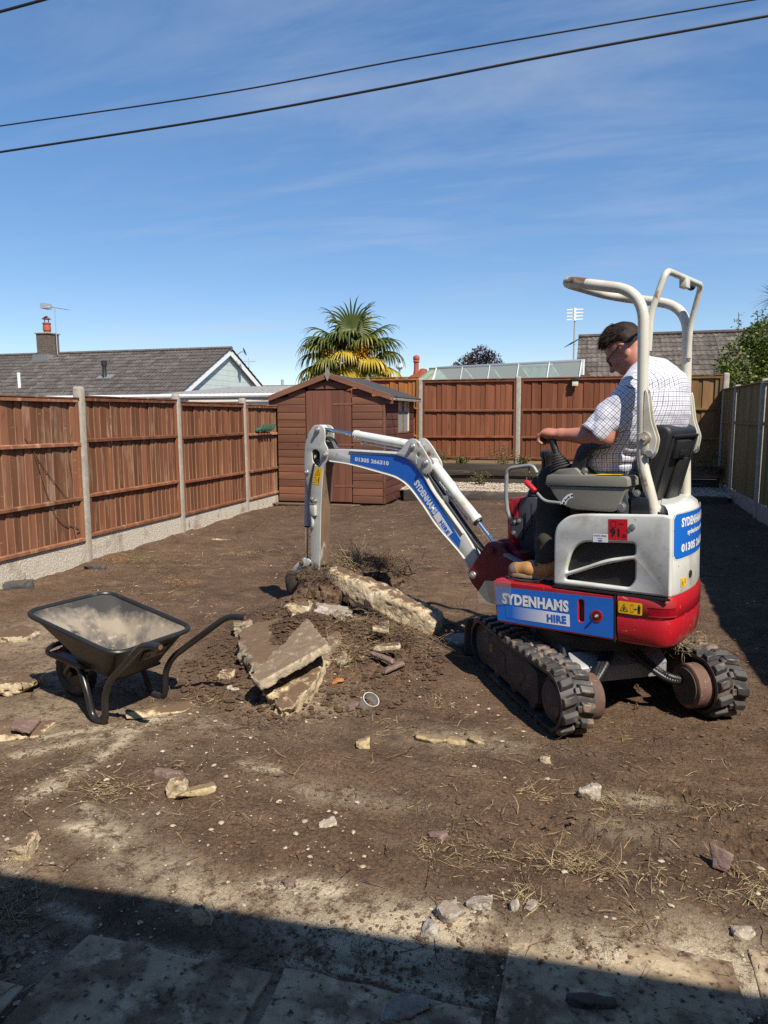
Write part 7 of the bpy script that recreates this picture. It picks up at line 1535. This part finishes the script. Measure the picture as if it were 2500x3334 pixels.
for nm, lb, cat, (x, y), (a, b, c_), mt, rz, sd in [
    ('paving_slab', 'half buried pale slab at the left edge beyond the wheelbarrow', 'slab', (-4.02, 4.12), (.42, .3, .06), CREAM, .2, 50), ('concrete_lump', 'cream lump at the left edge of the picture', 'rubble', (-3.22, 3.30), (.28, .22, .12), CREAM, .4, 51), ('paving_slab', 'flat cream slab at the left edge nearer than the wheelbarrow', 'slab', (-2.78, 2.82), (.34, .2, .05), CREAM, .2, 52),
    ('brick_fragment', 'purple brick piece lying on the cream slab at the left edge', 'brick', (-2.72, 2.83), (.12, .13, .04), PURP, .3, 53), ('stone', 'large pale cream stone at the lower left edge', 'stone', (-1.985, 2.0), (.12, .10, .08), CREAM, .2, 54), ('brick_fragment', 'purple brick piece behind the cream cube in the left foreground', 'brick', (-1.74, 2.61), (.13, .05, .045), PURP, .15, 55),
    ('concrete_lump', 'cream cube shaped lump in the left foreground', 'rubble', (-1.64, 2.52), (.09, .08, .10), CREAM, .5, 56), ('mortar_fragment', 'yellow mortar strip right of the cream cube', 'rubble', (-1.55, 2.51), (.17, .055, .04), YELR, .75, 57), ('stone', 'small grey white stone in the middle foreground', 'stone', (-.93, 2.45), (.075, .045, .03), WHST, .6, 58),
    ('stone', 'white triangular stone right of centre', 'stone', (.06, 2.98), (.085, .05, .085), WHST, .3, 60), ('concrete_lump', 'nearest of the rough pinkish lumps by the pale dust', 'rubble', (-.42, 2.01), (.062, .055, .045), GREYR, .2, 61), ('concrete_lump', 'largest rough pinkish lump by the pale dust', 'rubble', (-.375, 2.085), (.075, .06, .05), GREYR, .7, 62),
    ('concrete_lump', 'flattish grey lump right of the pinkish lumps', 'rubble', (-.29, 2.155), (.08, .05, .035), GREYR, .1, 63), ('concrete_lump', 'left one of two small lumps under the dry weeds', 'rubble', (-.175, 2.155), (.038, .034, .03), GREYR, .4, 64), ('concrete_lump', 'right one of two small lumps under the dry weeds', 'rubble', (-.125, 2.175), (.046, .036, .032), GREYR, .9, 65), ('brick_fragment', 'pale grey block at the right edge of the patio', 'brick', (.52, 2.25), (.065, .045, .032), WHST, .1, 66),
    ('mortar_fragment', 'left piece of the broken yellow strip before the tracks', 'rubble', (-.70, 3.30), (.15, .055, .035), YELR, .12, 67), ('mortar_fragment', 'middle piece of the broken yellow strip before the tracks', 'rubble', (-.57, 3.31), (.10, .05, .03), YELR, -.1, 68), ('mortar_fragment', 'right piece of the broken yellow strip before the tracks', 'rubble', (-.47, 3.34), (.09, .045, .03), YELR, .2, 69), ('stone', 'cream cube stone below the white pipe ring', 'stone', (-1.0, 3.14), (.065, .055, .05), YELR, .3, 70),
    ('stone', 'round brown pebble in front of the near track', 'stone', (-.14, 3.23), (.05, .045, .04), CREAM, .3, 71), ('stone', 'cream stone on the edge of the house shadow', 'stone', (-1.15, 1.88), (.06, .05, .06), CREAM, .3, 72), ('tile_piece', 'dark roof tile piece at the bottom edge', 'tile', (.06, 1.86), (.13, .07, .05), DKST, .25, 73), ('concrete_lump', 'cracked grey lump on the flagstone in the shade', 'rubble', (-.43, 1.71), (.15, .07, .05), GREYR, .5, 74),
    ('pot_shard', 'orange clay shard on the front of the pile', 'shard', (-1.36, 3.80), (.075, .06, .03), ORNG, .4, 75), ('brick_fragment', 'purple brick bit left of the white pipe ring', 'brick', (-1.21, 3.60), (.10, .06, .03), PURP, 1.2, 76), ('paving_slab', 'thin slab piece lying under the wheelbarrow', 'slab', (-2.18, 3.22), (.36, .10, .035), CREAM, .75, 77), ('slate_piece', 'dark slate bit at the foot of the left fence', 'slate', (-5.14, 5.42), (.26, .12, .10), DKST, .6, 78), ('slate_piece', 'dark slate bit by the first concrete post', 'slate', (-4.95, 6.27), (.24, .08, .06), DKST, .2, 79),
    ('stone', 'pale brown stone left of the tracks in the foreground', 'stone', (-.95, 2.12), (.04, .035, .03), PURP, .2, 80), ('brick_fragment', 'small purple brick piece in the middle foreground', 'brick', (-.5, 2.52), (.07, .05, .04), PURP, .5, 81), ('plank_piece', 'short pale offcut by the second fence post', 'wood', (-4.55, 8.25), (.24, .06, .03), CREAM, .2, 82)]:
    chunk(nm, lb, cat, (x, y, float(gz(x, y))+c_*.22+(.045 if sd == 53 else 0)), (a, b, c_), sd, mt, (random.Random(sd).uniform(-.12, .12), random.Random(sd+1).uniform(-.12, .12), rz), .2 if 'lump' in nm or nm == 'stone' else .12)
slab3('slate_piece', 'purple slate fragment standing in the right foreground', [(.466, 2.60, .085), (.481, 2.575, .01), (.52, 2.552, .006), (.552, 2.565, .07)], .016, 59, PURP, .004, .005, cat='slate')
pr_ = empty('pipe_ring', (-1.115, 3.62, float(gz(-1.115, 3.62))+.03)); pr_.rotation_euler = (.42, .5, .2); tag(pr_, 'broken ring of white plastic pipe on the soil', 'pipe')
MB().lathe([(.044, -.03), (.048, -.03), (.048, .03), (.044, .03), (.044, -.03)], 30, None, False).build('ring', M('dirty white plastic', (.58, .56, .52), (.42, .38, .32), 14, rough=.5), pr_)

# ------------------------------------------------------------------ roots, straw and dry tufts
STRAW = M('dry straw', (.47, .365, .215), (.30, .22, .125), 12, rough=.85, spec=.2); ROOT = M('root', (.22, .145, .09), (.12, .08, .052), 14, rough=.9); DROOT = M('dark root', (.05, .036, .027), (.03, .022, .017), 14, rough=.9); GREENG = M('green blades', (.17, .2, .05), (.3, .27, .09), 10, rough=.8); ORST = M('orange straw', (.45, .24, .09), (.33, .17, .07), 12, rough=.85)
def strands(P, D_, L, rad, curl, seed, segs=4, droop=.6):
    """thin curved three-sided stalks; arrays of root points, directions, lengths"""
    r = np.random.RandomState(seed); n = len(P); D_ = D_/np.linalg.norm(D_, axis=1)[:, None]; cur = P.copy(); d = D_.copy(); rings = []
    for j in range(segs+1):
        s = np.cross(d, r.normal(size=(n, 3))); s /= np.linalg.norm(s, axis=1)[:, None]+1e-9; t = np.cross(d, s); rr = (rad*(1-.75*j/segs))[:, None]
        rings.append(np.stack([cur+s*rr, cur-s*rr*.5+t*rr*.87, cur-s*rr*.5-t*rr*.87], 1))
        d = d+r.normal(0, curl, (n, 3))+np.array([0, 0, -droop*.25]); d /= np.linalg.norm(d, axis=1)[:, None]; cur = cur+d*(L/segs)[:, None]
    V = np.stack(rings, 1); k = (segs+1)*3; F = []
    for j in range(segs):
        for a in range(3): b = (a+1) % 3; F.append((j*3+a, j*3+b, (j+1)*3+b, (j+1)*3+a))
    F = np.array(F)[None]+(k*np.arange(n))[:, None, None]; return V.reshape(-1, 3), F.reshape(-1, 4)
def tuft(label, x, y, n, L, mat, seed, spread=.05, up=.8, flat_=(1, 1), lean=(0, 0), z=None, rad=.0017, cat='grass', nm='dry_grass_tuft', curl=.16, zs=.0):
    r = np.random.RandomState(seed); P = np.stack([r.normal(0, spread*flat_[0], n), r.normal(0, spread*flat_[1], n), r.uniform(0, zs+1e-6, n)], 1)
    if z is None: P[:, 2] += gz(P[:, 0]+x, P[:, 1]+y)-float(gz(x, y))
    D_ = np.stack([r.normal(0, 1, n)*flat_[0]+lean[0], r.normal(0, 1, n)*flat_[1]+lean[1], np.abs(r.normal(up, .35, n))], 1); V, F = strands(P, D_, L*r.uniform(.45, 1.1, n), rad*r.uniform(.6, 1.3, n), curl, seed+1)
    if z is None: V[:, 2] = np.maximum(V[:, 2], gz(V[:, 0]+x, V[:, 1]+y)-float(gz(x, y))-.004)
    o = from_np(nm, V, F, mat); o.location = (x, y, float(gz(x, y)) if z is None else z); tag(o, label, cat); return o
tuft('big clump of dry straw in the right foreground', .02, 2.47, 170, .16, STRAW, 1, .055, .45, (1.4, .7)); tuft('flattened straw running left of the big clump', -.30, 2.47, 110, .10, STRAW, 2, .08, .25, (1.4, .6)); tuft('thin straw beside the brown hollow left of centre right', -.47, 2.44, 50, .09, STRAW, 3, .05, .3); tuft('wispy dry grass left of the white triangular stone', -.16, 2.93, 36, .15, STRAW, 4, .03, .5, (1.6, .6)); tuft('dry grass right of the white triangular stone', .14, 2.92, 60, .11, STRAW, 5, .06, .3, (1.3, .6))
tuft('dry tuft at the right by the pale slab', .55, 2.97, 45, .09, STRAW, 6, .04, .5); tuft('small dry tuft at the right beyond the slate', .38, 2.98, 36, .07, STRAW, 7, .05, .5); tuft('loose dry stalks left of the slate', .30, 2.44, 70, .10, STRAW, 8, .07, .35); tuft('straw heap in the left foreground', -1.93, 2.44, 110, .11, STRAW, 9, .07, .25, (1.4, .6)); tuft('fibrous brown roots at the near foot of the pile', -1.58, 3.22, 150, .13, ROOT, 10, .07, .4, (1.3, .7)); tuft('old straw in the shade at the left edge', -1.76, 1.73, 120, .14, STRAW, 11, .06, .4)
tuft('matted straw at the right edge', .63, 2.50, 130, .12, STRAW, 12, .07, .35, (1, 1)); tuft('dry weed over the two small lumps', -.15, 2.21, 50, .10, STRAW, 13, .035, .8); tuft('dead stalks near the right foreground shadow', .22, 2.23, 50, .11, STRAW, 14, .06, .3); tuft('small dark tuft of roots in the middle foreground', -1.35, 2.78, 70, .10, ROOT, 15, .05, .4, (1.5, .6)); tuft('dry stalks near the far wheelbarrow leg', -2.02, 3.40, 60, .11, STRAW, 16, .06, .4)
tuft('orange straw heap by the first fence post', -5.03, 6.70, 130, .17, ORST, 17, .09, .25, (1.2, .8)); tuft('green and yellow blades beside the orange straw', -4.78, 6.84, 90, .17, GREENG, 18, .11, .3, (1.5, .7)); tuft('yellow straw heap in the middle of the yard', -3.76, 5.98, 100, .16, ORST, 19, .08, .25, (1.3, .7)); tuft('small straw heap in front of the shed', -3.84, 7.45, 80, .16, STRAW, 20, .09, .25, (1.3, .7)); tuft('tangle of roots behind the arm', -2.1, 7.4, 110, .32, ROOT, 21, .14, .3, (1.4, .6), rad=.003)
tuft('green weeds at the foot of the shed', -4.9, 11.42, 60, .14, GREENG, 22, .18, .6, (2, .3)); tuft('bare tangled roots left of the bucket', -2.95, 7.1, 50, .36, ROOT, 23, .12, .5, rad=.0035); tuft('dry weeds along the far sleeper', -1.0, 11.9, 150, .2, STRAW, 24, .4, .2, (1.6, .4)); tuft('sparse dry stalks before the near track', -.72, 3.75, 24, .12, STRAW, 25, .03, .6); tuft('dry stalks in front of the yellow strip', -.95, 3.45, 26, .10, STRAW, 26, .05, .5)
tuft('tall dry grass clump lifted behind the concrete beam', -1.74, 5.26, 150, .25, STRAW, 27, .07, 1.2, (.8, .5), (-.4, 0), z=.38, rad=.0026, zs=.12); tuft('brown root ball hanging behind the concrete beam', -1.52, 5.30, 420, .17, ROOT, 28, .09, -.5, (1, .8), z=.40, rad=.0022, zs=.1, nm='root_ball', cat='roots', curl=.22); tuft('black broken roots sticking up behind the beam', -1.42, 5.40, 22, .24, DROOT, 29, .05, .55, (1.2, .8), (.5, 0), z=.36, rad=.006, nm='root', cat='roots', curl=.3)
tuft('mat of roots and straw in front of the concrete beam', -1.20, 4.36, 520, .15, ROOT, 30, .12, .05, (1.3, .7), rad=.002, nm='root_mat', cat='roots', zs=.10); tuft('pale straw lying over the root mat', -1.25, 4.34, 150, .15, STRAW, 31, .13, .05, (1.3, .7), rad=.0018, zs=.10); tuft('straw hanging from the bucket below the arm', -1.90, 4.98, 260, .22, ROOT, 32, .08, -.2, (1, .7), z=.36, rad=.002, zs=.08, curl=.2); tuft('straw and fibres beside the small upright slab', -1.42, 4.02, 130, .16, STRAW, 33, .07, .3, (1, 1), rad=.0018, zs=.05)
tuft('dry grass and roots packed on the far track hub', .60, 4.18, 240, .14, STRAW, 34, .07, .1, (1, 1), z=.31, rad=.0016, zs=.05, curl=.25)
# clods of soil packed round the bucket
for k, (x, y, z, s, lb) in enumerate([(-1.93, 4.98, .26, .34, 'wet soil packed in the mouth of the bucket'), (-1.52, 5.25, .30, .26, 'soil ball carried on the roots behind the beam'), (-1.22, 4.46, .05, .30, 'loose heap of soil under the root mat')]):
    chunk('soil_clod', lb, 'clod', (x, y, z), (s, s*.8, s*.7), 90+k, SOIL, (.2, .3, k), .3)
# scattered crumbs, grit, twigs: too many to count
r = np.random.RandomState(12)
n = 5200; a_ = r.uniform(0, 6.28, n); q_ = r.uniform(0, 1, n)**.6; x = -1.65+.85*q_*np.cos(a_); y = 4.1+.8*q_*np.sin(a_); s = .004+.019*r.uniform(0, 1, n)**5
scatter('pile_clods', np.stack([x, y, gz(x, y)+s*.35], 1), s, M('damp clod', (.105, .066, .042), (.06, .038, .026), 8, rough=.95, spec=.1), 9, 'loose clods of earth around the rubble pile', 'soil')
def rand_ground(n, near=1.0):
    u = r.uniform(0, 1, n); y = 1.25+12.2*u**(1.0+near); x = r.uniform(-1, 1, n)*(.9+.42*y)-.26*y+.1*0; m = (x > -5.2) & (x < 2.25) & (y < 12.3); return x[m], y[m]
x, y = rand_ground(42000, 1.3); k = noise2(x*1.1, y*1.1, 40) > -.12; x, y = x[k], y[k]; z = gz(x, y); s = .0025+.008*r.uniform(0, 1, len(x))**6*(1+.5*(y > 2.2))
CLOD = M('soil crumb', (.15, .098, .064), (.085, .055, .037), 6, rough=.95, spec=.1); scatter('soil_crumbs', np.stack([x, y, z+s*.25], 1), s, CLOD, 3, 'crumbs of dry soil scattered over the ground', 'soil')
x, y = rand_ground(5200, 1.3); k = (noise2(x*.9, y*.9, 41)+.5*np.exp(-((y-2.1)/.5)**2)+.3*np.exp(-(((x+2.6)/.8)**2+((y-3)/.8)**2))) > .10; x, y = x[k], y[k]; z = gz(x, y); s = .003+.010*r.uniform(0, 1, len(x))**4
scatter('grit', np.stack([x, y, z+s*.3], 1), s, M('pale grit', (.46, .4, .3), (.3, .25, .18), 3, rough=.95, spots=[((.35, .2, .12), 5, .6, .66)]), 4, 'pale mortar grit and pebbles sprinkled on the soil', 'grit')
x, y = rand_ground(3000, 1.1); k = noise2(x*.8, y*.8, 47) > -.15; x, y = x[k], y[k]; n = len(x); z = gz(x, y)+.003
P = np.stack([x, y, z], 1); D_ = np.stack([r.normal(size=n), r.normal(size=n), r.uniform(0, .22, n)], 1); V, F = strands(P, D_, r.uniform(.02, .12, n)*(1+.08*y), r.uniform(.0008, .0018, n)*(1+.12*y), .22, 77, 4, .35); V[:, 2] = np.maximum(V[:, 2], gz(V[:, 0], V[:, 1])+.001)
tag(from_np('straw_litter', V, F, STRAW), 'stray straws and rootlets littering the soil', 'straw', kind='stuff')
x, y = rand_ground(1300, 1.0); n = len(x); z = gz(x, y)+.003; P = np.stack([x, y, z], 1); D_ = np.stack([r.normal(size=n), r.normal(size=n), r.uniform(0, .25, n)], 1); V, F = strands(P, D_, r.uniform(.03, .16, n)*(1+.08*y), r.uniform(.001, .0024, n)*(1+.12*y), .25, 78, 5, .35); V[:, 2] = np.maximum(V[:, 2], gz(V[:, 0], V[:, 1])+.001)
tag(from_np('twig_litter', V, F, ROOT), 'thin brown twigs and roots littering the soil', 'twigs', kind='stuff')
for k, (x, y, z, sz, mt, lb) in enumerate([(-2.05, 3.74, .04, (.10, .08, .07), CREAM, 'cream chip under the left lip of the largest slab'), (-1.93, 3.58, .03, (.07, .05, .04), WHST, 'white chip left of the lower slab'), (-1.40, 3.98, .12, (.12, .09, .06), SLABM, 'brown chip wedged beside the small upright slab'), (-1.56, 4.42, .25, (.14, .10, .06), SLABM, 'soil coated lump behind the tilted slab'), (-1.34, 4.62, .13, (.14, .10, .08), CREAM, 'cream lump half buried under the beam'), (-2.30, 4.45, .12, (.12, .10, .09), SLABM, 'brown lump at the left foot of the pile')]):
    chunk('rubble_chip', lb, 'rubble', (x, y, z), sz, 120+k, mt, (.3*k, .2, .7*k), .2)
